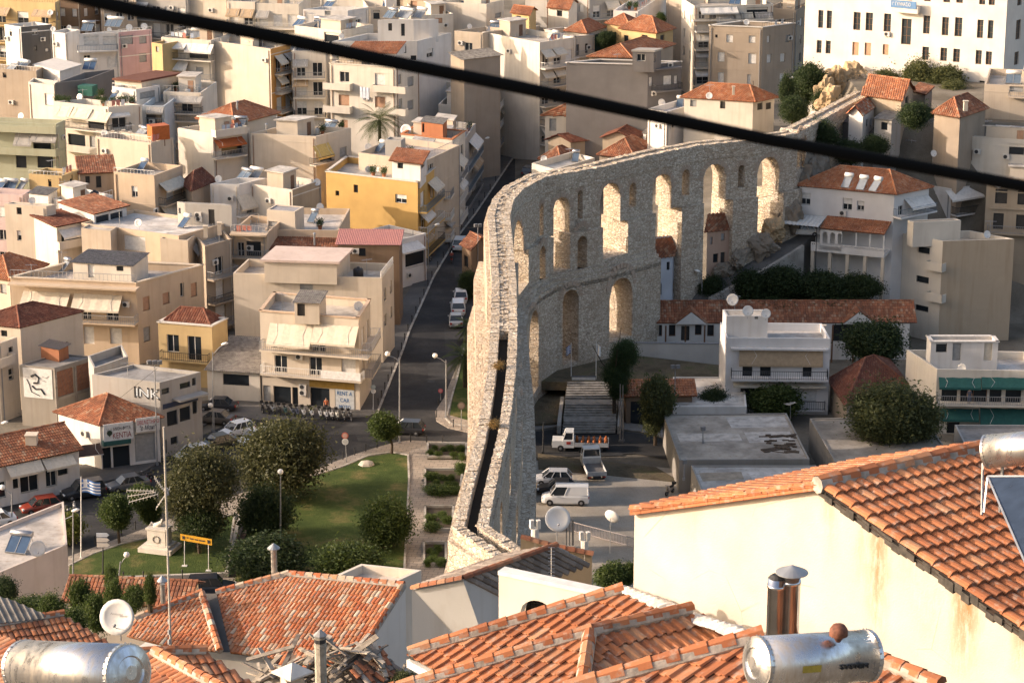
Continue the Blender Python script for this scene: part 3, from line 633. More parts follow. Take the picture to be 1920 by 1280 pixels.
# ---------------------------------------------------------------- buildings
BL = {}
def zdef(y):
    t = [(-200, 21), (0, 21), (100, 20), (200, 17), (300, 14), (400, 12.5), (500, 10.5), (600, 10), (900, 6)]
    for (a, p), (b, q) in zip(t, t[1:]):
        if y <= b: return p + (q - p) * (y - a) / (b - a)
    return 6
def col3(c): return {'cream': (.60, .52, .42), 'beige': (.51, .43, .34), 'white': (.69, .66, .62), 'pink': (.54, .42, .40), 'grey': (.17, .16, .155), 'lgrey': (.40, .38, .35), 'yellow': (.56, .36, .13), 'ochre': (.56, .41, .21), 'peach': (.56, .44, .32), 'tan': (.38, .31, .24), 'stone': (.42, .34, .25), 'lcream': (.67, .61, .52), 'brown': (.22, .15, .10), 'green': (.42, .42, .30), 'blue': (.46, .50, .53)}.get(c, c)
def bld(key, label, A, B, Cc, z, col='cream', L='', R='', base=None, par=.9, roof='flat', dep=9., host=None, deck=(.50, .45, .39), rh=1.8, oh=.4, tile='new', cat='building', dirt=.85, edge=None, fine=None, cor=False, colR=None):
    if z is None: z = zdef(B[1])
    wb = P(B[0], B[1], z) if not isinstance(B, V) else B
    pa = P(A[0], A[1], z) if A is not None else None; pc = P(Cc[0], Cc[1], z) if Cc is not None else None
    if pa is None: u = (pc - wb).normalized(); pa = wb + V((-u.y, u.x, 0)) * dep
    if pc is None: u = (wb - pa).normalized(); pc = wb + V((-u.y, u.x, 0)) * dep
    pd = pa + pc - wb; q = [pa, wb, pc, pd]; sd = label.split('|')[0].strip(); full = label.replace('|', ' '); full = ' '.join(full.split())
    rnd = random.Random(key); m = plaster(col3(col), dirt)
    zb = base if base is not None else min(T(p.x, p.y) for p in q) - 1.
    if host: th = BL[host]['o']; zb = base if base is not None else BL[host]['deck']
    else:
        c = (pa + pc) / 2; th = thing(key.split('.')[0] if '_' in key.split('.')[0] else 'apartment_building', full, cat, V((c.x, c.y, zb)))
    mb = MB(); fl, fr = Fac(pa, wb), Fac(wb, pc); t = .2
    zt = z
    for fc, spec in ((fl, L), (fr, R)):
        if not spec and not host and roof == 'flat' and key not in NOAUTO and key not in FIRE and fc.L > 3.5 and rnd.random() < .6: spec = f'G 3 {max(1, int(fc.L / 4))} w'
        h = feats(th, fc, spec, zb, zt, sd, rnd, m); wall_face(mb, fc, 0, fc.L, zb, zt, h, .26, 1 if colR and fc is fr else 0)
    for a, b in ((pc, pd), (pd, pa)): mb.poly([V((a.x, a.y, zb)), V((b.x, b.y, zb)), V((b.x, b.y, zt)), V((a.x, a.y, zt))])
    ctr = (pa + pc) / 2; dz = z
    if roof == 'flat':
        ins = []
        for i, p in enumerate(q):
            a, b = (q[i - 1] - p).normalized(), (q[(i + 1) % 4] - p).normalized(); sn = max(.3, abs(a.x * b.y - a.y * b.x)); ins.append(p + (a + b) * (t / sn))
        dz = z - par
        for i in range(4):
            j = (i + 1) % 4; mb.poly([q[i], q[j], ins[j], ins[i]])
            mb.poly([ins[j], V((*ins[j].xy, dz - .01)), V((*ins[i].xy, dz - .01)), ins[i]][::-1])
        rf = MB(); rf.poly([V((*p.xy, dz)) for p in ins]); rf.poly([V((*p.xy, dz - .2)) for p in ins][::-1]); rf.build('roof', concrete(deck, .35), th)
        if edge:
            e = MB()
            for i in range(4):
                j = (i + 1) % 4; u = (q[j] - q[i]); l = u.length; u /= l; n = V((u.y, -u.x, 0)); e.box(q[i] + n * .12 - u * .12 + V((0, 0, -.02)), u * (l + .24), -n * .42, V((0, 0, .14)))
            e.build('coping', simple(edge, .8), th)
    elif roof == 'slab':
        k = lambda p, d: p + (p - ctr).normalized() * d
        rf = MB(); rf.prism([k(p, oh) for p in q], .28); rf.build('roof', plaster(deck, 1.), th); dz = z + .28
    else:
        k = 1 + 2 * oh / ((pa - wb).length + (pc - wb).length) * 2; e = [ctr + (p - ctr) * k for p in q]
        for p in e: p.z = z
        la, lc = (e[0] - e[1]).length, (e[2] - e[1]).length; up = V((0, 0, rh)); fl_ = fine or (.3, .5)
        rf = MB(); g = MB()
        if roof == 'hip':
            lg = lc >= la; a, b, c_, d = (e[1], e[2], e[3], e[0]) if lg else (e[0], e[1], e[2], e[3])   # a-b long side
            w = (d - a).length / 2; u = (b - a).normalized(); m1, m2 = (a + d) / 2 + u * min(w, (b - a).length * .48) + up, (b + c_) / 2 - u * min(w, (b - a).length * .48) + up
            fs = [([a, b, m2, m1], d - a), ([c_, d, m1, m2], a - d), ([d, a, m1], b - a), ([b, c_, m2], a - b)]; rg = [(m1, m2), (a, m1), (d, m1), (b, m2), (c_, m2)]
        elif roof in ('gableR', 'gableL'):    # ridge parallel to BC / to AB
            a, b, c_, d = (e[1], e[2], e[3], e[0]) if roof == 'gableR' else (e[0], e[1], e[2], e[3])
            m1, m2 = (a + d) / 2 + up, (b + c_) / 2 + up; fs = [([a, b, m2, m1], d - a), ([c_, d, m1, m2], a - d)]; rg = [(m1, m2)]
            i1, i2 = ((wb + pa) / 2, (pc + pd) / 2) if roof == 'gableR' else ((pa + pd) / 2, (wb + pc) / 2); hh = V((0, 0, rh * .94))
            for x, y, w_ in ((pa, wb, i1), (pc, pd, i2)) if roof == 'gableR' else ((pd, pa, i1), (wb, pc, i2)): mb.poly([V((*x.xy, z)), V((*y.xy, z)), V((*w_.xy, z)) + hh])
        else:                                  # shed: 'shed' falls towards the front BC, 'shedL' towards AB
            a, b, c_, d = (e[1], e[2], e[3], e[0]) if roof == 'shed' else (e[0], e[1], e[2], e[3])
            fs = [([a, b, c_ + up, d + up], d - a)]; rg = []
            for x, y in (((c_, b), (d, a))): pass
            aa, bb, cc, dd = (wb, pc, pd, pa) if roof == 'shed' else (pa, wb, pc, pd)
            for f_ in ([dd, aa, dd + up], [bb, cc, cc + up], [cc, dd, dd + up, cc + up]): mb.poly([V((p.x, p.y, p.z)) for p in f_])
        for i, (f, dn) in enumerate(fs):
            if cor: corr(rf, f, -dn)
            else: tile_face(rf, f, -dn, fl_[0], fl_[1], seed=hash(key) % 999 + i)
        mt = tile_mat(tile) if not cor else cor
        ro = rf.build('roof_tiles' if not cor else 'roof_sheet', mt, th)
        if not cor: ro['kind'] = 'stuff'
        if rg and not cor:
            for i, (x, y) in enumerate(rg): caps(g, x + V((0, 0, .03)), y + V((0, 0, .03)), .45, .14, 0, i)
            g.build('ridge_caps', mt, th)
        dz = z + rh * .5
    if not host and roof == 'flat' and key not in NOAUTO: fittings(key, th, pa, wb, pc, pd, fl, fr, L, R, dz, z, zb, rnd, m, sd)
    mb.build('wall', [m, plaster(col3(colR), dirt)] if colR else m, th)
    BL[key if not host else key] = dict(o=th, deck=dz, sd=sd, q=q, fl=fl, fr=fr, z=z, px=B[0] if not isinstance(B, V) else 0)
    return th
FIRE = {'u19', 'u23', 'u02b', 'u08', 'u34', 'u41', 'u45', 'white13', 'white14', 'beigetall', 'u55'}
NOAUTO = {'awnings', 'terrace', 'beige', 'yellow', 'rental', 'roofhut', 'balconyblock', 'greenawning', 'blotchy', 'school_building.1', 'flatroof_a', 'flatroof_b', 'flatroof_c', 'flatroof_d', 'flatroof_e', 'u25', 'u44', 'graffiti_house.1', 'brick_shell_house.1', 'solar_house.1', 'roof_terrace_house.1', 'yellow_villa.1', 'u12', 'u43', 'annex', 'beige_bay.1', 'beige_bay.2', 'u55'}
def fittings(key, th, pa, wb, pc, pd, fl, fr, L, R, dz, z, zb, rnd, m, sd):
    e1, e2 = (pa - wb), (pc - wb); l1, l2 = e1.length, e2.length; u1, u2 = e1 / l1, e2 / l2
    for fc, sp in ((fl, L), (fr, R)):
        if fc.L < 2.5: continue
        d = MB()
        for s in ([.35] if rnd.random() < .5 else []) + ([fc.L - .35] if rnd.random() < .6 else []): d.tube([fc.pt(s, zb, .08), fc.pt(s, z - .3, .08)], .055, 5)
        if d.v: d.build('drainpipe', rnd.choice((GREYM, CREAM, simple((.30, .17, .11), .7))), th)
        b = MB(); n = int((z - zb) / 3.1)
        for i in range(n):
            if rnd.random() < .55: b.box(fc.pt(.02, z - 1 - 3.1 * i, .03), fc.u.to_3d() * (fc.L - .04), fc.n.to_3d() * -.03, V((0, 0, .16)))
        if b.v: b.build('floor_band', m, th)['kind'] = 'stuff'
        if rnd.random() < .5: UNIT.append((fc.pt(rnd.uniform(.8, max(.9, fc.L - .8)), z - rnd.choice((2.2, 2.6, 5.4)), .02), fc.rz, sd, pix(wb)[0]))
    for _ in range(1 if l1 * l2 < 110 else 2):
        if min(l1, l2) <= 5 or rnd.random() > .8: break
        w, d_, h = rnd.uniform(2.4, min(4.5, l2 * .5)), rnd.uniform(2.4, min(4, l1 * .45)), rnd.uniform(2.2, 2.7); o = wb + u1 * rnd.uniform(.4, l1 - d_ - .4) + u2 * rnd.uniform(.4, l2 - w - .4); o.z = dz
        a2, b2, c2 = o + u1 * d_, o, o + u2 * w; b = MB(); A, B_ = Fac(a2, b2), Fac(b2, c2)
        hs = feats(th, A, '', dz, dz + h, sd, rnd, m); b.prism([tuple(p) for p in (a2, b2, c2, c2 + u1 * d_)], h) if False else b.box(o, u2 * w, u1 * d_, V((0, 0, h))); b.build('roof_room', plaster(rnd.choice((col3('white'), col3('lcream'), col3('cream'), col3('beige')))), th)
        g = MB(); k = .25; g.box(o - u1 * k - u2 * k + V((0, 0, h)), u2 * (w + 2 * k), u1 * (d_ + 2 * k), V((0, 0, .16))); g.build('roof_room_slab', concrete((.55, .51, .46), .8), th)
        f, gl, p, full = win_mesh(.9, 2.0, rnd.choice('bgkp')); o2 = put('door', f, th, B_.pt(w * .55, dz + .05, .1), B_.rz); link('shutter', p, o2) if p else 0
        if rnd.random() < .6: f, gl, p, full = win_mesh(.8, .8, 'd'); o2 = put('window', f, th, A.pt(d_ * .4, dz + 1.1, .1), A.rz); link('pane', gl, o2)
    if min(l1, l2) > 4:
        b = MB()
        for i in range(rnd.randint(2, 6)): q = wb + u1 * rnd.uniform(.6, l1 - .6) + u2 * rnd.uniform(.6, l2 - .6); b.tube([V((*q.xy, dz)), V((*q.xy, dz + rnd.uniform(.5, 1.3)))], rnd.choice((.04, .06, .1)), 6)
        b.build('vent_pipes', rnd.choice((GREYM, CREAM, GALV)), th)
        if rnd.random() < .45:
            b = MB(); o = wb + u2 * rnd.uniform(.3, l2 * .3) + u1 * .3; ln = l2 * .5
            for i in range(2): q = o + u2 * ln * i; b.tube([V((*q.xy, dz)), V((*q.xy, dz + 1.9))], .03, 4)
            for k in (0, .3): b.tube([V((*(o + u1 * k).xy, dz + 1.8)), V((*(o + u2 * ln + u1 * k).xy, dz + 1.8))], .012, 4)
            b.build('washing_line', GREYM, th)
            c = MB()
            for i in range(int(ln / .7)):
                if rnd.random() < .7: q = o + u2 * (.2 + i * .7); c.poly([V((*q.xy, dz + 1.8)), V((*(q + u2 * .55).xy, dz + 1.8)), V((*(q + u2 * .55 + u1 * .05).xy, dz + rnd.uniform(.8, 1.2))), V((*(q + u1 * .05).xy, dz + rnd.uniform(.8, 1.2)))], rnd.randint(0, 2))
            if c.v: c.build('laundry', [simple((.66, .65, .64), .8, 0, .05), simple((.30, .36, .46), .8, 0, .05), simple((.5, .2, .16), .8, 0, .05)], th)
def corr(mb, f, dn, pitch=.22, h=.05):
    f = [V(p) for p in f]; nrm = (f[1] - f[0]).cross(f[2] - f[0]).normalized(); nrm = nrm if nrm.z > 0 else -nrm; dn = (V(dn) - nrm * V(dn).dot(nrm)).normalized(); ac = dn.cross(nrm); o = f[0]
    q = [((p - o).dot(ac), (p - o).dot(dn)) for p in f]; u0 = min(a for a, _ in q); u1 = max(a for a, _ in q); n = max(2, int((u1 - u0) / pitch) * 2); prev = None
    for i in range(n + 1):
        u = min(u1 - 1e-3, max(u0 + 1e-3, u0 + (u1 - u0) * i / n)); iv = [b + (d - b) * (u - a) / (c - a) for (a, b), (c, d) in zip(q, q[1:] + q[:1]) if (a - u) * (c - u) < 0]
        if len(iv) < 2: prev = None; continue
        k = nrm * (h if i % 2 else 0); cur = (o + ac * u + dn * min(iv) + k, o + ac * u + dn * max(iv) + k)
        if prev: mb.poly([prev[0], prev[1], cur[1], cur[0]]); mb.poly([x - nrm * .03 for x in (cur[0], cur[1], prev[1], prev[0])])
        prev = cur
# ---------------------------------------------------------------- roof furniture (things of their own)
QM = {}; DUP = []
def rec(o, px): DUP.append((o, px)); return o
def where(k, on='on the roof of the'): return f"{on} {BL[k]['sd']}"
def heater(k, px, py, n=2, rz=.0, z=None, adj='white', col=(.10, .14, .19), sz=1.):
    kk = ('h', n, col)
    if kk not in QM:
        tk = MB(); w = n * .98; tk.lathe((-w / 2 - .05, .28, 1.42), [(.2, 0), (.27, .03), (.27, w + .07), (.2, w + .1)], 14, 0, (1, 0, 0))
        st = MB()
        for x in (-w / 2 + .06, w / 2 - .06):
            st.tube([(x, -1.1, .05), (x, .3, 1.15)], .025, 4); st.tube([(x, .55, 0), (x, .3, 1.15)], .025, 4); st.tube([(x, -1.1, .04), (x, .55, .04)], .025, 4)
        QM[kk] = (tk, st.mesh('stand', GALV), n, w)
    tk, st, n_, w = QM[kk]; mk = ('ht', kk, adj)
    if mk not in QM: QM[mk] = tk.mesh('tank', simple((.70, .68, .64), .4) if adj == 'white' else STEEL, None, True)
    p = P(px, py, z if z is not None else BL[k]['deck']); sh = 'two panel' if n == 2 else 'single panel' if n == 1 else 'three panel'
    t = thing('solar_water_heater', f"{adj} {sh} solar water heater {where(k)}", 'solar water heater', p, rz, 'solar water heaters on the roofs'); t.scale = (sz,) * 3
    link('tank', QM[mk], t); link('stand', st, t); pk = ('hp', col)
    if pk not in QM:
        b = MB(); b.box((-.46, -1.1, .1), (.92, 0, 0), (0, 1.4, 1.05), (0, -.06, .08)); b.box((-.49, -1.13, .08), (.03, 0, 0), (0, 1.44, 1.09), (0, -.07, .1), 1); b.box((.46, -1.13, .08), (.03, 0, 0), (0, 1.44, 1.09), (0, -.07, .1), 1); b.box((-.46, -1.13, .08), (.92, 0, 0), (0, .03, .02), (0, -.07, .1), 1); QM[pk] = b.mesh('solar_panel', [simple(col, .25, 0, .1, 2), GALV])
    for i in range(n): o = link('solar_panel', QM[pk], t, V((-w / 2 + .49 + i * .98, 0, 0)))
    return rec(t, px)
def dish(k, px, py, r=.5, rz=0, z=None, place=None, h=.8, adj='white'):
    """centre of the reflector sits at the picture point"""
    if 'dish' not in QM:
        b = MB(); b.lathe((0, 0, 0), [(0, .0), (.4, -.03), (.75, -.12), (1, -.24), (1.0, -.26), (.72, -.15), (.4, -.07), (0, -.04)], 20, 0, (0, .94, -.34)); QM['dish'] = b.mesh('reflector', simple((.70, .68, .64), .45, 0, .06), None, True)
        b = MB(); b.tube([(0, .12, -.85), (0, -.75, -.25)], .025, 5); b.lathe((0, -.72, -.28), [(.07, 0), (.09, .15)], 8, 0, (0, .9, .3)); QM['arm'] = b.mesh('feed_arm', GREYM)
        b = MB(); b.tube([(0, .2, -1.6), (0, .2, -.05), (0, .1, 0)], .04, 6); QM['mast'] = b.mesh('mast', GALV)
    zd = z if z is not None else BL[k]['deck']; p = P(px, py, zd + h); t = thing('satellite_dish', (f"{adj} satellite dish {place}" if place else f"{adj} satellite dish {where(k)}"), 'satellite dish', V((p.x, p.y, zd)), rz, 'satellite dishes')
    for nm, ms in (('reflector', 'dish'), ('feed_arm', 'arm')): o = link(nm, QM[ms], t, V((0, 0, h))); o.scale = (r,) * 3
    o = link('mast', QM['mast'], t, V((0, 0, h))); o.scale = (r, r, h / 1.6); return rec(t, px)
def antenna(k, px, py, hh=2.5, rz=0, z=None, place=None):
    kk = ('an',)
    if kk not in QM:
        b = MB(); b.tube([(0, 0, 0), (0, 0, 1)], .02, 4, 0); QM['am'] = b.mesh('mast', GALV); b = MB(); b.tube([(-.7, 0, 0), (.7, 0, 0)], .02, 4)
        for i in range(9): l = .18 + .03 * i; x = .65 - i * .16; b.tube([(x, -l, 0), (x, l, 0)], .012, 4)
        QM['ab'] = b.mesh('aerial', STEEL)
    zd = z if z is not None else BL[k]['deck']; t = thing('tv_antenna', (f"thin television antenna {place}" if place else f"thin television antenna {where(k)}"), 'antenna', P(px, py, zd), rz, 'television antennas'); o = link('mast', QM['am'], t); o.scale = (1.6, 1.6, hh); link('aerial', QM['ab'], t, V((0, 0, hh * .93))); return rec(t, px)
def tank(k, px, py, r=.55, h=1.1, col=(.03, .03, .035), adj='black plastic', z=None):
    b = MB(); b.lathe((0, 0, 0), [(r, 0), (r, h * .85), (r * .8, h * .97), (r * .3, h), (r * .3, h * 1.06)], 14); p = P(px, py, z if z is not None else BL[k]['deck'])
    t = thing('water_tank', f"{adj} water tank {where(k)}", 'water tank', p, 0, 'water tanks on the roofs'); link('tank_body', b.mesh('tank_body', simple(col, .5), None, True), t); l = MB(); l.lathe((0, 0, h * 1.06), [(r * .34, 0), (r * .3, .06)], 10); link('lid', l.mesh('lid', DARK), t); return rec(t, px)
def chimney(k, px, py, w=.45, h=1.1, col='lgrey', pipe=False):
    p = P(px, py, BL[k]['deck']); b = MB()
    if pipe: b.tube([p, p + V((0, 0, h))], w / 2, 8); b.lathe(p + V((0, 0, h + .1)), [(w * .9, 0), (w * .9, .03), (.02, .2)], 8)
    else: b.cbox(p, w, w, h); b.cbox(p + V((0, 0, h)), w + .16, w + .16, .1)
    b.build('chimney', GALV if pipe else plaster(col3(col)), BL[k]['o'])
def railtop(k, side='LR', mat=None, h=.9, balus=False):
    d = BL[k]; r = MB()
    for s in side:
        fc = d['fl'] if s == 'L' else d['fr']; l = fc.L; n = max(1, int(l / (.3 if balus else .5)))
        r.box(fc.pt(0, d['z'] + h, -.06), fc.u.to_3d() * l, -fc.n.to_3d() * .06, V((0, 0, .06)))
        for i in range(n + 1):
            if balus: r.lathe(fc.pt(l * i / n, d['z'], -.1), [(.05, 0), (.09, h * .3), (.05, h * .7), (.07, h)], 6)
            else: r.tube([fc.pt(l * i / n, d['z'] - .05, -.09), fc.pt(l * i / n, d['z'] + h, -.09)], .02, 4)
    r.build('roof_railing', mat or GREYM, d['o'])
# ---------------------------------------------------------------- houses west of the street, nearest first
bld('rental', 'cream rental shop block | with white awnings on the square corner', (487, 583), (672, 597), (694, 562), 10.8, 'cream',
    'w 513 724 545 762 n;w 548 726 559 762 n;w 582 727 618 770 n;w 493 722 507 752 g;w 628 730 664 772 s;w 515 666 538 706 d;w 580 670 604 708 d;w 640 670 667 710 s;b 488 677 708 1.3 w;b 486 690 664 1.4 r;a 499 608 580 648 cream 1.5;a 582 609 665 645 cream 1.5;w 510 630 530 663 d;w 585 632 610 664 d;c 562 668;c 569 724;c 569 735',
    'G 2 2 B .15 .95', edge=(.55, .40, .28))
bld('rental_room', 'x', (552, 566), (598, 568), (611, 554), 12.4, 'cream', 'w 557 570 572 592 k', host='rental', roof='shedL', rh=.5, oh=.25, cor=FIBRO)
bld('terrace', 'cream house with a red edged flat roof | behind the rental shop block', (437, 512), (716, 521), (738, 494), 10.6, 'cream', 'w 562 533 587 543 g', 'G 2 2 w', dirt=.9)
bld('terrace_room', 'x', (495, 490), (631, 494), (656, 470), 12.3, 'cream', '', '', host='terrace', roof='slab', deck=(.60, .48, .42), oh=.5)
bld('tilehouse', 'low house under a worn orange tiled roof | beside the pink metal roof', None, (500, 467), (630, 467), 9.2, 'tan', '', '', roof='shed', dep=5, rh=.9, tile='old', fine=(.3, .45))
bld('greyhouse', 'grey brown house under a pink metal roof | beside the yellow block', None, (633, 458), (748, 459), 10.5, 'brown', '', 'w 645 465 660 477 n;w 672 465 685 480 n;c 667 470', roof='shed', dep=5, rh=.7, cor=simple((.45, .19, .16), .6), oh=.25)
bld('yellow', 'bright yellow apartment block | with a blank wall towards the viewer', (611, 322), (783, 342), (818, 312), 11.8, 'yellow', 'w 629 358 636 367 o;w 663 347 671 361 n;w 741 365 763 381 h', 'G 3 2 A', edge=(.62, .56, .48), dirt=.12, deck=(.5, .47, .43))
bld('yellow_room', 'x', (735, 300), (788, 306), (800, 292), 14.4, 'white', 'w 745 305 756 316 n', 'w 790 300 796 314 n', host='yellow', roof='shedL', rh=.6, oh=.5, tile='new')
bld('streetb', 'white balcony house on the shady street | beyond the yellow block', (735, 302), (828, 318), (862, 270), 11, 'lcream', '', 'G 3 3 A')
bld('streetc', 'narrow grey balcony house on the shady street | with plants on its balconies', (790, 262), (864, 272), (892, 232), 10, 'lgrey', 'w 800 268 812 280 d', 'G 4 2 B')
bld('brickside', 'white house with a brick red side wall | above the street corner', (822, 195), (897, 203), (918, 182), 10.8, 'white', 'w 871 207 881 229 h', 'G 3 3 w d', colR=(.30, .10, .06))
bld('streetd', 'cream apartment house with street balconies | left of the street bend', (815, 150), (917, 166), (948, 128), 12.8, 'lcream', 'w 840 168 857 187 d;b 822 862 188 .9 w;w 872 168 880 176 d', 'G 5 3 B')
bld('bluewhite', 'pale bluish white narrow house | with a small iron balcony', (783, 142), (815, 148), (840, 138), 13.4, 'blue', 'w 795 174 810 181 g;b 788 818 214 .8 r', '')
bld('terraceb', 'roof terrace house with grey parapets | in front of the street houses', (672, 286), (797, 302), (862, 272), 13.4, 'beige', '', 'w 803 308 812 325 d', deck=(.42, .38, .36), dirt=.9)
bld('terraceb_hut', 'x', (722, 262), (752, 264), (760, 258), 15, 'lgrey', '', '', host='terraceb', par=.2)
bld('orangecope', 'pale house with an orange roof edge | left of the street', (752, 252), (848, 262), (872, 246), 12.6, 'lcream', '', 'G 2 2 w', edge=(.48, .18, .07))
bld('orangecope_hut', 'x', (790, 228), (830, 233), (838, 226), 14.4, (.40, .16, .08), 'w 790 232 796 248 n', '', host='orangecope', roof='shedL', rh=.3, oh=.2, cor=FIBRO)
# ---------------------------------------------------------------- the square, left side
bld('kentia_shop.1', 'small tiled flower shop | with a big white sign above its windows', (109, 773), (187, 796), (298, 782), 5.0, 'white', 'c 160 812', 'w 191 838 209 883 n;w 212 836 243 880 n;w 253 812 292 864 g', roof='hip', rh=2.3, tile='old', fine=(.28, .42), oh=.35)
bld('taverna_row.1', 'long low tiled house | with shop awnings beside the flower shop', None, (-40, 881), (147, 842), 4.4, 'white', '', 'a 20 861 85 888 cream 1.3 ;a 88 852 145 875 cream 1.3;w 38 890 72 922 d;w 24 890 35 915 n;w 86 880 106 912 d;w 108 872 126 890 n;w -20 905 12 935 d', roof='gableR', dep=8, rh=1.7, tile='old', fine=(.28, .42))
bld('graffiti_house.1', 'two storey grey shop house with graffiti | on the corner of the square', (172, 702), (299, 717), (376, 697), 8.4, 'lgrey', '', 'w 303 727 317 738 n;w 318 724 331 734 n;w 337 716 357 727 n;w 360 708 367 722 n;w 313 770 333 797 n;w 337 763 357 788 n;w 361 752 369 775 n;w 304 824 313 850 n;w 320 818 333 832 n', deck=(.30, .29, .28), par=.35, dirt=1.)
bld('brick_shell_house.1', 'unfinished house with bare brick panels | behind the tiled flower shop', (36, 684), (101, 690), (174, 668), 6.9, (.30, .27, .23), '', '', deck=(.26, .24, .22), par=.15, dirt=1.)
bld('brick_shell_house_hut', 'x', (76, 648), (110, 655), (128, 648), 8.2, (.30, .13, .07), '', '', host='brick_shell_house.1', roof='shedL', rh=.25, oh=.25, cor=simple((.12, .10, .09), .8))
bld('annex', 'low pale annex with a slanting wall | beside the bare brick house', (165, 667), (176, 690), (240, 668), 8.0, 'lgrey', '', '', deck=(.3, .29, .28), dirt=1.)
bld('pinkbalcony', 'house with a pink balcony | at the left edge of the picture', (-70, 640), (-5, 645), (32, 632), 9, 'cream', '', 'w 16 650 24 660 n;w 16 690 26 712 d;b -4 32 683 1.2 s', base=-1)
bld('creamgable', 'plain cream house with a dark tiled roof | at the left edge', (-60, 604), (38, 614), (154, 584), 9.6, 'cream', 'w 2 620 14 640 n', 'w 120 640 128 652 n', roof='hip', rh=1.5, tile='dark', fine=(.28, .45), oh=.15)
bld('yellow_villa.1', 'small yellow villa with white window frames | above the parked cars', (296, 604), (397, 612), (426, 597), 7.4, 'ochre', 'w 313 628 336 660 d;w 352 630 378 677 d;b 299 389 677 .9 k', '', edge=(.66, .60, .52), par=1.1)
bld('yellow_villa_roof', 'x', (304, 604), (394, 610), (418, 597), 7.2, 'ochre', '', '', host='yellow_villa.1', roof='hip', rh=1.5, tile='dark', oh=.05, base=6.4)
bld('warehouse.1', 'low shop under a corrugated grey roof | between the villa and the rental shop', (388, 692), (487, 698), None, 3.6, 'lcream', 'w 418 701 467 722 n;w 422 718 436 755 g;w 440 722 466 736 s', '', roof='shedL', rh=1.3, dep=9, cor=FIBRO, oh=.35, base=-1)
bld('awnings', 'long beige apartment block with two wide cream awnings | and a railed roof terrace', (19, 520), (255, 531), (381, 497), 10.0, 'peach', 'a 36 547 124 574 cream 1.7;a 132 552 222 582 cream 1.7;b 30 252 604 1.7 r;w 155 580 172 603 d;w 200 580 222 604 d;w 157 612 176 645 s;w 206 615 228 645 s;c 237 570;w 60 575 90 602 d;b 14 254 538 1.5 n',
    'w 268 556 281 582 p;w 305 548 318 570 p;w 338 530 345 556 d;w 358 531 369 556 p;w 269 612 282 640 g', edge=(.62, .52, .40), deck=(.44, .40, .37))
bld('awnings_room', 'x', (136, 491), (245, 498), (277, 482), 11.7, 'lcream', 'w 165 492 176 520 s;w 218 496 231 508 n', '', host='awnings', roof='shedL', rh=.5, oh=.3, cor=simple((.16, .15, .15), .9, 0, .3))
bld('shadeblock', 'narrow balcony house in shadow | beside the long beige block', (360, 436), (384, 462), (434, 448), 11.4, 'tan', '', 'G 4 1 B')
bld('beige', 'stepped beige house with a pale flat roof | behind the long awning block', (152, 418), (335, 442), (432, 416), 12.2, 'peach', 'w 232 443 273 470 s', 'a 370 446 428 470 grey 1.4;b 368 430 500 1.2 r;w 385 465 415 498 n', deck=(.62, .58, .54), par=.4)
bld('beige_bay.1', 'left bay of the stepped beige house | with blank walls', (152, 428), (207, 433), (220, 425), 12.3, 'beige', '', '', par=.2)
bld('beige_bay.2', 'right bay of the stepped beige house | with a railed ledge', (300, 447), (352, 451), (366, 440), 11.8, 'beige', '', '', par=.3)
bld('beige_room', 'x', (332, 378), (347, 381), (434, 385), 14.6, 'lgrey', 'w 335 390 339 400 n', 'w 391 392 402 425 k;c 374 410;c 372 402', host='beige', par=.2)
bld('creamtower', 'tall plain cream house | with small windows at the left edge', (8, 382), (87, 387), (104, 383), 14, 'cream', 'w 31 389 40 402 n;w 32 433 40 451 h', 'w 93 407 101 417 n;w 94 477 102 487 n', par=.15)
bld('porch', 'red tiled porch house | beside the tall plain cream house', None, (106, 424), (176, 410), 12.2, 'lcream', '', 'a 120 425 170 442 white 1.2;b 112 160 462 1.2 s;w 115 436 150 460 n', roof='shed', dep=5, rh=.6, tile='dark', fine=(.28, .5))
bld('porchb', 'upper red tiled porch | with a dark window band', None, (176, 400), (237, 385), 13.2, 'white', '', 'w 180 404 205 418 n;w 207 398 230 411 n', roof='shed', dep=6, rh=.6, tile='old', fine=(.28, .5))
bld('balcony12', 'cream house with awning balconies on its right side | left of a dark tiled roof', (213, 322), (289, 329), (342, 310), 15, 'peach', '', 'G 4 1 A .1 .95;c 290 395', dirt=.6)
bld('darktile', 'house under a dark red tiled roof | between two cream blocks', (342, 345), (360, 357), (402, 340), 12.6, 'tan', '', '', roof='hip', rh=1.8, tile='dark', fine=(.3, .5))
bld('white13', 'white flat house with a blank front | under the satellite dishes', (394, 345), (448, 346), (500, 334), 13, 'white', '', 'a 455 362 485 390 cream 1.2;b 452 492 402 1 r;w 462 370 480 400 n')
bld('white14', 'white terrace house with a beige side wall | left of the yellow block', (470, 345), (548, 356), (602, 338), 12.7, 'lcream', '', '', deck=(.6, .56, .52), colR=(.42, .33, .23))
bld('roofhut', 'flat roofed house with a small roof hut | in front of the yellow block', None, (497, 430), (634, 432), 10.8, 'peach', '', '', dep=12, par=.8, deck=(.52, .48, .44))
bld('roofhut_room', 'x', None, (500, 393), (553, 397), 13, 'cream', '', 'w 503 415 520 425 g', host='roofhut', par=.1, dep=3, deck=(.3, .29, .3))
bld('beige4', 'beige balcony house | with an orange roof edge in the shade', None, (432, 435), (500, 438), 11.5, 'peach', '', 'b 430 498 484 1.2 r;w 445 455 458 482 d;w 462 452 490 483 n;b 430 498 440 1.3 n', dep=9, deck=(.55, .52, .48))
bld('orangehip', 'house under a clean orange hip roof | at the left edge', (-60, 512), (18, 524), (85, 497), 8.2, 'cream', 'w 0 532 12 550 g', '', roof='hip', rh=1.9, tile='new', fine=(.28, .45))
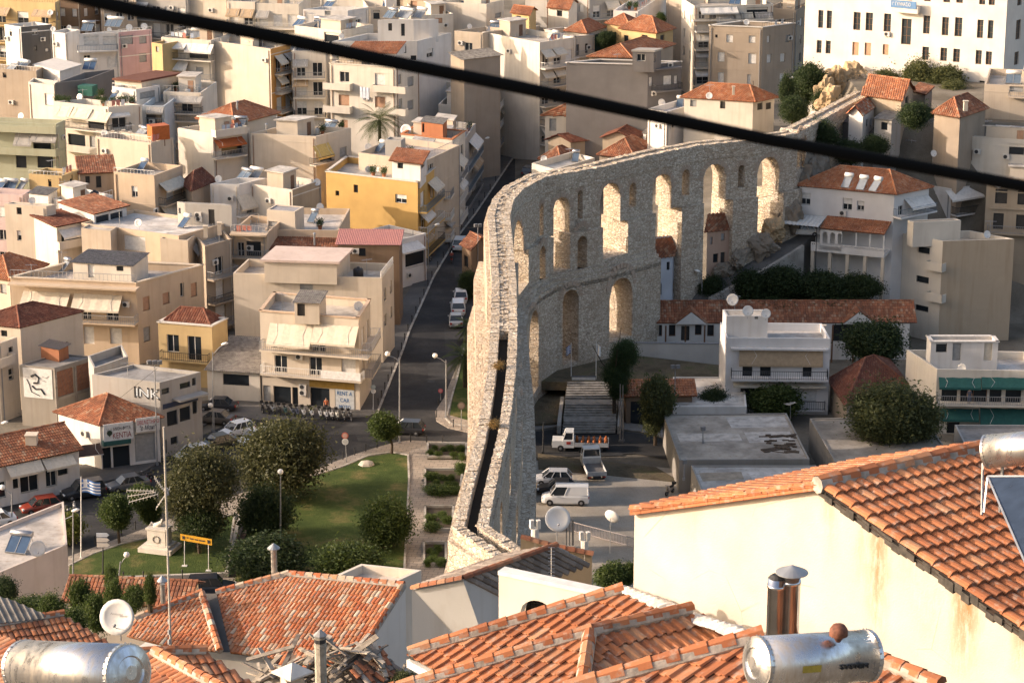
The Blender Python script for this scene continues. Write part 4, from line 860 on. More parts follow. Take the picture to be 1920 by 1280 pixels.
bld('pinklow', 'low pink house with solar panels | at the far left', (-40, 360), (42, 366), (58, 356), 12.8, 'pink', '', '', deck=(.45, .40, .38))
bld('whitehut', 'little white roof house with a grey sheet roof | at the left', (54, 362), (90, 366), (107, 358), 13.4, 'white', '', '', roof='shedL', rh=.35, oh=.2, cor=FIBRO)
bld('whiteroof', 'white flat roofed house | with a black roof tank', (100, 372), (150, 384), (212, 366), 12.8, 'white', '', '', deck=(.66, .63, .58))
bld('ochre1', 'ochre house with peeling walls | behind the white flat roof', (54, 326), (116, 330), (148, 318), 14.2, 'ochre', 'w 90 336 96 350 n', 'w 131 328 137 342 n', dirt=1.)
bld('ochre2', 'old grey ochre house | with a patched tile roof', None, (150, 325), (214, 322), 13.8, 'tan', '', 'w 160 330 168 344 n;w 180 330 190 352 n', roof='shed', dep=6, rh=1., tile='old')
bld('streete', 'low white shop with a pale awning | below the yellow block on the street', None, (752, 449), (799, 437), 6.6, 'white', '', 'a 756 452 798 470 white 1.5;w 760 470 796 500 n', dep=7, par=.5)
# ---------------------------------------------------------------- upper left quarter
U = [
 ('u18', 'green striped apartment block with grey awnings | at the left edge', (-60, 226), (105, 233), (122, 225), 16, 'green', 'w 22 236 54 250 c;a 24 248 58 272 grey 1.4;a 57 245 104 265 grey 1.4;b -60 105 288 1.3 s;b -60 105 246 1.3 s;w 30 292 50 315 n;w 70 292 100 315 n;w 62 252 95 285 n', '', {}),
 ('u13', 'cream corner block full of balcony plants | with three cream awnings', (100, 190), (203, 201), (265, 196), 17.2, 'lcream', 'a 100 198 128 219 cream 1.4;a 130 202 164 221 cream 1.4;a 160 208 200 226 cream 1.4;b 118 203 244 1.4 k;b 108 203 285 1.3 s;w 128 252 160 282 n;w 165 222 195 242 n;w 168 255 178 280 g', 'a 203 212 245 218 white .9;w 210 220 236 240 d;b 203 248 246 1.2 k;w 206 262 218 285 n;b 203 250 288 1.2 k', {}),
 ('u14', 'bluish grey house with a framed loggia | beside the cream corner block', None, (266, 198), (308, 199), 16.6, 'blue', '', 'w 274 212 304 234 n;a 273 201 305 212 grey .8;b 272 305 234 .8 b', {}),
 ('u15', 'white house with a wide grey awning and dark balcony | behind the red roof', None, (306, 172), (377, 174), 17.4, 'lcream', '', 'a 314 180 376 192 grey 1.5;b 306 377 213 1.4 k;w 318 194 326 210 n;w 340 192 362 210 d;G 3 2 B 0. 1.', {}),
 ('u16', 'white penthouse house | in front of the brown greenhouse roof', (210, 162), (255, 168), (300, 160), 18.2, 'white', '', 'w 262 172 290 184 g', {}),
 ('u17', 'flat house with a brown glazed porch | behind the white penthouse', (215, 150), (290, 136), (340, 140), 18.8, 'cream', '', '', dict(roof='slab', deck=(.16, .07, .05))),
 ('u12', 'grey rendered fire wall house | above the planted terrace', (103, 156), (158, 136), (214, 130), 18.5, 'grey', '', '', {}),
 ('u11', 'white terrace house with a curtain door | left of the grey fire wall', (53, 154), (101, 160), (110, 152), 18, 'lcream', 'w 84 176 100 198 s', '', {}),
 ('u10', 'tan low house with two solar heaters | at the left', (-40, 126), (68, 134), (80, 126), 18.6, 'tan', 'w 5 136 12 146 n', '', {}),
 ('u09', 'white flat roofed shelter | below the dark grey wall', (66, 124), (112, 136), (150, 124), 18.4, 'white', '', '', dict(roof='slab', deck=(.6, .57, .53))),
 ('u19', 'stained cream fire wall house | beside the orange water tank', (180, 256), (283, 268), (325, 258), 15.2, 'cream', '', '', dict(dirt=1.4)),
 ('u21', 'white house with an orange awning | and a red sheet roof on top', (333, 240), (399, 250), (468, 240), 15.4, 'lcream', '', 'w 375 255 397 282 n;a 410 258 463 272 orange 1.4;b 405 465 294 1.3 r;w 415 266 455 290 n;b 405 465 252 1.3 s', {}),
 ('u22', 'house under a wide orange hip roof | in front of the blank cream wall', (372, 222), (440, 233), (520, 212), 15.2, 'cream', '', '', dict(roof='hip', rh=2, tile='new')),
 ('u23', 'big blank cream block | with a yellow side awning', (470, 250), (592, 256), (658, 240), 15, 'cream', '', 'a 598 268 628 294 yellow 1.2;b 592 628 306 1.2 k;w 600 285 622 304 n;w 637 276 650 294 g;c 594 282', {}),
 ('u03', 'pink and white apartment block | with a large sheet metal roof', (147, 64), (222, 61), (284, 55), 20.6, 'white', 'w 157 68 185 84 s;w 193 68 219 84 s;b 146 222 96 1.2 b;w 157 104 170 122 d;w 200 104 220 126 s', 'w 226 67 249 84 g;w 261 68 275 82 g;w 261 100 275 117 g', dict(colR=(.55, .37, .37))),
 ('u02', 'white narrow house | left of the pink apartment block', (97, 60), (122, 63), (150, 56), 20.4, 'white', '', '', {}),
 ('u01', 'white house with a dark grey side wall | in the upper left', (8, 46), (39, 51), (97, 46), 20.8, 'white', 'w 18 56 22 68 n;c 14 72', 'w 60 55 72 66 d;w 64 86 69 95 n;w 85 91 92 97 s', dict(colR=(.12, .115, .11))),
 ('u04', 'tiered balcony block with white awnings | right of the pink block', None, (302, 70), (395, 76), 20.5, 'lcream', '', 'a 305 80 345 90 white 1.2;a 345 82 395 98 white 1.2;b 302 395 112 1.3 k;a 303 113 348 130 white 1.3;b 345 395 150 1.2 r;w 368 126 382 140 g;w 310 90 330 104 n;w 355 98 390 110 n', {}),
 ('u05', 'slim ochre house | squeezed behind the pink block', None, (284, 80), (304, 83), 20, 'ochre', '', 'w 292 88 298 98 g', {}),
 ('u02b', 'blank cream fire wall block | with orange balconies on its right', (393, 76), (507, 92), (546, 82), 20.2, 'cream', '', 'G 4 2 B .15 1.', dict(colR=(.58, .30, .10))),
 ('u26', 'pale balcony house | right of the orange balconies', None, (548, 96), (610, 96), 19.6, 'lcream', '', 'G 4 2 B', {}),
 ('u24', 'cream apartment house with rounded balconies | behind the palm tree', (618, 119), (742, 127), (786, 115), 18.6, 'lcream', 'w 637 135 655 154 d;w 703 138 722 160 s;w 635 178 655 198 p;w 703 182 722 203 p;b 605 656 167 1.2 s;b 697 760 172 1.2 s;b 605 656 210 1.2 s;b 705 760 214 1.2 s;w 640 225 652 240 p', 'w 746 140 752 158 g;w 764 144 775 162 g;w 748 185 754 203 g;w 764 188 775 206 g', dict(edge=(.66, .6, .5))),
 ('u25', 'white house with an orange tiled canopy | and a stacked roof hut', (622, 78), (782, 77), (846, 62), 20.6, 'white', 'w 757 84 762 100 n;w 770 104 780 116 n', 'w 800 92 812 108 h', {}),
 ('u33', 'white roof house with one window | in the upper middle', (568, 18), (652, 20), (690, 14), 21.5, 'white', 'w 609 20 620 34 g', '', {}),
 ('u33b', 'broad pale house with a cream soffit | under the black cable', (552, 48), (640, 58), (700, 46), 21, 'lcream', 'w 608 62 635 90 n', '', {}),
 ('u06', 'old ochre block with long balconies | in the top left corner', (-60, -4), (103, 6), (112, 0), 21.5, 'ochre', 'G 3 4 B', '', {}),
 ('u07', 'brown shaded apartment house | in the top left', (103, -4), (150, -2), (190, -8), 21.5, 'brown', 'G 3 2 w', 'G 3 2 w', {}),
 ('u08', 'blank cream top floor house | above the black cable', (350, -8), (424, -4), (428, -10), 22, 'cream', '', '', {}),
 ('u08b', 'white balcony house with a red skylight | near the cable', None, (425, 2), (478, 4), 21.6, 'lcream', '', 'G 3 2 A', {}),
 ('u08c', 'long grey balcony house | at the top behind the cable', None, (255, -10), (352, -4), 21.8, 'lgrey', '', 'G 3 4 B', {}),
 ('u32', 'tan flat house with a tall parapet | left of the street bend', (852, 58), (905, 62), (962, 54), 20.2, 'beige', '', 'w 930 86 942 106 d', {}),
 ('u32b', 'grey sheet roofed house | below the tan parapet', (845, 108), (870, 112), (938, 104), 19.4, 'tan', '', '', dict(roof='shed', rh=.8, cor=FIBRO)),
 ('u34', 'blank pale fire wall house | at the top', (827, 4), (912, 8), (945, 0), 21.4, 'lcream', '', 'w 928 24 940 33 g', {}),
 ('u35', 'salmon and cream house with shutters | at the top', (735, -2), (827, 4), (830, 0), 21.6, 'peach', 'w 812 4 822 22 p;w 770 2 782 12 p', '', {}),
 ('u35b', 'pale house with a row of blue panels | at the top', (600, -12), (735, -6), (740, -12), 21.8, 'lcream', '', '', {}),
 ('u36', 'blue grey balcony house | on the left of the shady street', (925, 66), (963, 70), (1012, 48), 16.4, 'lgrey', 'w 935 80 950 100 d', 'G 6 2 B', {}),
 ('u37', 'cream street house with many awnings | beside the blue grey one', None, (1012, 80), (1078, 70), 20, 'lcream', '', 'G 5 3 A', dict(dep=14)),
 ('u38', 'small cream house with dark shutters | beside the green netting', None, (1078, 70), (1115, 66), 19.2, 'cream', '', 'w 1080 84 1086 104 k;w 1097 82 1103 100 k;b 1078 1115 106 .8 r', dict(edge=(.5, .45, .4))),
 ('u43', 'house wrapped in dark green netting | beside the tile roofs', (1112, 66), (1135, 60), (1170, 56), 19.2, (.012, .03, .028), '', '', {}),
 ('u39', 'cream cottage under an orange gable roof | at the top', (1028, 14), (1066, 18), (1082, 6), 21, 'lcream', 'w 1044 20 1054 31 n', '', dict(roof='gableL', rh=1.3)),
 ('u40', 'grey blue balcony block | at the top centre', (1075, -14), (1105, -8), (1188, -14), 21.6, 'lgrey', '', 'G 3 3 A', {}),
 ('u41', 'white blank house | left of the tall tan block', (1150, 20), (1196, 22), (1250, -14), 21.4, 'white', '', '', {}),
 ('u42', 'house under a bright orange hip roof | left of the tall tan block', (1165, 54), (1230, 62), (1262, 54), 20.2, 'ochre', 'w 1170 66 1178 80 n;w 1203 66 1214 82 n', 'w 1238 66 1246 84 k', dict(roof='hip', rh=2.1)),
 ('u42b', 'smaller house under an orange hip roof | behind the green netting', (1138, 44), (1180, 50), (1200, 42), 20.4, 'ochre', '', '', dict(roof='hip', rh=1.5)),
 ('u42c', 'orange roofed house with a white canopy | behind the street houses', (1062, 58), (1100, 62), (1132, 52), 19.6, 'lcream', '', '', dict(roof='hip', rh=1.6)),
 ('u42d', 'tumbledown tiled cottage | at the top left of the street', (960, 24), (992, 28), (1005, 20), 20.8, 'ochre', 'w 968 30 977 41 n', '', dict(roof='gableL', rh=.9)),
 ('u44', 'long dark grey house | with an outside staircase', (1062, 118), (1215, 122), (1278, 116), 20, 'grey', '', 'w 1217 145 1223 162 s;w 1244 142 1260 160 s;b 1230 1280 170 1.4 k;b 1230 1280 128 1.4 n;w 1264 142 1270 158 s;c 1228 122;c 1256 122;c 1225 175', dict(edge=(.55, .52, .48), dirt=.3)),
 ('u44_room', 'x', (1186, 97), (1226, 98), (1240, 94), 22.2, 'grey', 'w 1194 102 1210 115 d', 'w 1224 104 1229 116 s', dict(host='u44', roof='slab', deck=(.36, .34, .31), oh=.2)),
 ('u44t', 'orange tiled roof house | behind the long dark grey house', (1105, 106), (1186, 108), (1262, 84), 19.4, 'tan', '', '', dict(roof='hip', rh=1.6)),
 ('u45', 'tall blank tan block | behind the grey house', (1250, -40), (1328, -30), (1352, -36), 25, 'beige', '', '', dict(dirt=.7)),
 ('u45b', 'balcony block with wide white awnings | above the tan window house', None, (1302, 12), (1450, 8), 22.5, 'lcream', '', 'a 1315 14 1385 25 white 1.3;w 1310 22 1322 36 d;w 1330 24 1345 36 d;b 1300 1395 38 1.2 r;w 1400 14 1440 34 n;b 1390 1450 36 1.3 k;G 5 4 A', {}),
 ('u46', 'tan house with white shutters | left of the school', (1330, 48), (1430, 52), (1490, 44), 21.2, 'tan', 'w 1362 65 1375 80 s;w 1404 67 1417 81 s;w 1346 98 1358 116 s;w 1403 101 1418 120 s;w 1346 136 1357 157 s;w 1401 140 1408 158 s;w 1341 65 1345 71 n', 'w 1438 68 1444 80 s;w 1473 66 1481 79 g;w 1438 102 1446 118 s;w 1463 100 1472 116 s;w 1462 137 1471 162 s', dict(dirt=.8, edge=(.62, .58, .52))),
 ('u47', 'villa under a wide orange hip roof | below the tan house', (1283, 183), (1412, 191), (1452, 183), 17, 'lcream', 'w 1294 188 1306 200 g;w 1350 190 1360 204 k', 'w 1420 194 1430 206 k;w 1436 192 1446 205 k', dict(roof='hip', rh=2)),
 ('u48', 'white flat house with a satellite dish | left of the orange roofed villa', (1215, 204), (1250, 210), (1318, 190), 15.2, 'white', '', '', dict(deck=(.66, .63, .6))),
 ('u49', 'low white house with small awnings | below the orange roofed villa', (1335, 214), (1405, 224), (1445, 212), 14, 'white', 'w 1345 228 1360 238 n;w 1378 226 1385 240 d', 'a 1405 220 1425 228 white .9;w 1415 226 1426 242 n;w 1432 222 1440 236 n', dict(roof='slab', deck=(.66, .63, .6))),
 ('u50', 'derelict cream house with closed shutters | behind the aqueduct bend', (1022, 217), (1130, 219), (1178, 216), 10.6, 'lcream', 'w 1030 223 1043 246 g;w 1067 222 1081 248 g;w 1099 224 1112 249 g', 'w 1135 224 1141 243 g;w 1148 223 1153 240 g;w 1158 222 1163 240 g;w 1167 221 1172 238 g', dict(roof='hip', rh=2, tile='old', dirt=1.)),
 ('u51', 'ruined stone house with a broken roof | behind the aqueduct', (1028, 262), (1070, 266), (1112, 262), 8, 'stone', '', '', dict(roof='gableR', rh=1, tile='dark', dirt=1.2)),
 ('u52', 'tiny house with a pyramid tile roof | at the aqueduct bend', (1014, 298), (1052, 304), (1085, 294), 7, 'tan', '', '', dict(roof='hip', rh=1.8, tile='old')),
 ('u53', 'low house under an orange brown hip roof | behind the aqueduct', (1124, 290), (1190, 296), (1232, 278), 8.6, 'tan', '', '', dict(roof='hip', rh=2.2, tile='old')),
 ('u53b', 'collapsed tile roof shed | behind the aqueduct', (1130, 258), (1188, 262), (1206, 250), 9.4, 'stone', '', '', dict(roof='gableR', rh=1.2, tile='dark')),
 ('u54', 'white hut with a rusty door | behind the aqueduct parapet', (1206, 250), (1260, 255), (1272, 248), 10, 'white', 'w 1211 252 1220 272 p', '', dict(roof='shedL', rh=.6, oh=.2, cor=FIBRO)),
 ('u55', 'cream flat house tucked against the aqueduct | beside the street', (997, 306), (1040, 318), (1115, 296), 9, 'lcream', '', '', dict(deck=(.62, .57, .5))),
 # ---- far rows closing the town at the top
 ('v1', 'dark street house row | beyond the street bend', (985, -10), (1030, -6), (1078, -20), 21.5, 'lgrey', '', 'G 4 2 B', {}),
 ('v2', 'white far house with blinds | at the top edge by the cable', None, (480, 6), (560, 8), 21.4, 'lcream', '', 'G 3 3 B', {}),
 ('v3', 'cream far house | above the pale house at the cable', None, (690, 14), (770, 12), 21, 'cream', '', 'w 700 20 712 36 n;w 740 20 756 30 g', {}),
 ('v4', 'far ochre house | near the white roof house', None, (770, 30), (850, 26), 20.6, 'lcream', '', 'w 782 36 800 48 n;w 815 34 830 44 p', {}),
 ('v5', 'tan far house with dark windows | behind the dark grey wall', None, (190, 6), (255, 4), 21.2, 'tan', '', 'G 3 3 w', {}),
]
for k, lb, A, B, Cc, z, col, L_, R_, kw in U: bld(k, lb, A, B, Cc, z, col, L_, R_, **kw)
bld('u25_canopy', 'x', (648, 101), (742, 101), (760, 92), 20.2, 'white', '', '', host='u25', roof='shedL', rh=1.2, oh=.1, base=19.7)
bld('u25_hut', 'x', (708, 38), (775, 38), (822, 36), 23.4, 'white', 'w 728 44 735 58 k;w 752 45 759 68 n', '', host='u25', par=.2)
bld('v6', 'tan balcony house | in the gap left of the school', (1440, 14), (1492, 20), (1514, 10), 20, 'tan', 'G 4 1 B', '')
# ---------------------------------------------------------------- the hill with the school, and the east side
gy = bld('school_building.1', 'large white school on the hill | with tall brown windows and a blue banner', (1512, -52), (1890, -22), (1960, -40), 36, (.72, .67, .60),
    ';'.join('w %s t' % w for w in ('1534 20 1543 53', '1550 21 1560 54', '1600 23 1613 57', '1623 24 1636 58', '1657 26 1670 60', '1731 30 1744 64', '1766 32 1779 67', '1790 33 1804 69', '1832 37 1843 72', '1852 38 1862 73', '1531 76 1541 100', '1548 77 1557 101', '1729 88 1741 113', '1763 90 1776 115', '1787 92 1800 117', '1829 95 1840 121', '1848 97 1859 122', '1733 -20 1746 3', '1769 -18 1782 5', '1793 -17 1806 6', '1836 -12 1847 9', '1854 -11 1865 10', '1600 -28 1613 -2', '1623 -27 1636 -1', '1657 -24 1670 0')) + ';w 1598 80 1610 104 p;w 1621 81 1633 104 p;w 1655 83 1666 103 p;w 1690 36 1708 84 t;w 1692 -16 1710 1 t;w 1835 152 1845 186 n;c 1664 64',
    'w 1905 37 1914 74 t;w 1902 97 1910 122 t;w 1908 -10 1916 10 t', cat='school', par=.6, dirt=.3, base=14)
bld('villa', 'white villa with an orange hip roof | right of the aqueduct', (1499, 348), (1677, 364), (1742, 351), 18, (.70, .68, .66), 'w 1502 362 1520 384 h;w 1580 372 1598 394 h;w 1607 377 1621 395 h;c 1581 399', 'a 1712 366 1755 388 white 1.5;b 1690 1757 402 1.4 b;w 1684 386 1694 408 d;w 1712 382 1740 400 n', roof='hip', rh=2.3, tile='new', fine=(.24, .42), oh=.35, base=-1, dirt=.15)
bld('blotchy', 'tall stained apartment block | with bare plaster right of the villa', (1686, 436), (1768, 452), (1902, 448), 12.8, 'lcream', 'w 1721 463 1743 475 n;w 1718 518 1742 530 n;w 1716 572 1741 583 n;b 1735 1766 505 .9 s;b 1735 1766 563 .9 s', '', dirt=1.6, colR=(.50, .40, .29), deck=(.55, .46, .36))
bld('blotchy_hut', 'x', (1702, 413), (1713, 417), (1802, 413), 15, 'lcream', '', '', host='blotchy', par=.1, deck=(.5, .4, .3))
bld('whiteb', 'white balcony house | behind the villa with a pale awning', (1716, 344), (1784, 354), (1850, 344), 15.2, 'white', '', 'a 1786 352 1846 372 white 1.4;w 1786 376 1800 398 n;w 1815 372 1832 392 n;b 1795 1850 400 1.3 k', base=-1)
bld('neoclass', 'grey beige neoclassical house | with dark shutters at the right edge', None, (1850, 345), (1990, 352), 16.4, 'stone', '', 'w 1866 355 1888 382 k;w 1862 400 1882 430 k;w 1908 358 1928 384 k;w 1905 402 1925 430 k;b 1855 1990 348 .7 s;b 1855 1990 392 .2 n;b 1850 1990 440 1 r', base=-1, dep=12)
bld('redgable', 'white gabled house with a dark red roof | below the hill cottages', (1618, 287), (1795, 307), (1846, 298), 17.4, (.72, .69, .66), 'w 1682 275 1708 292 n', '', roof='gableR', rh=2.6, tile='dark', fine=(.28, .5), oh=.25)
bld('creamflat', 'cream flat roofed house | with blue solar panels on the right', (1775, 252), (1862, 259), (1960, 264), 21.5, 'lcream', '', 'w 1892 270 1920 290 n', deck=(.6, .55, .48))
bld('beigetall', 'tall beige house below the school | at the right edge', (1846, 158), (1985, 164), None, 27, 'beige', 'w 1893 160 1918 174 g;b 1890 1925 182 .8 r', '', dep=12)
bld('cottage1', 'hill cottage with a bright orange gable roof | at the end of the aqueduct', (1620, 178), (1690, 188), (1712, 170), 26, 'stone', '', 'w 1697 182 1703 198 n', roof='gableL', rh=2, tile='new')
bld('cottage2', 'small hill shed with a pale orange roof | under the cottage', (1592, 212), (1618, 216), (1640, 200), 24.6, 'white', '', 'w 1624 224 1628 236 n;w 1632 222 1635 236 n', roof='gableR', rh=1.2, tile='mixed')
bld('cottage3', 'dark slate grey shed | against the aqueduct wall', (1554, 222), (1600, 232), (1618, 222), 23, 'grey', '', '', roof='shedL', rh=.6, oh=.2, cor=simple((.10, .10, .105), .8))
bld('cottage4', 'old shed with a mossy grey roof | among the hill cottages', (1588, 240), (1650, 254), (1672, 236), 21.6, 'lgrey', '', 'w 1654 256 1660 268 n', roof='shedL', rh=.7, cor=FIBRO, oh=.2)
bld('cottage5', 'whitewashed old house with a rusted lean-to | among the hill cottages', (1640, 222), (1672, 226), (1690, 218), 24, 'lgrey', 'w 1652 230 1664 244 n', '', roof='shedL', rh=.5, cor=FIBRO, oh=.2, dirt=1.2)
bld('cottage6', 'house under a long brown red tile roof | right of the hill cottages', (1752, 212), (1800, 220), (1848, 204), 24.6, 'tan', '', '', roof='hip', rh=2., tile='old')
bld('cottage7', 'small rust red roofed shelter | beside the hill cottage', (1712, 170), (1735, 176), (1748, 168), 25.6, 'grey', '', '', roof='shedL', rh=.4, tile='old')
bld('tiled_hall.1', 'long hall with a red brown tiled roof | behind the white courtyard wall', None, (1207, 605), (1706, 604), 4.6, 'white', '', 'w 1208 610 1220 636 k;w 1229 609 1241 630 o;w 1254 609 1267 630 o;w 1277 611 1293 638 k;w 1303 609 1315 628 o;w 1326 609 1339 630 o;w 1560 609 1600 640 n;w 1610 612 1650 640 n', roof='gableR', dep=5.5, rh=1.9, tile='old', fine=(.30, .42), oh=.5, base=-.5)
bld('balconyblock', 'white three storey apartment house | with a tan blind and dark balcony', (1350, 604), (1362, 633), (1557, 635), 8.8, (.70, .68, .66), '', 'a 1386 652 1543 684 tan .5;b 1371 1553 712 1.4 k;w 1392 684 1410 708 n;w 1425 684 1445 708 n;w 1505 686 1522 708 n;b 1371 1553 654 .5 n;w 1388 728 1415 750 n;w 1502 727 1531 752 s;b 1372 1547 768 .5 k;w 1435 730 1460 752 n;a 1375 718 1550 724 cream .8', deck=(.58, .54, .5), dirt=.35)
bld('balconyblock_hut', 'x', (1355, 580), (1362, 592), (1440, 592), 10.8, (.68, .66, .63), '', 'w 1415 590 1422 598 g', host='balconyblock', par=.1)
bld('greenawning', 'pale apartment house with dark green awnings | at the right edge', (1700, 655), (1757, 692), (1985, 696), 7.3, 'lcream', '', 'a 1761 708 1840 727 green .9;a 1841 708 1960 727 green .9;b 1757 1985 760 1.3 r;a 1763 766 1836 787 green .9;a 1838 766 1960 796 green .9;w 1765 730 1795 756 n;w 1800 730 1850 756 o;w 1855 730 1878 756 n;w 1885 730 1915 756 n;w 1775 790 1800 812 n', deck=(.52, .49, .46))
bld('greenawning_room', 'x', (1738, 630), (1746, 641), (1872, 641), 9.6, 'white', '', 'w 1755 642 1776 660 n;w 1786 643 1801 676 g;w 1845 644 1860 676 c', host='greenawning', par=.3, edge=(.66, .62, .57))
bld('darkhip', 'old house under a dark brown tile roof | between the two balcony blocks', (1557, 712), (1588, 758), (1700, 722), 3.4, 'tan', '', '', roof='hip', rh=3., tile='dark', fine=(.28, .42))
bld('flatroof_a', 'low building with a stained concrete flat roof | beside the parking lot', (1244, 776), (1274, 862), (1518, 860), 3.6, (.30, .28, .25), '', '', deck=(.42, .37, .31), par=.12, dirt=1.2)
bld('flatroof_b', 'lower flat roof with pale patches | in front of the stained concrete roof', (1296, 872), (1318, 926), (1560, 926), 3.2, (.36, .34, .31), '', '', deck=(.50, .47, .43), par=.12)
bld('flatroof_c', 'low flat roofed building under a big bush | right of the stained roof', (1518, 784), (1566, 866), (1790, 862), 3.6, (.28, .26, .23), '', '', deck=(.34, .30, .25), par=.1, dirt=1.2)
bld('flatroof_d', 'small concrete roof with a pale border | below the green awnings', (1790, 796), (1818, 850), (1960, 850), 3.4, 'lgrey', '', '', deck=(.3, .28, .26), par=.3)
bld('flatroof_e', 'white flat roof behind the entrance canopy | beside the white apartment house', (1262, 706), (1262, 762), (1400, 762), 2.6, 'white', '', '', deck=(.55, .51, .46), par=.1, base=-1)
bld('blue_house.1', 'small pale blue house built between the aqueduct piers | with a brown tile roof', (1224, 484), (1261, 480), (1267, 474), 11.7, (.52, .56, .62), 'w 1224 491 1230 512 n;w 1250 491 1255 506 n;w 1228 532 1240 553 n', 'w 1262 524 1266 548 n', roof='shedL', rh=2.2, tile='old', oh=.3, base=3)
bld('pink_house.1', 'derelict pink house built between the aqueduct piers | with a rusty tile roof', (1326, 435), (1372, 430), (1377, 425), 13.9, (.48, .33, .25), 'w 1332 444 1336 458 g;w 1352 437 1359 451 g;w 1337 476 1346 492 n;w 1351 473 1359 498 k', '', roof='shedL', rh=1.9, tile='old', oh=.25, base=6, dirt=1.2)
# ---------------------------------------------------------------- near houses on the slope below the camera
TM = {}
def tile_mesh(h, flat=False):
    k = (h, flat)
    if k in TM: return TM[k]
    b = MB(); pr = [(-.5, 0), (-.44, .55), (-.25, .95), (0, 1.08), (.25, .95), (.44, .55), (.5, 0)] if not flat else [(-.5, .45), (-.42, 1.0), (-.1, 1.0), (0, .3), (.2, .12), (.42, .12), (.5, .45)]
    A = [(x * .94, 0, h * .75 * y) for x, y in pr]; B = [(x * 1.02, 1, h * y + .035) for x, y in pr]
    for i in range(len(pr) - 1): b.poly([A[i], B[i], B[i + 1], A[i + 1]])
    bot = [(x, y, -.02 if not flat else z - h * .35) for x, y, z in B]
    for i in range(len(pr) - 1): b.poly([B[i], bot[i], bot[i + 1], B[i + 1]])
    TM[k] = b; return b
def tiled(th, polys, downs, pitch, row, h, mat, limit, flat=False, jit=.02, skip=0.):
    """every tile a sub-part of the roof part (nearest `limit`), the rest one stuff part"""
    allt = []
    for pl, dn in zip(polys, downs):
        rf = MB(); nl = []; tile_face(rf, pl, dn, pitch, row, h, emit=lambda *a: nl.append(a)); roof = rf.build('roof', simple((.16, .11, .08), .9, 0, .2), th); allt += [(*a, roof) for a in nl]
    b = tile_mesh(h, flat); ms = [b.mesh('roof_tile', tile_mat(m)) for m in mat]
    r = random.Random(5); rest = MB()
    allt = [t for t in allt if -60 < pix(t[0])[0] < 1980 and pix(t[0])[1] < 1320]
    allt.sort(key=lambda t: (t[0] - CAM).length)
    for n, (p, ac, dn, nr, pw, ln, rv, j, k, i, roof) in enumerate(allt):
        if r.random() < skip: continue
        q = p + ac * r.uniform(-jit, jit) * pw; d2 = (dn + ac * r.uniform(-jit, jit)).normalized(); a2 = d2.cross(nr)
        mt = M((( a2.x * pw, d2.x * ln, nr.x, q.x), (a2.y * pw, d2.y * ln, nr.y, q.y), (a2.z * pw, d2.z * ln, nr.z, q.z), (0, 0, 0, 1)))
        if n < limit:
            o = link('roof_tile', ms[int(rv * len(ms))], roof); o.matrix_local = M.Translation(-wloc(roof)) @ mt
        else:
            for f in b.f: rest.poly([mt @ V(b.v[x]) for x in f], int(rv * len(ms)), r.random())
    if rest.v: o = rest.build('roof_tiles', [tile_mat(m) for m in mat], th); o['kind'] = 'stuff'
    return roof
def onpl(o, e, u, pts, lift=0.):
    n = V(e).cross(V(u)).normalized(); o = V(o) + n * lift; return [CAM + ray(*p) * ((o - CAM).dot(n) / ray(*p).dot(n)) for p in pts]
def near_house(name, label, at): return thing(name, label, 'house', at)
def capline(th, a, b, pitch, rad, mat='new', mortar=True):
    g = MB(); caps(g, a, b, pitch, rad); o = g.build('ridge_caps', tile_mat(mat), th)
    if mortar: m = MB(); m.tube([a - V((0, 0, rad * .35)), b - V((0, 0, rad * .35))], rad * 1.15, 8); m.build('mortar_bed', concrete((.42, .38, .33), 3.), th)
# --- the big house with the stained gable wall
LE, RE = PD(1190, 954, 91), PD(1985, 1216, 108); fcg = Fac(LE, RE)
s_, z_ = fcg.at(1543, 906); AP = fcg.pt(s_, z_); RD = P(1990, 812, AP.z) - AP
hb = near_house('white_gable_house', 'big near house with a rust stained white gable wall and orange barrel tiles', V((RE.x, RE.y, 56)))
g = MB(); bl = V((LE.x, LE.y, 56)); br_ = V((RE.x, RE.y, 56)); k = 24
for i in range(k):       # gable wall as narrow upright strips
    a, b = s_ * i / k, s_ * (i + 1) / k
    zt = lambda s: LE.z + (AP.z - LE.z) * s / s_ if s <= s_ else AP.z + (RE.z - AP.z) * (s - s_) / (fcg.L - s_)
    for c, d in ((a, b), (s_ + (fcg.L - s_) * i / k, s_ + (fcg.L - s_) * (i + 1) / k)):
        g.poly([fcg.pt(c, 56), fcg.pt(d, 56), fcg.pt(d, zt(d) - .12), fcg.pt(c, zt(c) - .12)])
g.poly([bl + RD, bl, V((*bl.xy, LE.z - .12)), V(((bl + RD).x, (bl + RD).y, LE.z - .12))])
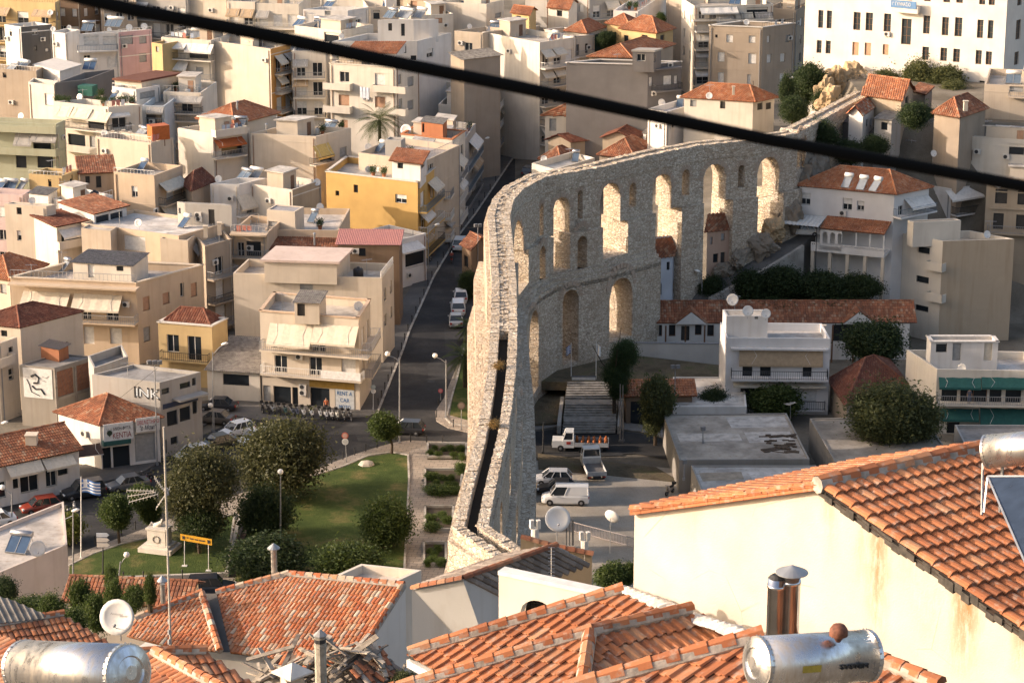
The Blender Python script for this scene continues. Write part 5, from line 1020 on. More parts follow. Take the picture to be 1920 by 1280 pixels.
def stained():
    m, t, b, N, L = nodes('stained_render'); p = pos(N, L); c = mix(N, L, ramp(N, L, noise(N, L, p, .9, 5, .6), (.35, 0.), (.7, 1.)), (.44, .385, .32), (.51, .46, .395))
    dp = N('VectorMath'); dp.operation = 'DOT_PRODUCT'; L(p, dp.inputs[0]); dp.inputs[1].default_value = (fcg.u.x, fcg.u.y, 0); wob = noise(N, L, p, 1.6, 3); sz = N('SeparateXYZ'); L(p, sz.inputs[0]); fl_ = ramp(N, L, noise(N, L, pos(N, L, (9, 9, 2.2)), 1, 5, .75), (.30, 0.), (.56, 1.))
    a0 = fcg.a.dot(fcg.u)
    for px, y0, y1, w, st in ((1643, 985, 1215, .20, .85), (1612, 1000, 1075, .10, .35), (1700, 1030, 1080, .3, .25), (1795, 1090, 1245, .16, .55), (1812, 1090, 1250, .24, .95), (1552, 905, 960, .12, .5), (1912, 1160, 1240, .16, .8), (1557, 960, 1060, .16, .22), (1750, 1120, 1200, .5, .2), (1300, 960, 1010, .15, .15)):
        s0 = fcg.at(px, (y0 + y1) / 2)[0] + a0; z0, z1 = fcg.at(px, y0)[1], fcg.at(px, y1)[1]
        q = N('Math'); q.operation = 'SUBTRACT'; L(dp.outputs['Value'], q.inputs[0]); q.inputs[1].default_value = s0 - .06
        q2 = N('Math'); q2.operation = 'MULTIPLY_ADD'; L(wob, q2.inputs[0]); q2.inputs[1].default_value = -.16; L(q.outputs[0], q2.inputs[2]); ab = N('Math'); ab.operation = 'ABSOLUTE'; L(q2.outputs[0], ab.inputs[0])
        mr = N('MapRange'); L(ab.outputs[0], mr.inputs[0]); mr.inputs[1].default_value = 0; mr.inputs[2].default_value = w * 1.9; mr.inputs[3].default_value = st; mr.inputs[4].default_value = 0
        mz = N('MapRange'); L(sz.outputs[2], mz.inputs[0]); mz.inputs[1].default_value = z1 - .4; mz.inputs[2].default_value = z1 + (z0 - z1) * .6; mz.inputs[3].default_value = 0; mz.inputs[4].default_value = 1
        mt = N('MapRange'); L(sz.outputs[2], mt.inputs[0]); mt.inputs[1].default_value = z0; mt.inputs[2].default_value = z0 + .5; mt.inputs[3].default_value = 1; mt.inputs[4].default_value = 0
        x = None
        for k in (mr, mz, mt):
            if x is None: x = k.outputs[0]; continue
            mu = N('Math'); mu.operation = 'MULTIPLY'; L(x, mu.inputs[0]); L(k.outputs[0], mu.inputs[1]); x = mu.outputs[0]
        mu = N('Math'); mu.operation = 'MULTIPLY'; L(x, mu.inputs[0]); L(fl_, mu.inputs[1]); c = mix(N, L, mu.outputs[0], c, (.25, .13, .045))
    vo = N('TexVoronoi'); vo.feature = 'DISTANCE_TO_EDGE'; vo.inputs['Scale'].default_value = .55; L(p, vo.inputs['Vector']); ck = N('Math'); ck.operation = 'MULTIPLY'; L(ramp(N, L, vo.outputs['Distance'], (0., 1.), (.006, 0.)), ck.inputs[0]); L(ramp(N, L, noise(N, L, p, .6, 2), (.55, 0.), (.65, .6)), ck.inputs[1]); c = mix(N, L, ck.outputs[0], c, (.2, .16, .12))
    c = mix(N, L, ramp(N, L, noise(N, L, pos(N, L, (1, 1, .2)), .7, 4), (.55, 0.), (.8, .3)), c, (.45, .36, .26))
    L(c, b.inputs['Base Color']); b.inputs['Roughness'].default_value = .9; bump(N, L, noise(N, L, p, 26, 3), b, .012, .7); return m
g.build('gable_wall', stained(), hb)
E_ = RE + RD; ov = fcg.n.to_3d() * .16
# the three picked out rust streaks under the verge are run-off marks fixed in the render
tiled(hb, [[AP + ov, AP + RD, E_, RE + ov]], [RE - AP], .235, .40, .085, ['new', 'new', 'new'], 300)
lf = MB(); tile_face(lf, [LE + ov, AP + ov, AP + RD, LE + RD], LE - AP, .235, .40, .085, 3); o = lf.build('far_roof_tiles', tile_mat('new'), hb); o['kind'] = 'stuff'
capline(hb, AP + ov + V((0, 0, .06)), AP + RD + V((0, 0, .06)), .42, .15)
vg = MB(); r = random.Random(3)
for i in range(30):      # rough dark mortar under the verge tiles
    a = AP.lerp(RE, i / 30); b = AP.lerp(RE, (i + 1) / 30); vg.box(a + fcg.n.to_3d() * r.uniform(.02, .1) - V((0, 0, r.uniform(.16, .24))), b - a, fcg.n.to_3d() * .08, V((0, 0, r.uniform(.12, .2))))
vg.build('verge_mortar', simple((.08, .07, .06), .95, 0, .3, 8), hb)
cp = MB()
for i in range(16):
    a = LE.lerp(AP, i / 16); b = LE.lerp(AP, (i + 1) / 16); cp.box(a + fcg.n.to_3d() * .14 - V((0, 0, .1)), (b - a) * .98, fcg.n.to_3d() * -.3, V((0, 0, .17 + .02 * (i % 2))))
cp.build('verge_tiles', tile_mat('new'), hb)
# --- hip roofed house in the middle foreground
X1, Y1 = V((.77, .64, 0)), V((-.64, .77, 0)); SL = .36
U1 = V((X1.x, X1.y, SL)); E1 = Y1; D3 = V((-Y1.x, -Y1.y, -SL))
hh = near_house('hip_roof_house', 'near house with clean orange interlocking tiles and hip ridges below the stained gable', PD(1000, 1300, 100) - V((0, 0, 4)))
O1 = PD(768, 1226, 94); f1 = onpl(O1, E1, U1, [(766, 1228), (1165, 1110), (1225, 1140), (1292, 1147), (1105, 1188), (850, 1275)])
O2 = PD(1106, 1188, 100); f2 = onpl(O2, E1, U1, [(700, 1308), (1106, 1188), (1088, 1312), (1080, 1330), (700, 1350)])
f3 = onpl(O2, X1, -D3, [(1106, 1188), (1292, 1147), (1440, 1200), (1425, 1210), (1105, 1300), (1088, 1312)])
O4 = PD(1262, 1244, 135); f4 = onpl(O4, E1, U1, [(1060, 1300), (1262, 1243), (1425, 1199), (1475, 1222), (1475, 1330), (1060, 1340)])
f5 = onpl(PD(1640, 1250, 120), E1, U1, [(1470, 1225), (1560, 1205), (1700, 1262), (1760, 1290), (1760, 1330), (1470, 1330)])
tiled(hh, [f1, f2, f3, f4, f5], [-U1, -U1, D3, -U1, -U1], .235, .40, .055, ['new', 'new', 'new'], 290, flat=True, jit=.008)
for a, b in ((f1[0], f1[1]), (f2[0], f2[1]), (f2[1], f3[1]), (f3[0], f3[5]), (f4[0], f4[2]), (f5[1], f5[3])): capline(hh, a + V((0, 0, .09)), b + V((0, 0, .09)), .40, .12)
fm = MB(); r = random.Random(9); fa, fb = f1[1] + V((0, 0, .1)), onpl(O1, E1, U1, [(1440, 1206)])[0] + V((0, 0, .25))
q = [PD(1168, 1106, 90), PD(1230, 1128, 92), PD(1300, 1158, 97), PD(1370, 1180, 101), PD(1440, 1205, 105), PD(1560, 1240, 110), PD(1700, 1286, 118)]
for a, b in zip(q, q[1:]):
    for i in range(6):
        c = a.lerp(b, i / 6); fm.lathe(c, [(.02, -.1), (.2 + r.random() * .12, 0), (.17, .05), (.02, .08 + r.random() * .05)], 7)
fm.build('white_mortar_flashing', simple((.66, .63, .58), .9, 0, .15, 6, .2, .03), hh)
wl = MB(); a, b = f1[0] - V((0, 0, .06)), f1[5] - V((0, 0, .06)); wl.box(a - U1 * .05, (b - a) * 1.6, V((0, 0, -.16)), X1 * .12); wl.build('fascia', WHITE, hh)
wl = MB(); wl.box(a + X1 * .4 - V((0, 0, .15)), (b - a) * 2, V((0, 0, -4)), X1 * 4); wl.build('wall', plaster(col3('white')), hh)
# --- mottled old roof further down
hm = near_house('mottled_roof_house', 'old house with a mottled red and cream tiled roof in the lower left centre', PD(520, 1200, 42) - V((0, 0, 6)))
Em, Dm = V((.9, -.43, 0)), V((-.43, -.9, -.42)); Om = PD(540, 1077, 42)
m1 = onpl(Om, Em, Dm, [(405, 1112), (455, 1092), (540, 1077), (756, 1098), (688, 1204), (640, 1232), (560, 1238), (432, 1222)])
m2 = onpl(PD(378, 1112, 42.3), Em, Dm, [(254, 1160), (378, 1112), (412, 1220), (330, 1214), (240, 1192)])
tiled(hm, [m1, m2], [Dm, Dm], .19, .42, .05, ['mixed', 'mixed', 'new'], 300)
for a, b in ((m1[0], m1[2]), (m1[2], m1[3]), (m1[3], m1[4]), (m2[0], m2[1]), (m2[1], m2[2])): capline(hm, a + V((0, 0, .08)), b + V((0, 0, .08)), .4, .15, 'mixed')
w = MB(); w.poly([m1[3] + V((.1, 0, -.1)), m1[4] + V((.1, 0, -.1)), m1[4] + V((.1, 0, -7)), m1[3] + V((.1, 0, -9))]); a, b = m2[4] - Dm * .25, m1[5] - Dm * .3
w.box(a - V((0, 0, .9)), b - a, V((0, 0, -6)), V((.43, .9, 0)) * 3); w.build('wall', plaster(col3('white'), 1.), hm)
vl = MB(); vl.poly(onpl(Om, Em, Dm, [(384, 1112), (406, 1112), (432, 1222), (410, 1222)], -.1)); vl.build('valley_gutter', simple((.09, .085, .08), .8), hm)
# --- gable house with the dark mossy roof beside it
hg = near_house('shaded_gable_house', 'white gable house in shade with dark mossy tiles and damp stains', PD(860, 1190, 50) - V((0, 0, 4)))
ga = PD(867, 1084, 50); gl = P(772, 1101, ga.z - .75); gr_ = P(938, 1119, ga.z - 1.25); gb = P(1042, 1022, ga.z) - ga
w = MB(); fw = Fac(gl, gr_); dn = lambda p: V((p.x, p.y, ga.z - 5)); w.poly([dn(gl), dn(gr_), gr_, ga, gl]); w.box(gl.lerp(gr_, .3) - V((0, 0, 2.9)), (gr_ - gl) * .42, fw.n.to_3d() * .14, V((0, 0, .14)))
w.box(V((*gl.lerp(gr_, .66).xy, ga.z - 2.8)), (gr_ - gl) * .05, fw.n.to_3d() * .2, V((0, 0, 2.3)))
w.build('gable_wall', plaster((.62, .61, .58), 1.2), hg)
t = MB(); tile_face(t, [ga, ga + gb, gr_ + gb, gr_], gr_ - ga, .22, .42, .06, 2); tile_face(t, [gl, ga, ga + gb, gl + gb], gl - ga, .22, .42, .06, 3); o = t.build('roof_tiles', tile_mat('grey'), hg); o['kind'] = 'stuff'
capline(hg, ga, ga + gb, .4, .14, 'old', False); capline(hg, gl - V((0, 0, .03)), ga, .4, .13, 'old', False)
pw_ = MB(); a, b, c = PD(976, 1008, 46), PD(1040, 1026, 46), PD(1110, 1040, 46)
for p, q in ((a, b), (b, c)): u = (q - p); n = V((-u.y, u.x, 0)).normalized() * .25; pw_.poly([p, q, V((*q.xy, q.z - 1.6)), V((*p.xy, p.z - 1.6))]); pw_.box(p - V((0, 0, 1.6)), u, n, V((0, 0, 1.6)))
pw_.build('parapet_wall', plaster((.55, .43, .29), 1.3), hg); capline(hg, a + V((0, 0, .03)), b + V((0, 0, .03)), .4, .15, 'old', False); capline(hg, b + V((0, 0, .03)), c + V((0, 0, .03)), .4, .15, 'old', False)
def pots(th, px, py, s, n=2):
    b = MB(); p = PD(px, py, s)
    b.tube([p - V((0, 0, 1.0)), p], .16, 8)
    for i in range(n): b.cbox(p + V((-.13 + .27 * i, 0, 0)), .15, .18, .36, 0, .3)
    b.build('chimney_pots', simple((.66, .62, .55), .8), th)
pots(hg, 1003, 990, 46); pots(hg, 1096, 1012, 46)
# --- cream wall with the arched opening
pa = PD(935, 1070, 66); pb = P(1150, 1116, pa.z); gw = thing('garden_wall', 'cream rendered wall with an arched opening and a white coping between the near roofs', 'wall', V((*pa.xy, pa.z - 5)))
b = MB(); n = Fac(pa, pb).n; th_ = V((*(n * -.3), 0)); a2, b2 = V((pa.x, pa.y)), V((pb.x, pb.y)); fcw = Fac(pa, pb); s0 = fcw.at(972, 1150)[0]; s1 = fcw.at(1046, 1160)[0]; zt = fcw.at(1010, 1126)[1]
arch_wall(b, a2, b2, b2 - n * .3, a2 - n * .3, pa.z - 5, pa.z - .1, [(s0, s1, pa.z - 4, zt, False)]); b.build('wall', plaster(col3('lcream')), gw)
b = MB(); b.box(pa + V((*(n * .05), -.1)), pb - pa, V((*(n * -.4), 0)), V((0, 0, .12))); b.build('coping', WHITE, gw)
bld('roof_terrace_house.1', 'small house with a white walled flat roof | above the park trees', (624, 1080), (738, 1092), (790, 1068), 38, (.70, .62, .52), '', '', deck=(.66, .58, .50), base=20, par=.45)
bld('tile_cottage.1', 'low cottage with an orange tile roof | half hidden by creepers at the road', None, (128, 1126), (345, 1136), 15, 'cream', '', '', roof='gableR', dep=4.5, rh=1.1, tile='old', base=-1)
bld('solar_house.1', 'pinkish white flat roofed house | with two solar panels at the left edge', (-60, 1010), (-62, 1098), (126, 1020), 9, (.62, .54, .48), '', '', deck=(.5, .46, .42), par=.35, base=-1)
# --- lower left roofs
hl = near_house('brown_roof_house', 'near house with fine ribbed brown tiled roofs in the lower left corner', PD(200, 1300, 60) - V((0, 0, 4)))
Ol = PD(118, 1152, 52); el, dl = V((.86, .5, 0)), V((.5, -.86, -.4))
p1 = onpl(Ol, el, dl, [(-30, 1176), (118, 1152), (235, 1222), (100, 1250), (-30, 1240)]); p2 = onpl(PD(290, 1222, 75), el, dl, [(262, 1226), (385, 1222), (500, 1300), (260, 1330)])
p3 = onpl(PD(10, 1200, 75), V((-.5, .86, 0)), V((-.86, -.5, -.4)), [(-30, 1182), (30, 1200), (40, 1330), (-30, 1330)]); p4 = onpl(PD(280, 1240, 80), V((-.5, .86, 0)), V((-.86, -.5, -.4)), [(250, 1222), (290, 1224), (430, 1300), (240, 1330)])
tiled(hl, [p1, p2, p3, p4], [dl, dl, V((-.86, -.5, -.4)), V((-.86, -.5, -.4))], .2, .4, .05, ['old', 'new'], 240)
for a, b in ((p1[0], p1[1]), (p2[0], p2[1]), (p4[1], p4[2])): capline(hl, a + V((0, 0, .08)), b + V((0, 0, .08)), .38, .13)
ca = MB(); corr(ca, onpl(PD(0, 1122, 55), el, dl, [(-30, 1112), (20, 1124), (84, 1152), (84, 1160), (-30, 1172)]), dl, .2, .06); o = ca.build('corrugated_shed_roof', FIBRO); tag(o, 'grey corrugated shed roof behind the brown roofs at the left edge', 'shed roof')
# --- the collapsed roof
hr = near_house('collapsed_house', 'ruined house with a caved in roof of loose planks and tiles', PD(620, 1260, 60) - V((0, 0, 3)))
Oc = PD(640, 1210, 58); c1 = onpl(Oc, Em, Dm, [(520, 1232), (690, 1200), (680, 1226), (620, 1245), (500, 1268)]); tiled(hr, [c1], [Dm], .2, .4, .06, ['mixed'], 120, jit=.2, skip=.1)
c2 = onpl(PD(690, 1230, 60), V((.7, .7, 0)), V((.65, -.65, -.5)), [(690, 1206), (716, 1216), (770, 1290), (690, 1300), (655, 1260)]); tiled(hr, [c2], [V((.65, -.65, -.5))], .2, .4, .06, ['grey', 'old'], 60, jit=.25, skip=.15)
pk = MB(); pk.box((-.5, -.5, -.5), (1, 0, 0), (0, 1, 0), (0, 0, 1)); pms = [pk.mesh('plank', simple(c, .9, 0, .25, 6)) for c in ((.34, .29, .23), (.20, .17, .145), (.42, .37, .31))]
r = random.Random(21)
for i in range(90):
    px = r.uniform(480, 740); py = 1206 + abs(px - 640) * .12 + r.uniform(10, 90); o = link('plank', pms[i % 3], hr); o.location = PD(px, py, 60) + V((0, 0, r.uniform(-.2, .35))) - wloc(hr); o.rotation_euler = (r.uniform(-.5, .5), r.uniform(-.5, .3), r.choice((.9, 2.2, .6)) + r.uniform(-.4, .4)); o.scale = (r.uniform(.8, 2.2), r.uniform(.08, .2), .04)
w = MB(); w.cbox(PD(620, 1330, 60) - V((0, 0, 2)), 5, 3.5, 2.4, 0, .6); w.build('wall', plaster(col3('stone'), 1.3), hr)
# --- chimneys and flues standing on these roofs
def chim(th, x0, y0, x1, y1, s, kind, label):
    a, b = PD((x0 + x1) / 2, y0, s), PD((x0 + x1) / 2, y1, s); w = (x1 - x0) / s; m = MB(); t = thing('chimney', label, 'chimney', V((a.x, a.y, b.z)))
    hgt = a.z - b.z
    if kind == 'concrete':
        m.lathe((0, 0, 0), [(w / 2, 0), (w / 2, hgt - .35), (w * .56, hgt - .35), (w * .56, hgt - .25), (w / 2, hgt - .25), (w / 2, hgt - .05)], 8); link('stack', m.mesh('stack', simple((.42, .38, .31), .9, 0, .25, 5)), t); c = MB(); c.lathe((0, 0, hgt), [(w * .55, 0), (w * .6, .05), (.02, .22)], 8); link('cap', c.mesh('cap', GREYM), t); d = MB(); d.lathe((0, 0, hgt - .2), [(w * .51, 0), (w * .51, .13)], 8); link('smoke_hole', d.mesh('smoke_hole', DARK), t)
    elif kind == 'flue':
        m.lathe((0, 0, 0), [(w / 2, z * .12) if z % 2 else (w * .46, z * .12) for z in range(int(hgt / .12))], 10); link('stack', m.mesh('stack', simple((.50, .47, .43), .4, .7, .2)), t); c = MB(); c.lathe((0, 0, hgt - .1), [(w, 0), (w, .04), (.03, .25)], 12); link('cap', c.mesh('cap', GALV), t)
    else:
        m.cbox((0, 0, 0), w, w, hgt * .6, 0, .4); link('stack', m.mesh('stack', plaster(col3('cream'))), t); c = MB(); c.lathe((0, 0, hgt * .75), [(w * 1.1, 0), (w * 1.1, .05), (.02, .3)], 4); link('cap', c.mesh('cap', simple((.6, .57, .52), .7)), t)
chim(hr, 589, 1192, 611, 1300, 62, 'concrete', 'octagonal concrete chimney beside the collapsed roof')
chim(hr, 530, 1250, 566, 1300, 70, 'cap', 'square chimney with a pyramid cap at the bottom edge')
chim(hm, 507, 1024, 519, 1082, 42, 'flue', 'thin metal flue with a hat above the mottled roof ridge')
chim(hm, 299, 1085, 309, 1135, 45, 'flue', 'white pipe chimney beside the tall aerial mast')
ft = thing('flue_pair', 'two shiny copper toned steel flues with a conical hat before the stained gable', 'chimney', PD(1466, 1205, 118))
for dx, top, nm in ((-.11, 1080, 'flue_pipe'), (.12, 1072, 'flue_pipe')):
    b = MB(); hgt = (1205 - top) / 113; b.lathe((dx, 0, -.3), [(.145, 0), (.145, .3 + hgt - .16), (.152, .3 + hgt - .16), (.152, .3 + hgt - .1), (.145, .3 + hgt - .1), (.145, .3 + hgt)], 18); link(nm, b.mesh(nm, MIRROR, None, True), ft)
    b = MB(); b.lathe((dx, 0, hgt - .02), [(.13, 0), (.13, .04), (.08, .08)], 14); link('sooty_collar', b.mesh('sooty_collar', DARK), ft)
b = MB(); b.lathe((.12, 0, 1.2), [(.26, 0), (.26, .012), (.03, .12), (.0, .13)], 18); link('conical_hat', b.mesh('conical_hat', GALV, None, False), ft); b = MB(); [b.tube([(.12 + .11 * math.cos(a), .11 * math.sin(a), 1.1), (.12 + .11 * math.cos(a), .11 * math.sin(a), 1.22)], .008, 4) for a in (0, 2, 4)]; link('hat_struts', b.mesh('hat_struts', GALV), ft)
# --- near solar water heaters
def weathered():
    m, t, b, N, L = nodes('weathered_steel'); p = pos(N, L); n = noise(N, L, pos(N, L, (3, 3, .5)), 3, 5, .65)
    L(mix(N, L, ramp(N, L, n, (.45, 0.), (.7, .8)), (.60, .60, .61), (.36, .31, .25)), b.inputs['Base Color']); b.inputs['Metallic'].default_value = .95
    L(ramp(N, L, n, (.35, .20), (.7, .5)), b.inputs['Roughness']); bump(N, L, noise(N, L, p, 3.5, 2), b, .006, .5); return m
WS = weathered()
def big_tank(label, a, b, rad, ends=True, panel=None):
    ax = (b - a); l = ax.length; t = thing('solar_water_heater', label, 'solar water heater', a.lerp(b, .5) - V((0, 0, rad + .3)), 0, 'near solar water heaters'); o = wloc(t)
    m = MB(); m.lathe(a - o, [(rad, 0), (rad, l)], 40, 0, ax); link('tank', m.mesh('tank', WS, None, True), t)
    for p, d in ((a - o, -1), (b - o, 1)):
        m = MB(); A_ = ax.normalized() * d; m.lathe(p - A_ * .04, [(rad * 1.02, 0), (rad * 1.02, .05), (rad * .96, .05), (rad * .9, .06), (rad * .6, .09), (rad * .55, .075), (rad * .25, .1), (.01, .1)], 32, 0, A_); link('end_cap', m.mesh('end_cap', WS, None, False), t)
    m = MB()
    for f in (.02, .98, .5): pass
    for i in range(28):
        an = i * 2 * math.pi / 28
        for f in (.03, l - .03):
            u = ax.normalized(); s = u.cross(V((0, 0, 1))).normalized(); w2 = s.cross(u); c = a - o + u * f + (s * math.cos(an) + w2 * math.sin(an)) * (rad * 1.02); m.cbox(c - V((0, 0, .008)), .016, .016, .016)
    link('rivets', m.mesh('rivets', GALV), t)
    m = MB()
    for f in (.2, .8):
        c = (a - o).lerp(b - o, f); m.tube([c - V((0, 0, rad)), c - V((0, 0, rad + .9))], .03, 6)
    link('stand', m.mesh('stand', GALV), t); return t, o
t1_, o1_ = big_tank('large steel tank with a rusty vent cap at the bottom right', PD(1420, 1242, 172), PD(1628, 1228, 168), .29)
m = MB(); c = PD(1572, 1193, 171) - o1_; m.lathe(c, [(.025, -.06), (.06, 0), (.105, .02), (.1, .09), (.07, .135), (.02, .15)], 14); link('rusty_vent_cap', m.mesh('rusty_vent_cap', simple((.22, .085, .05), .8, 0, .3, 20), None, True), t1_)
m = MB(); c = PD(1478, 1207, 170) - o1_; m.tube([c - V((0, 0, .05)), c + V((0, 0, .09))], .016, 6); link('pipe_stub', m.mesh('pipe_stub', STEEL), t1_)
t2_, o2_ = big_tank('large weathered steel tank at the bottom left', PD(46, 1250, 170), PD(240, 1260, 178), .30)
t3_, o3_ = big_tank('steel tank with a spotted end cap above a dark solar panel at the right edge', PD(1850, 846, 102), PD(2010, 832, 104), .31)
m = MB(); q = [PD(1852, 893, 104), PD(1960, 893, 106), PD(2010, 1060, 112), PD(1925, 1060, 112)]; q = [p - o3_ for p in q]; nn = (q[1] - q[0]).cross(q[3] - q[0]).normalized(); m.prism([tuple(p) for p in q], nn * .06); link('solar_panel', m.mesh('solar_panel', simple((.03, .045, .075), .2, 0, .2, 3)), t3_)
m = MB(); m.tube(q + [q[0]], .025, 4); a = PD(1843, 868, 102) - o3_; m.tube([a, PD(1841, 965, 103) - o3_], .025, 5); m.tube([q[0], PD(1845, 960, 104) - o3_], .02, 4); link('panel_frame', m.mesh('panel_frame', STEEL), t3_)
# ---------------------------------------------------------------- vegetation
CR = {}
def crown_mesh(seed, n=170, per=34, sq=.8, leaf=.062, cl=.34, boxy=False, col=(.045, .075, .02)):
    k = (seed, n, per, sq, leaf, boxy, col)
    if k in CR: return CR[k]
    r = random.Random(seed); b = MB(); lobes = [(V((r.gauss(0, 1), r.gauss(0, 1), r.gauss(0, .8))).normalized(), r.uniform(.6, 1.2)) for _ in range(8)]
    for i in range(n):
        d = V((r.gauss(0, 1), r.gauss(0, 1), r.gauss(0, 1))).normalized(); rad = max(.45, max(l * max(0, d.dot(v)) ** 2 for v, l in lobes) ** .5) if not boxy else 1 / max(abs(d.x), abs(d.y), abs(d.z)) * .75
        c = d * rad * (r.random() ** .35) * .9; c.z *= sq; br = r.random() * .6; cr = cl * r.uniform(.6, 1.2)
        for j in range(per):
            p = c + V((r.gauss(0, 1), r.gauss(0, 1), r.gauss(0, .8))) * cr * .82; a = V((r.gauss(0, 1), r.gauss(0, 1), r.gauss(0, .7))).normalized(); q = a.cross(V((r.gauss(0, 1), r.gauss(0, 1), r.gauss(0, 1)))).normalized(); l = leaf * .95 * r.uniform(.6, 1.3)
            b.poly([p - a * l, p + q * l * .95, p + a * l], 0, br + r.random() * .5)
    CR[k] = b.mesh('crown', leafm(col)); return CR[k]
def trunk_mesh(h, r0, seed):
    k = ('tr', round(h, 1), r0, seed)
    if k in CR: return CR[k]
    r = random.Random(seed); b = MB(); p = [V((0, 0, -.2)), V((r.uniform(-.1, .1), r.uniform(-.1, .1), h * .35)), V((r.uniform(-.2, .2), r.uniform(-.2, .2), h * .7)), V((0, 0, h))]; b.tube(p, [r0 * 1.25, r0, r0 * .8, r0 * .45], 8)
    for i in range(5):
        a = i * 1.26 + r.random(); q = p[2] + V((0, 0, r.uniform(-.1, .2) * h)); b.tube([q, q + V((math.cos(a), math.sin(a), .9)) * h * .18, q + V((math.cos(a) * 1.5, math.sin(a) * 1.5, 1.9)) * h * .22], [r0 * .5, r0 * .32, r0 * .12], 5)
    CR[k] = b.mesh('trunk', BARK); return CR[k]
GREENS = {'mid': (.055, .085, .022), 'dark': (.035, .058, .022), 'olive': (.085, .10, .04), 'lime': (.13, .15, .03), 'magnolia': (.065, .072, .032), 'pine': (.045, .08, .03)}
def tree(label, base, crowns, col='mid', z=None, name='tree', leaf=.062, cat='tree', group=None, sq=.85, n=300, per=105):
    """base picture point of the trunk; crowns = [(cx, cy, rx_px, ry_px)] in the picture at the depth of the trunk"""
    p = P(*base, 0 if z is None else z); t = thing(name, label, cat, p, 0, group); sd = len(THINGS)
    s = sca(p); top = None
    for i, (cx, cy, rx, ry) in enumerate(crowns):
        c = yray(cx, cy, p.y); s = sca(c); o = link('crown', crown_mesh(sd % 4 + 10 * (leaf < .05), n, per, sq, leaf, .30, False, GREENS[col]), t, c - p); o.scale = (.93 * rx / s, .93 * rx / s, .93 * ry / s / sq); o.rotation_euler = (0, 0, sd * 1.3 + i)
        top = c - p if top is None else top
    if top.z > .6: o = link('trunk', trunk_mesh(max(.6, top.z), .08 + .015 * min(10, top.z), sd % 4), t); 
    return t
tree('big dark magnolia with glossy leaves hiding the parked cars in the square', (528, 935), [(530, 850, 86, 74), (500, 885, 50, 50)], 'magnolia', leaf=.05, n=380, per=105)
tree('round dark magnolia on the monument lawn beside the yellow banner', (372, 1030), [(380, 900, 72, 64), (372, 975, 50, 40), (340, 930, 40, 50)], 'magnolia', leaf=.05, n=380, per=105)
tree('small round clipped tree on the tip of the lawn', (734, 853), [(722, 800, 29, 27)], 'mid', leaf=.09)
tree('bushy dark tree at the right edge of the lawn', (722, 1030), [(722, 980, 48, 46)], 'mid')
tree('low broad tree at the bottom of the lawn', (655, 1090), [(650, 1052, 66, 38)], 'mid', n=320)
tree('dark leafy tree left of the globe lamp', (500, 1010), [(498, 962, 52, 52)], 'dark')
tree('wide dark tree near the bottom road', (505, 1090), [(500, 1050, 76, 42)], 'dark', n=320)
tree('slim street tree beside the white direction signs', (224, 1020), [(214, 958, 30, 30), (222, 978, 16, 16)], 'mid', leaf=.08)
tree('slender tree behind the monument', (278, 1004), [(268, 932, 26, 26), (282, 958, 20, 24)], 'mid', leaf=.08)
tree('dark round tree behind the yellow banner', (374, 1040), [(377, 978, 38, 42)], 'dark')
tree('yellow green shrub at the street edge', (120, 1018), [(118, 990, 36, 28), (108, 978, 20, 16)], 'lime', leaf=.09)
tree('two lobed pine beside the white courtyard wall', (1152, 792), [(1172, 662, 28, 28), (1154, 702, 30, 32), (1158, 732, 20, 20)], 'pine', z=0, leaf=.05, n=200)
tree('leafy street tree before the entrance canopy', (1228, 835), [(1232, 745, 32, 44), (1225, 780, 22, 34)], 'olive', leaf=.08)
tree('bush between the flat roofs and the white apartment house', (1340, 785), [(1338, 752, 32, 24)], 'dark')
tree('dense bush below the dark balcony', (1456, 785), [(1452, 752, 48, 32)], 'mid', leaf=.08)
tree('big wild bush growing over the flat concrete roof', (1680, 828), [(1675, 770, 78, 56), (1655, 790, 60, 40), (1720, 785, 46, 44)], 'olive', z=3, leaf=.055, n=260)
tree('dark ivy covered tree beside the dark brown roof', (1650, 715), [(1640, 640, 58, 42)], 'dark', z=0, n=320)
for i, (x, y, rx, ry) in enumerate([(1335, 545, 28, 28), (1405, 535, 36, 32), (1470, 528, 44, 28), (1540, 535, 46, 28), (1610, 538, 42, 24), (1440, 556, 60, 16), (1560, 556, 70, 16)]):
    tree(('rounded dark shrub at the road beside the aqueduct', 'first dark shrub in the garden above the long tiled hall', 'dark garden shrub under the sloping road', 'dark garden shrub in front of the villa pillars', 'dark garden shrub at the foot of the villa stairs', 'low garden shrub touching the hall roof on the left', 'low garden shrub touching the hall roof on the right')[i], (x, y + ry), [(x, y, rx, ry)], 'dark', z=yray(x, y + ry, 288.5).z, name='shrub', cat='shrub', group='shrubs in the garden above the hall')
tree('small tree at the corner of the villa', (1502, 515), [(1502, 482, 19, 24)], 'dark', z=4)
tree('leafy tree at the end of the aqueduct below the school', (1505, 200), [(1508, 165, 32, 34), (1490, 190, 26, 24)], 'dark', z=18)
for i, (x, y, rx, ry) in enumerate([(1525, 148, 30, 30), (1485, 205, 24, 24), (1548, 190, 26, 26), (1475, 170, 14, 30)]): tree(('tall dark tree at the left corner of the school', 'dark tree below the tan window house', 'dark tree above the aqueduct end', 'narrow dark tree beside the tan window house')[i], (x, y + ry + 12), [(x, y, rx, ry)], 'dark', z=yray(x, y + ry + 12, (345, 328, 333, 340)[i]).z)
tree('light green tree behind the far aqueduct parapet', (1490, 235), [(1492, 208, 24, 26)], 'olive', z=17)
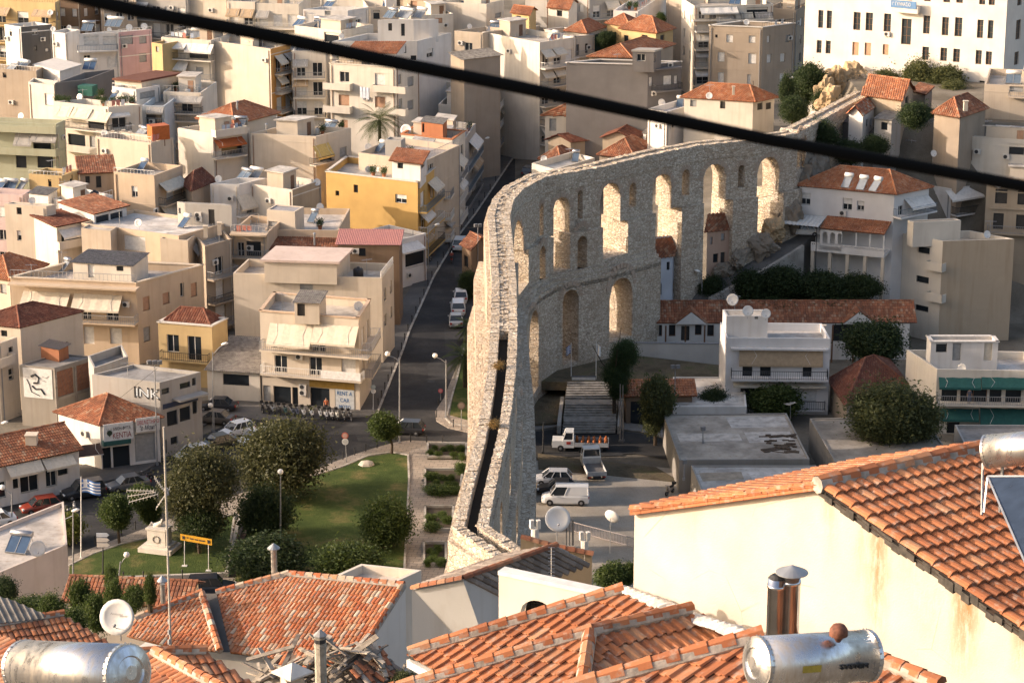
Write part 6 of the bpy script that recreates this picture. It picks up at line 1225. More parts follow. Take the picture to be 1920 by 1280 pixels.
for i, (x, y, rx, ry) in enumerate([(1645, 118, 28, 26), (1690, 125, 36, 32), (1725, 142, 32, 32), (1770, 150, 36, 30), (1800, 135, 22, 34), (1660, 148, 30, 20), (1790, 172, 30, 20)]):
    tree(('feathery tree at the left end of the school slope', 'wide feathery tree under the school entrance', 'feathery tree right of the school entrance', 'dark leafy tree low on the school slope', 'thin tree against the white school wall', 'low bush over the cave rocks', 'low bush by the school cellar door')[i], (x, y + ry + 6), [(x, y, rx, ry)], 'olive', z=20, leaf=.07, name='tree', group='trees on the school slope', n=130)
tree('bush between the hill cottages', (1735, 250), [(1730, 225, 30, 24)], 'dark', z=20, name='shrub', cat='shrub')
tree('dark bush beside the brown red tile roof', (1770, 250), [(1768, 238, 24, 20)], 'dark', z=20, name='shrub', cat='shrub')
tree('dark bushes under the grey shed', (1575, 300), [(1572, 272, 30, 20)], 'dark', z=17, name='shrub', cat='shrub')
tree('airy pine in front of the orange roofed villa', (1332, 236), [(1326, 212, 22, 20), (1334, 200, 14, 12)], 'pine', z=11)
tree('dark tree beside the netted house', (1140, 92), [(1136, 74, 18, 16)], 'dark', z=17)
tree('small tree by the blank white house', (1242, 50), [(1240, 36, 10, 12)], 'mid', z=19)
tree('roadside oleander under the aqueduct', (880, 560), [(878, 530, 18, 26), (872, 550, 14, 16)], 'dark', z=0, name='shrub', cat='shrub')
for i, (x, y, rx, ry) in enumerate([(1540, 255, 30, 30), (1595, 285, 34, 24), (1640, 275, 26, 20), (1715, 215, 30, 26), (1545, 335, 30, 22)]): tree(('dark bush under the far end of the aqueduct', 'dark undergrowth below the mossy shed', 'bush beside the whitewashed old house', 'thicket right of the hill cottage', 'scrub behind the villa roof')[i], (x, y + ry), [(x, y, rx, ry)], 'dark', z=yray(x, y + ry, 304).z, name='shrub', cat='shrub')
tree('dark shrub at the street bend', (1012, 270), [(1012, 262, 8, 10)], 'dark', z=0, name='shrub', cat='shrub')
tree('dark tree at the left bottom edge', (5, 1130), [(4, 1108, 28, 26)], 'dark', z=10)
for i, (x, y, rx, ry) in enumerate([(60, 1135, 40, 20), (100, 1140, 26, 30), (150, 1125, 24, 45), (180, 1150, 30, 40), (208, 1085, 14, 34), (215, 1120, 20, 40), (250, 1120, 24, 28), (282, 1105, 12, 34), (135, 1165, 30, 30)]):
    p = PD(x, y, 36 + i); tree('creeper shoot %s' % ('low at the left behind the corrugated roof', 'beside the pinkish wall', 'tall in front of the tile cottage', 'behind the big white dish', 'highest of all, pointing at the lamp', 'thick below the highest shoot', 'between the dish and the pipe chimney', 'thin beside the pipe chimney', 'lowest above the brown roof')[i], (x, y + ry), [(x, y, rx, ry)], 'mid', z=p.z - 1.2, name='shrub', cat='shrub', group='creepers behind the dish', leaf=.075, n=110)
tree('small bush left of the stained gable', (1165, 1110), [(1150, 1082, 34, 26), (1180, 1075, 16, 20)], 'mid', z=PD(1150, 1100, 40).z, name='shrub', cat='shrub', leaf=.09)
tree('weeds beside the collapsed roof', (760, 1290), [(755, 1272, 24, 18)], 'olive', z=PD(755, 1280, 60).z, name='shrub', cat='shrub', leaf=.1, n=60)
tree('green hedge mass in the deep street', (1010, 252), [(1012, 255, 10, 8)], 'dark', z=0, name='shrub', cat='shrub', n=60)
def palm(label, px, py, top, r_px, z, col=(.05, .075, .025)):
    p = P(px, py, z); c = yray(px, top, p.y); s = sca(c); Rr = r_px / s; t = thing('palm_tree', label, 'palm tree', p); h = c.z - p.z; b = MB()
    b.lathe((0, 0, -.2), [(.34, 0), (.26, h * .1), (.24, h * .8), (.34, h * .93), (.2, h + .2)], 10); link('trunk', b.mesh('trunk', BARK), t); b = MB(); r = random.Random(4)
    for i in range(46):
        a = i * 2.4 + r.uniform(-.2, .2); el = r.uniform(-.35, 1.25); prev = V((0, 0, h)); d = V((math.cos(a) * math.cos(el), math.sin(a) * math.cos(el), math.sin(el))); side = V((-math.sin(a), math.cos(a), 0)); n = 11; rv = r.random() * .6
        for k in range(n):
            d = (d + V((0, 0, -.13))).normalized(); q = prev + d * Rr / n * 1.15; w = Rr * .17 * math.sin(math.pi * min(.97, (k + 1.2) / (n + 1)))
            for sg in (1, -1):
                for m_ in (0, .5): o = prev.lerp(q, m_); tip = o + side * sg * w + d * w * .5 - V((0, 0, w * .45)); b.poly([o, o + d * .09, tip + d * .03, tip], 0, min(1, rv + r.random() * .4))
            prev = q
    link('fronds', b.mesh('fronds', leafm(col)), t)
palm('feathery palm tree in front of the rounded balcony house', 712, 262, 226, 48, 10, (.075, .095, .035))
palm('palm tree beside the aqueduct at the street corner', 872, 728, 668, 46, 0)
palm('low palm clump under the aqueduct', 884, 640, 612, 34, 0)
# clipped shrubs in the park planters
PL = [[(802, 836), (874, 836), (874, 861), (802, 861)], [(797, 884), (868, 884), (862, 925), (797, 925)], [(797, 954), (850, 954), (848, 997), (797, 997)], [(795, 1022), (836, 1022), (836, 1062), (795, 1062)]]
for i, q in enumerate(PL): strip('planter_kerb', q, .22, .42, KERB, 0.1, True); sheet('planter_soil', q, simple((.06, .045, .03), .95), .14, .12)
r = random.Random(6)
for i, (x, y, w_, h_) in enumerate([(806, 846, 7, 8), (816, 838, 6, 5), (822, 850, 8, 8), (831, 840, 6, 6), (845, 838, 8, 7), (851, 851, 8, 8), (863, 838, 9, 8), (866, 854, 7, 8), (810, 890, 14, 9), (818, 902, 7, 6), (831, 894, 8, 7), (840, 905, 7, 6), (845, 893, 8, 8), (853, 906, 8, 5), (822, 915, 27, 9), (852, 916, 16, 8), (866, 876, 12, 14), (808, 968, 11, 9), (828, 962, 10, 8), (812, 985, 17, 9), (838, 972, 11, 9), (806, 1030, 7, 7), (822, 1026, 8, 8), (812, 1046, 10, 9), (826, 1050, 12, 10), (815, 1036, 8, 7), (802, 1052, 7, 9)]):
    p = P(x, y + h_, .2); s = sca(p); t = thing('clipped_shrub', 'dark green clipped shrub in the ' + ('farthest stone planter beside the road' if y < 865 else 'second stone planter from the road' if y < 930 else 'third stone planter from the road' if y < 1000 else 'nearest stone planter'), 'shrub', p, 0, 'clipped shrubs in the planters'); o = link('foliage', crown_mesh(50 + i % 3, 70, 40, .9, .10, .3, True, (.085, .13, .035)), t, V((0, 0, h_ * .8 / s))); DUP.append((t, x)); o.scale = (w_ / s * 1.1, w_ / s * .9, h_ / s * 1.15)
# ---------------------------------------------------------------- vehicles
VM = {}
TYRE = simple((.02, .02, .021), .85, 0, 0); RIM = simple((.35, .35, .36), .35, .6, 0); CGL = simple((.025, .03, .035), .06, 0, 0, 1, .7); LAMP = simple((.75, .75, .72), .15, 0, 0); TAIL = simple((.35, .02, .015), .3, 0, 0); PLATE = simple((.7, .7, .66), .5, 0, 0); BLK = simple((.03, .03, .03), .7, 0, 0)
def paint(c): return simple(c, .28, 0, .03, 1, .55)
TYPES = {'hatch': (4.0, 1.72, .92, 1.48, -1.95, 1.05, -1.45, .35), 'sedan': (4.5, 1.76, .92, 1.44, -1.6, 1.05, -.95, .4), 'suv': (4.5, 1.85, 1.05, 1.72, -2.15, 1.0, -1.9, .45), 'van': (4.8, 1.8, 1.15, 1.95, -2.3, 1.55, -2.25, .95)}
def car_meshes(kind, col):
    k = (kind, col)
    if k in VM: return VM[k]
    L, W, hb, ht, b0, b1, t0, t1 = TYPES[kind]; h = L / 2; b = MB(); w = W / 2
    st = [(-h, .80 * w, .42, hb * .8), (-h + .12, .95 * w, .26, hb * .97), (-h + .8, w, .22, hb), (0, w, .2, hb), (h - 1.1, w, .22, hb * .97), (h - .35, .94 * w, .26, hb * .82), (h - .08, .82 * w, .3, hb * .7), (h, .7 * w, .4, hb * .6)]
    rings = []
    for x, ww, z0, z1 in st:
        i = len(b.v); pr = [(-ww * .92, z0), (-ww, z0 + .15), (-ww, z1 - .22), (-ww * .93, z1 - .05), (-ww * .8, z1), (ww * .8, z1), (ww * .93, z1 - .05), (ww, z1 - .22), (ww, z0 + .15), (ww * .92, z0)]
        b.v += [(x, y, z) for y, z in pr]; rings.append(i)
    n = 10
    for i, j in zip(rings, rings[1:]):
        for q in range(n): b.f.append((i + q, i + (q + 1) % n, j + (q + 1) % n, j + q)); b.m.append(0); b.r.append(0.)
    b.f.append(tuple(range(rings[0], rings[0] + n))[::-1]); b.f.append(tuple(range(rings[-1], rings[-1] + n))); b.m += [0, 0]; b.r += [0., 0.]
    wt, wb = w * .76, w * .93
    B0, B1, T0, T1 = V((b0, 0, hb - .02)), V((b1, 0, hb - .02)), V((t0, 0, ht)), V((t1, 0, ht)); y = lambda p, s: V((p.x, s, p.z))
    b.prism([(t0 - .05, -wt, ht - .03), (t1 + .05, -wt, ht - .03), (t1 + .05, wt, ht - .03), (t0 - .05, wt, ht - .03)], .06)
    for p, q in ((B0, T0), (B1, T1)):
        for s in (1, -1): b.tube([y(p, wb * s), y(q, wt * s)], .045, 5)
    for s in (1, -1):
        for f in ((.36, .68) if kind != 'van' else (.62,)): b.tube([y(B0.lerp(B1, f), wb * s), y(T0.lerp(T1, f), wt * s)], .045, 5)
    wins = []
    g = MB(); g.poly([y(B1, -wb), y(B1, wb), y(T1, wt), y(T1, -wt)]); wins.append(('windscreen', g))
    g = MB(); g.poly([y(B0, wb), y(B0, -wb), y(T0, -wt), y(T0, wt)]); wins.append(('rear_window', g))
    for s in (1, -1):
        if kind == 'van':
            m0, m1 = B0.lerp(B1, .62), T0.lerp(T1, .62); g = MB(); q = [y(m0, wb * s), y(B1, wb * s), y(T1, wt * s), y(m1, wt * s)]; g.poly(q if s < 0 else q[::-1]); wins.append(('side_window', g))
            q = [y(B0, wb * s), y(m0, wb * s), y(m1, wt * s), y(T0, wt * s)]; b.poly(q if s < 0 else q[::-1])
        else: g = MB(); q = [y(B0, wb * s), y(B1, wb * s), y(T1, wt * s), y(T0, wt * s)]; g.poly(q if s < 0 else q[::-1]); wins.append(('side_window', g))
        b.cbox((b1 - .35, s * (w + .07), hb - .02), .12, .16, .12)
    P_ = paint(col); me = [('body', b.mesh('body', P_))] + [(nm, g.mesh(nm, CGL)) for nm, g in wins]
    for s in (1, -1):
        g = MB(); g.cbox((h - .15, s * w * .62, hb * .58), .2, w * .42, .16); me.append(('headlight', g.mesh('headlight', LAMP))); g = MB(); g.cbox((-h + .06, s * w * .74, hb * .66), .14, w * .3, .22); me.append(('taillight', g.mesh('taillight', TAIL)))
    g = MB(); g.cbox((-h - .01, 0, .5), .03, .5, .12); me.append(('number_plate', g.mesh('number_plate', PLATE))); g = MB(); g.cbox((h - .02, 0, .32), .08, w * 1.2, .16); me.append(('grille', g.mesh('grille', BLK)))
    VM[k] = (me, [(x, s * (w - .09)) for x in (-h + .8, h - .85) for s in (1, -1)], .31 if kind in ('hatch', 'sedan') else .35); return VM[k]
def wheel(t, x, y, r_, wd=.2):
    k = ('wheel', r_, wd)
    if k not in VM:
        a = MB(); a.lathe((0, -wd / 2, 0), [(r_ * .62, 0), (r_ * .93, 0), (r_, wd * .15), (r_, wd * .85), (r_ * .93, wd), (r_ * .62, wd)], 16, 0, (0, 1, 0)); b = MB(); b.lathe((0, -wd / 2 - .01, 0), [(r_ * .2, 0), (r_ * .62, .02), (r_ * .64, wd), (r_ * .2, wd + .02)], 12, 0, (0, 1, 0)); VM[k] = (a.mesh('tyre', TYRE), b.mesh('rim', RIM))
    o = link('wheel', VM[k][0], t, V((x, y, r_))); link('rim', VM[k][1], o)
def car(kind, px, py, head, col, label, z=0., group='parked cars'):
    """px, py: ground point under the middle of the car; head: degrees, 0 = towards +x (right), 90 = away from the viewer"""
    t = thing('van' if kind == 'van' else 'car', label, 'van' if kind == 'van' else 'car', P(px, py, z + .03), R(head), group); me, wh, wr = car_meshes(kind, col)
    for nm, m in me: link(nm, m, t)
    for x, y in wh: wheel(t, x, y, wr)
    return t
WH = (.72, .72, .71); SI = (.36, .37, .38); BK = (.025, .026, .03); GR = (.10, .105, .11); RD_ = (.22, .035, .02)
car('hatch', 762, 812, 172, BK, 'black hatchback driving behind the small round lawn tree', group='cars on the square')
car('hatch', 444, 815, 222, WH, 'white hatchback parked nose down left of the big magnolia')
car('hatch', 478, 830, 222, WH, 'white car half hidden behind the big magnolia')
car('sedan', 408, 838, 215, (.05, .05, .035), 'dark olive sedan parked beside the white hatchback')
car('sedan', 403, 792, 165, (.09, .08, .07), 'grey brown sedan parked at the corner shop steps')
car('sedan', 408, 768, 172, BK, 'black sedan parked beside the row of scooters')
car('hatch', 362, 860, 215, WH, 'white hatchback behind the round dark magnolia')
car('suv', 156, 931, 205, (.02, .022, .026), 'black off road car parked outside the taverna row')
car('sedan', 240, 916, 208, GR, 'dark grey sedan parked before the flower shop')
car('hatch', 76, 958, 205, RD_, 'dark red hatchback parked below the taverna row')
car('sedan', -12, 985, 205, WH, 'white car cut off by the left edge')
car('suv', 398, 1112, 8, (.03, .04, .055), 'dark blue estate car on the lower road', group='cars on the square')
car('sedan', 855, 608, 92, SI, 'silver sedan nearest in the row parked in the street', group='cars parked along the street')
car('suv', 859, 585, 92, WH, 'white square backed car in the middle of the street row', group='cars parked along the street')
car('hatch', 864, 562, 92, WH, 'white hatchback farthest in the street row', group='cars parked along the street')
car('suv', 863, 466, 85, WH, 'white car with a red stripe driving up the shady street', group='cars on the square')
car('hatch', 992, 328, 75, (.12, .12, .12), 'dark car at the far bend of the street', group='cars on the square')
car('hatch', 1036, 906, 178, (.45, .46, .48), 'silver white hatchback behind the black car in the parking lot', group='vehicles in the parking lot')
car('sedan', 1048, 924, 178, BK, 'black car hidden behind the white van', group='vehicles in the parking lot')
car('van', 1060, 943, 178, WH, 'white panel van in the parking lot beside the aqueduct', group='vehicles in the parking lot')
car('sedan', 1506, 440, 170, WH, 'white car under the metal carport beside the villa', z=12)
def truck(label, px, py, head, load):
    t = thing('truck', label, 'truck', P(px, py, .03), R(head), 'trucks by the parking lot'); b = MB(); wm = paint((.70, .70, .68))
    if load:   # long bonnet, flat bed
        b.cbox((2.35, 0, .45), 1.5, 1.75, .75); b.cbox((1.35, 0, .45), 1.15, 1.85, .8); b.prism([(.8, -.85, 1.25), (1.95, -.85, 1.25), (1.95, .85, 1.25), (.8, .85, 1.25)], .1); b.prism([(.82, -.78, 2.05), (1.7, -.78, 2.05), (1.7, .78, 2.05), (.82, .78, 2.05)], .1)
        for x, x2 in ((.85, .85), (1.95, 1.68)):
            for s in (1, -1): b.tube([(x, .82 * s, 1.3), (x2, .75 * s, 2.1)], .05, 5)
        link('cab', b.mesh('cab', wm), t); g = MB(); g.poly([(1.96, -.8, 1.33), (1.96, .8, 1.33), (1.7, .74, 2.05), (1.7, -.74, 2.05)]); link('windscreen', g.mesh('windscreen', CGL), t)
        for s in (1, -1): g = MB(); q = [(.9, .83 * s, 1.35), (1.88, .83 * s, 1.35), (1.66, .77 * s, 2.02), (.9, .77 * s, 2.02)]; g.poly(q if s < 0 else q[::-1]); link('side_window', g.mesh('side_window', CGL), t)
        g = MB(); g.cbox((3.12, 0, .62), .05, 1.1, .3); link('grille', g.mesh('grille', BLK), t); x0, x1 = -2.9, .7
        for s in (1, -1): g = MB(); g.cbox((3.1, s * .7, .7), .06, .25, .2); link('headlight', g.mesh('headlight', LAMP), t)
        g = MB(); g.cbox((1.35, .94, .85), .45, .02, .3); link('door_badge', g.mesh('door_badge', simple((.45, .05, .03), .5, 0, 0)), t)
    else:
        b.cbox((1.75, 0, .5), 1.5, 1.95, .9); b.prism([(1.0, -.95, 1.4), (2.45, -.95, 1.4), (2.45, .95, 1.4), (1.0, .95, 1.4)], .06); b.prism([(1.05, -.88, 2.2), (2.15, -.88, 2.2), (2.15, .88, 2.2), (1.05, .88, 2.2)], .12)
        for x, x2 in ((1.05, 1.08), (2.42, 2.1)):
            for s in (1, -1): b.tube([(x, .9 * s, 1.42), (x2, .84 * s, 2.25)], .06, 5)
        link('cab', b.mesh('cab', wm), t); g = MB(); g.poly([(1.04, .86, 1.46), (1.04, -.86, 1.46), (1.06, -.82, 2.2), (1.06, .82, 2.2)]); link('rear_window', g.mesh('rear_window', CGL), t); g = MB(); g.poly([(2.45, -.86, 1.46), (2.45, .86, 1.46), (2.15, .82, 2.2), (2.15, -.82, 2.2)]); link('windscreen', g.mesh('windscreen', CGL), t); x0, x1 = -2.7, .95
        for s in (1, -1): g = MB(); g.cbox((1.9, s * 1.12, 1.6), .08, .2, .35); link('mirror', g.mesh('mirror', BLK), t)
    c = MB(); c.cbox(((x0 + x1) / 2, 0, .62), x1 - x0, 1.9, .1); link('bed', c.mesh('bed', simple((.16, .15, .14), .8)), t)
    for s in (1, -1): c = MB(); c.cbox(((x0 + x1) / 2, s * .98, .6), x1 - x0, .05, .45); link('side_board', c.mesh('side_board', simple((.55, .55, .54), .6)), t)
    for x in (x0, x1): c = MB(); c.cbox((x, 0, .6), .05, 1.95, .45 if x == x0 else .7); link('tail_board' if x == x0 else 'head_board', c.mesh('board', simple((.45, .45, .44), .6)), t)
    for s in (1, -1): c = MB(); c.cbox((x0 - .03, s * .75, .42), .05, .3, .12); link('taillight', c.mesh('taillight', TAIL), t)
    c = MB(); c.cbox((-.3, 0, .42), 5.2, .8, .2); link('chassis', c.mesh('chassis', BLK), t)
    for x in (x0 + .9, 2.2 if load else 1.8):
        for s in (1, -1): wheel(t, x, s * .82, .36, .22)
    return t
truck('white flatbed truck loaded with orange gas bottles on the east road', 1090, 842, 177, True); tb = truck('white tipper truck seen from behind in the parking lot', 1112, 886, 97, False)
r = random.Random(8); gm_ = MB(); gm_.lathe((0, 0, 0), [(.12, 0), (.15, .05), (.15, .42), (.1, .52), (.05, .54), (.05, .6)], 8); gmesh = gm_.mesh('gas_bottle', simple((.50, .14, .03), .5), None, True)
tk = P(1090, 842, .03); h0 = R(177)
for i in range(22):
    x = -2.6 + (i // 4) * .62 + r.uniform(-.05, .05); y = -.7 + (i % 4) * .46
    o = link('gas_bottle', gmesh, None, tk + V((x * math.cos(h0) - y * math.sin(h0), x * math.sin(h0) + y * math.cos(h0), .72))); tag(o, 'orange gas bottle standing on the flatbed truck', 'gas bottle', 'gas bottles on the flatbed truck')
SC = {}
def scooter(label, px, py, head, col, group, z=0.):
    k = col
    if k not in SC:
        b = MB(); b.tube([(-.55, 0, .62), (-.2, 0, .55), (.1, 0, .32), (.38, 0, .34)], [.16, .17, .11, .09], 8); b.box((.36, -.17, .3), (.09, 0, .55), (0, .34, 0), (.04, 0, 0)); b.tube([(.45, 0, .8), (.5, 0, .95)], .1, 8); b.lathe((.66, 0, .5), [(.11, -.05), (.14, 0), (.02, .08)], 8)
        s = MB(); s.tube([(-.62, 0, .8), (-.1, 0, .78)], [.11, .13], 8); h_ = MB(); h_.tube([(.6, 0, .3), (.45, 0, 1.0)], .03, 6); h_.tube([(.42, -.32, 1.02), (.42, .32, 1.02)], .022, 5); m = MB(); m.lathe((.48, 0, 1.02), [(.03, 0), (.1, .06), (.09, .1)], 8)
        bx = MB(); bx.cbox((-.78, 0, .85), .3, .36, .26); SC[k] = [('body', b.mesh('body', paint(col), None, True)), ('seat', s.mesh('seat', BLK)), ('handlebar', h_.mesh('handlebar', BLK)), ('mirror', m.mesh('mirror', GREYM)), ('top_box', bx.mesh('top_box', BLK))]
    t = thing('scooter', label, 'scooter', P(px, py, z + .03), R(head), group)
    for nm, m in SC[k]: link(nm, m, t)
    for x in (-.55, .66): wheel(t, x, 0, .25, .11)
    return t
for i, (x, y, c) in enumerate([(492, 770, BK), (502, 772, BK), (512, 772, SI), (524, 774, BK), (535, 774, (.05, .12, .12)), (548, 776, (.1, .12, .16)), (557, 777, (.12, .14, .2)), (569, 778, WH), (584, 779, WH), (600, 780, WH), (611, 782, WH), (621, 782, WH), (632, 783, (.6, .58, .5)), (644, 784, (.1, .1, .09)), (656, 785, BK)]):
    scooter(('white' if c == WH else 'dark' if c == BK else 'coloured') + ' scooter parked outside the rental shop', x, y + 2, 282 + (i % 3) * 4, c, 'scooters outside the rental shop'); DUP.append((THINGS[-1], x))
scooter('motorcycle parked on the shady pavement under the yellow block', 808, 470, 250, BK, 'motorcycles in the street', .13); scooter('second motorcycle on the shady pavement nearer the viewer', 803, 492, 240, BK, 'motorcycles in the street', .13)
mc = scooter('red motorcycle being ridden up the shady street', 847, 492, 88, (.25, .03, .02), 'motorcycles in the street'); scooter('dusty motorcycle parked beside the flat concrete roof', 1256, 926, 235, (.3, .25, .2), 'motorcycles in the street'); scooter('scooter parked in front of the flower shop', 274, 900, 215, BK, 'motorcycles in the street'); scooter('pale scooter standing at the street edge by the shrub', 134, 962, 60, (.3, .3, .3), 'motorcycles in the street')
# ---------------------------------------------------------------- people
def person(label, p, rz, shirt, legs, pose='stand', hair=(.03, .02, .015)):
    J = {'hip': (0, 0, .92), 'che': (0, 0, 1.28), 'nec': (0, 0, 1.47), 'hea': (0, .02, 1.62), 'top': (0, .01, 1.76)}
    E = [('hip', 'che'), ('che', 'nec'), ('nec', 'hea'), ('hea', 'top')]; rad = {'hip': .15, 'che': .165, 'nec': .06, 'hea': .1, 'top': .075}
    for s, n in ((1, 'l'), (-1, 'r')):
        st = .16 * s if pose == 'walk' else 0
        J.update({n + 'h': (.09 * s, 0, .86), n + 'k': (.1 * s, st + .03, .48), n + 'a': (.1 * s, st * 1.6 - .04, .08), n + 't': (.11 * s, st * 1.6 + .12, .04), n + 's': (.19 * s, 0, 1.4), n + 'e': (.25 * s, -.5 * st, 1.13), n + 'w': (.26 * s, .1 - st, .9), n + 'f': (.26 * s, .14 - st, .8)})
        if pose == 'sit': J.update({n + 'k': (.12 * s, .42, .86), n + 'a': (.13 * s, .45, .44), n + 't': (.13 * s, .57, .4), n + 'e': (.26 * s, .12, 1.15), n + 'w': (.22 * s, .38, 1.05), n + 'f': (.22 * s, .47, 1.06)})
        E += [('hip', n + 'h'), (n + 'h', n + 'k'), (n + 'k', n + 'a'), (n + 'a', n + 't'), ('che', n + 's'), (n + 's', n + 'e'), (n + 'e', n + 'w'), (n + 'w', n + 'f')]
        rad.update({n + 'h': .105, n + 'k': .065, n + 'a': .045, n + 't': .04, n + 's': .065, n + 'e': .045, n + 'w': .035, n + 'f': .04})
    ks = list(J); me = bpy.data.meshes.new('body'); me.from_pydata([J[k] for k in ks], [(ks.index(a), ks.index(b)) for a, b in E], [])
    t = thing('person', label, 'person', p, rz); o = link('body', me, t); o.modifiers.new('s', 'SKIN'); sv = me.skin_vertices[0].data
    for i, k in enumerate(ks): sv[i].radius = (rad[k],) * 2
    sv[0].use_root = True; m = o.modifiers.new('b', 'SUBSURF'); m.levels = m.render_levels = 1
    dg = bpy.context.evaluated_depsgraph_get(); m2 = bpy.data.meshes.new_from_object(o.evaluated_get(dg)); o.modifiers.clear(); o.data = m2; m2.name = 'body'; m2.materials.clear()
    for c in ((.42, .25, .17), shirt, legs, hair, (.04, .035, .03)): m2.materials.append(simple(c, .7, 0, .05))
    for f in m2.polygons:
        x, y, z = f.center; f.use_smooth = True; lg = z < .98 if pose != 'sit' else (z < 1.0)
        f.material_index = 3 if z > 1.68 or (z > 1.55 and y < -.03) else 0 if z > 1.44 else 0 if abs(x) > .2 and z < 1.16 and (pose != 'sit' or y > .2) and z > .7 else 4 if (z < .1 if pose != 'sit' else z < .5 and y > .3) else 2 if lg else 1
    return t
person('person in an orange shirt standing in the rental shop doorway', P(612, 773, .13), R(180), (.45, .13, .05), (.05, .05, .06)); person('person in a pale blue shirt walking outside the taverna row', P(117, 920, .12), R(100), (.40, .46, .55), (.18, .2, .24), 'walk')
person('person in a dark red top walking on the taverna pavement', P(76, 926, .12), R(190), (.22, .06, .05), (.04, .04, .05), 'walk', (.2, .1, .04)); person('person in a white shirt sitting in the shade of the street pavement', P(796, 512, .13) - V((0, 0, .35)), R(200), (.6, .6, .6), (.05, .05, .06), 'sit')
person('rider in a red jacket and white helmet on the motorcycle', P(847, 492, .05) + V((0, -.25, -.05)), R(-2), (.3, .06, .04), (.04, .04, .05), 'sit', (.7, .7, .7)); person('person in a dark vest at the rail of the green awning balcony', BL['greenawning']['fr'].pt(*BL['greenawning']['fr'].at(1817, 757, .9)[:2], .8), R(180), (.1, .1, .12), (.1, .12, .2))
# ---------------------------------------------------------------- lettering, signs, flags
def text(par, s, c, u, up, h, mat, wmax=None, name='lettering', shear=0., th=.01):
    cu = bpy.data.curves.new('t', 'FONT'); cu.body = s; cu.align_x = 'CENTER'; cu.align_y = 'CENTER'; cu.size = 1; cu.extrude = .01; cu.shear = shear; cu.resolution_u = 2
    o = bpy.data.objects.new('t', cu); C.objects.link(o); bpy.context.view_layer.update(); me = bpy.data.meshes.new_from_object(o.evaluated_get(bpy.context.evaluated_depsgraph_get())); bpy.data.objects.remove(o); bpy.data.curves.remove(cu)
    xs = [v.co.x for v in me.vertices]; ys = [v.co.y for v in me.vertices]; sy = h / (max(ys) - min(ys)); sx = sy if not wmax else min(sy * 1.6, wmax / (max(xs) - min(xs)))
    u = V(u).normalized(); up = V(up).normalized(); n = u.cross(up); cx, cy = (max(xs) + min(xs)) / 2, (max(ys) + min(ys)) / 2
    me.transform(M(((u.x * sx, up.x * sy, n.x, 0), (u.y * sx, up.y * sy, n.y, 0), (u.z * sx, up.z * sy, n.z, 0), (0, 0, 0, 1))) @ M.Translation((-cx, -cy, 0))); me.materials.clear(); me.materials.append(mat); me.name = name
    return link(name, me, par, V(c) + n * th - wloc(par))
INK = simple((.02, .02, .022), .6, 0, 0); REDM = simple((.42, .03, .02), .5, 0, 0); BLUET = simple((.03, .12, .28), .5, 0, 0); GREY3 = simple((.3, .3, .3), .6, 0, 0)
UPZ = V((0, 0, 1))
def panel(label, fc, x0, y0, x1, y1, out, mat, cat='sign', name='sign', thick=.08):
    xm, ym = (x0 + x1) / 2, (y0 + y1) / 2; s0 = fc.at(x0, ym, out)[0]; s1 = fc.at(x1, ym, out)[0]; z0 = fc.at(xm, y1, out)[1]; z1 = fc.at(xm, y0, out)[1]
    t = thing(name, label, cat, fc.pt((s0 + s1) / 2, z0, out)); b = MB(); b.box(fc.pt(s0, z0, out), fc.u.to_3d() * (s1 - s0), fc.n.to_3d() * -thick, V((0, 0, z1 - z0))); b.build('board', mat, t)
    return t, lambda f, g: fc.pt(s0 + (s1 - s0) * f, z0 + (z1 - z0) * g, out), s1 - s0, z1 - z0
K = BL['kentia_shop.1']['fr']; t, q, w, h = panel('white flower shop sign with black and dark red lettering', K, 194, 793, 250, 826, .5, simple((.72, .71, .68), .5))
text(t, 'ΑΝΘΗ-ΦΥΤΑ', q(.62, .7), K.u.to_3d(), UPZ, h * .2, INK, w * .6); text(t, 'KENTIA', q(.62, .32), K.u.to_3d(), UPZ, h * .32, simple((.25, .04, .04), .5, 0, 0), w * .62)
b = MB(); p = q(.2, .5); b.lathe(p, [(.02, 0), (.3, .015), (.3, .03)], 9, 0, K.n.to_3d()); [b.tube([p + UPZ * -.4, p + K.u.to_3d() * x + UPZ * .55], [.05, .01], 4) for x in (-.3, -.12, .1, .3)]; b.build('plant_emblem', simple((.03, .05, .03), .6), t)
t, q, w, h = panel('white grill house sign with red lettering beside the flower shop sign', K, 255, 782, 300, 808, .62, simple((.72, .71, .68), .5))
text(t, 'ΟΒΕΛΙΣΤΗΡΙΟ', q(.5, .68), K.u.to_3d(), UPZ, h * .3, REDM, w * .92); text(t, '"ο Μακι"', q(.5, .28), K.u.to_3d(), UPZ, h * .34, INK, w * .7, shear=.3)
fcR = BL['rental']['fl']; t, q, w, h = panel('grey shutter panel painted with blue rental lettering', fcR, 629, 730, 664, 772, .06, simple((.50, .52, .52), .6))
for i, s in enumerate(('RENT A', 'CAR', 'MOTO')): text(t, s, q(.5, .82 - .3 * i), fcR.u.to_3d(), UPZ, h * .17, BLUET, w * (.8, .5, .62)[i])
panel('ochre yellow fascia sign above the rental shop door', fcR, 580, 715, 664, 728, .12, simple((.42, .26, .06), .6)); panel('blank white banner on the rental shop balcony', fcR, 601, 697, 676, 712, 1.34, simple((.74, .72, .68), .7), 'banner', 'banner', .03)
G = BL['school_building.1']['fl']; t, q, w, h = panel('blue school name banner over the arched door', G, 1670, 2, 1718, 16, 1.2, simple((.12, .25, .45), .6))
text(t, '1° ΓΥΜΝΑΣΙΟ', q(.42, .55), G.u.to_3d(), UPZ, h * .5, WHITE, w * .72)
balcony(BL['school_building.1']['o'], G, G.at(1678, 22)[0], G.at(1726, 22)[0], G.at(1700, 20)[1], 1.1, 's', plaster((.72, .68, .62)))
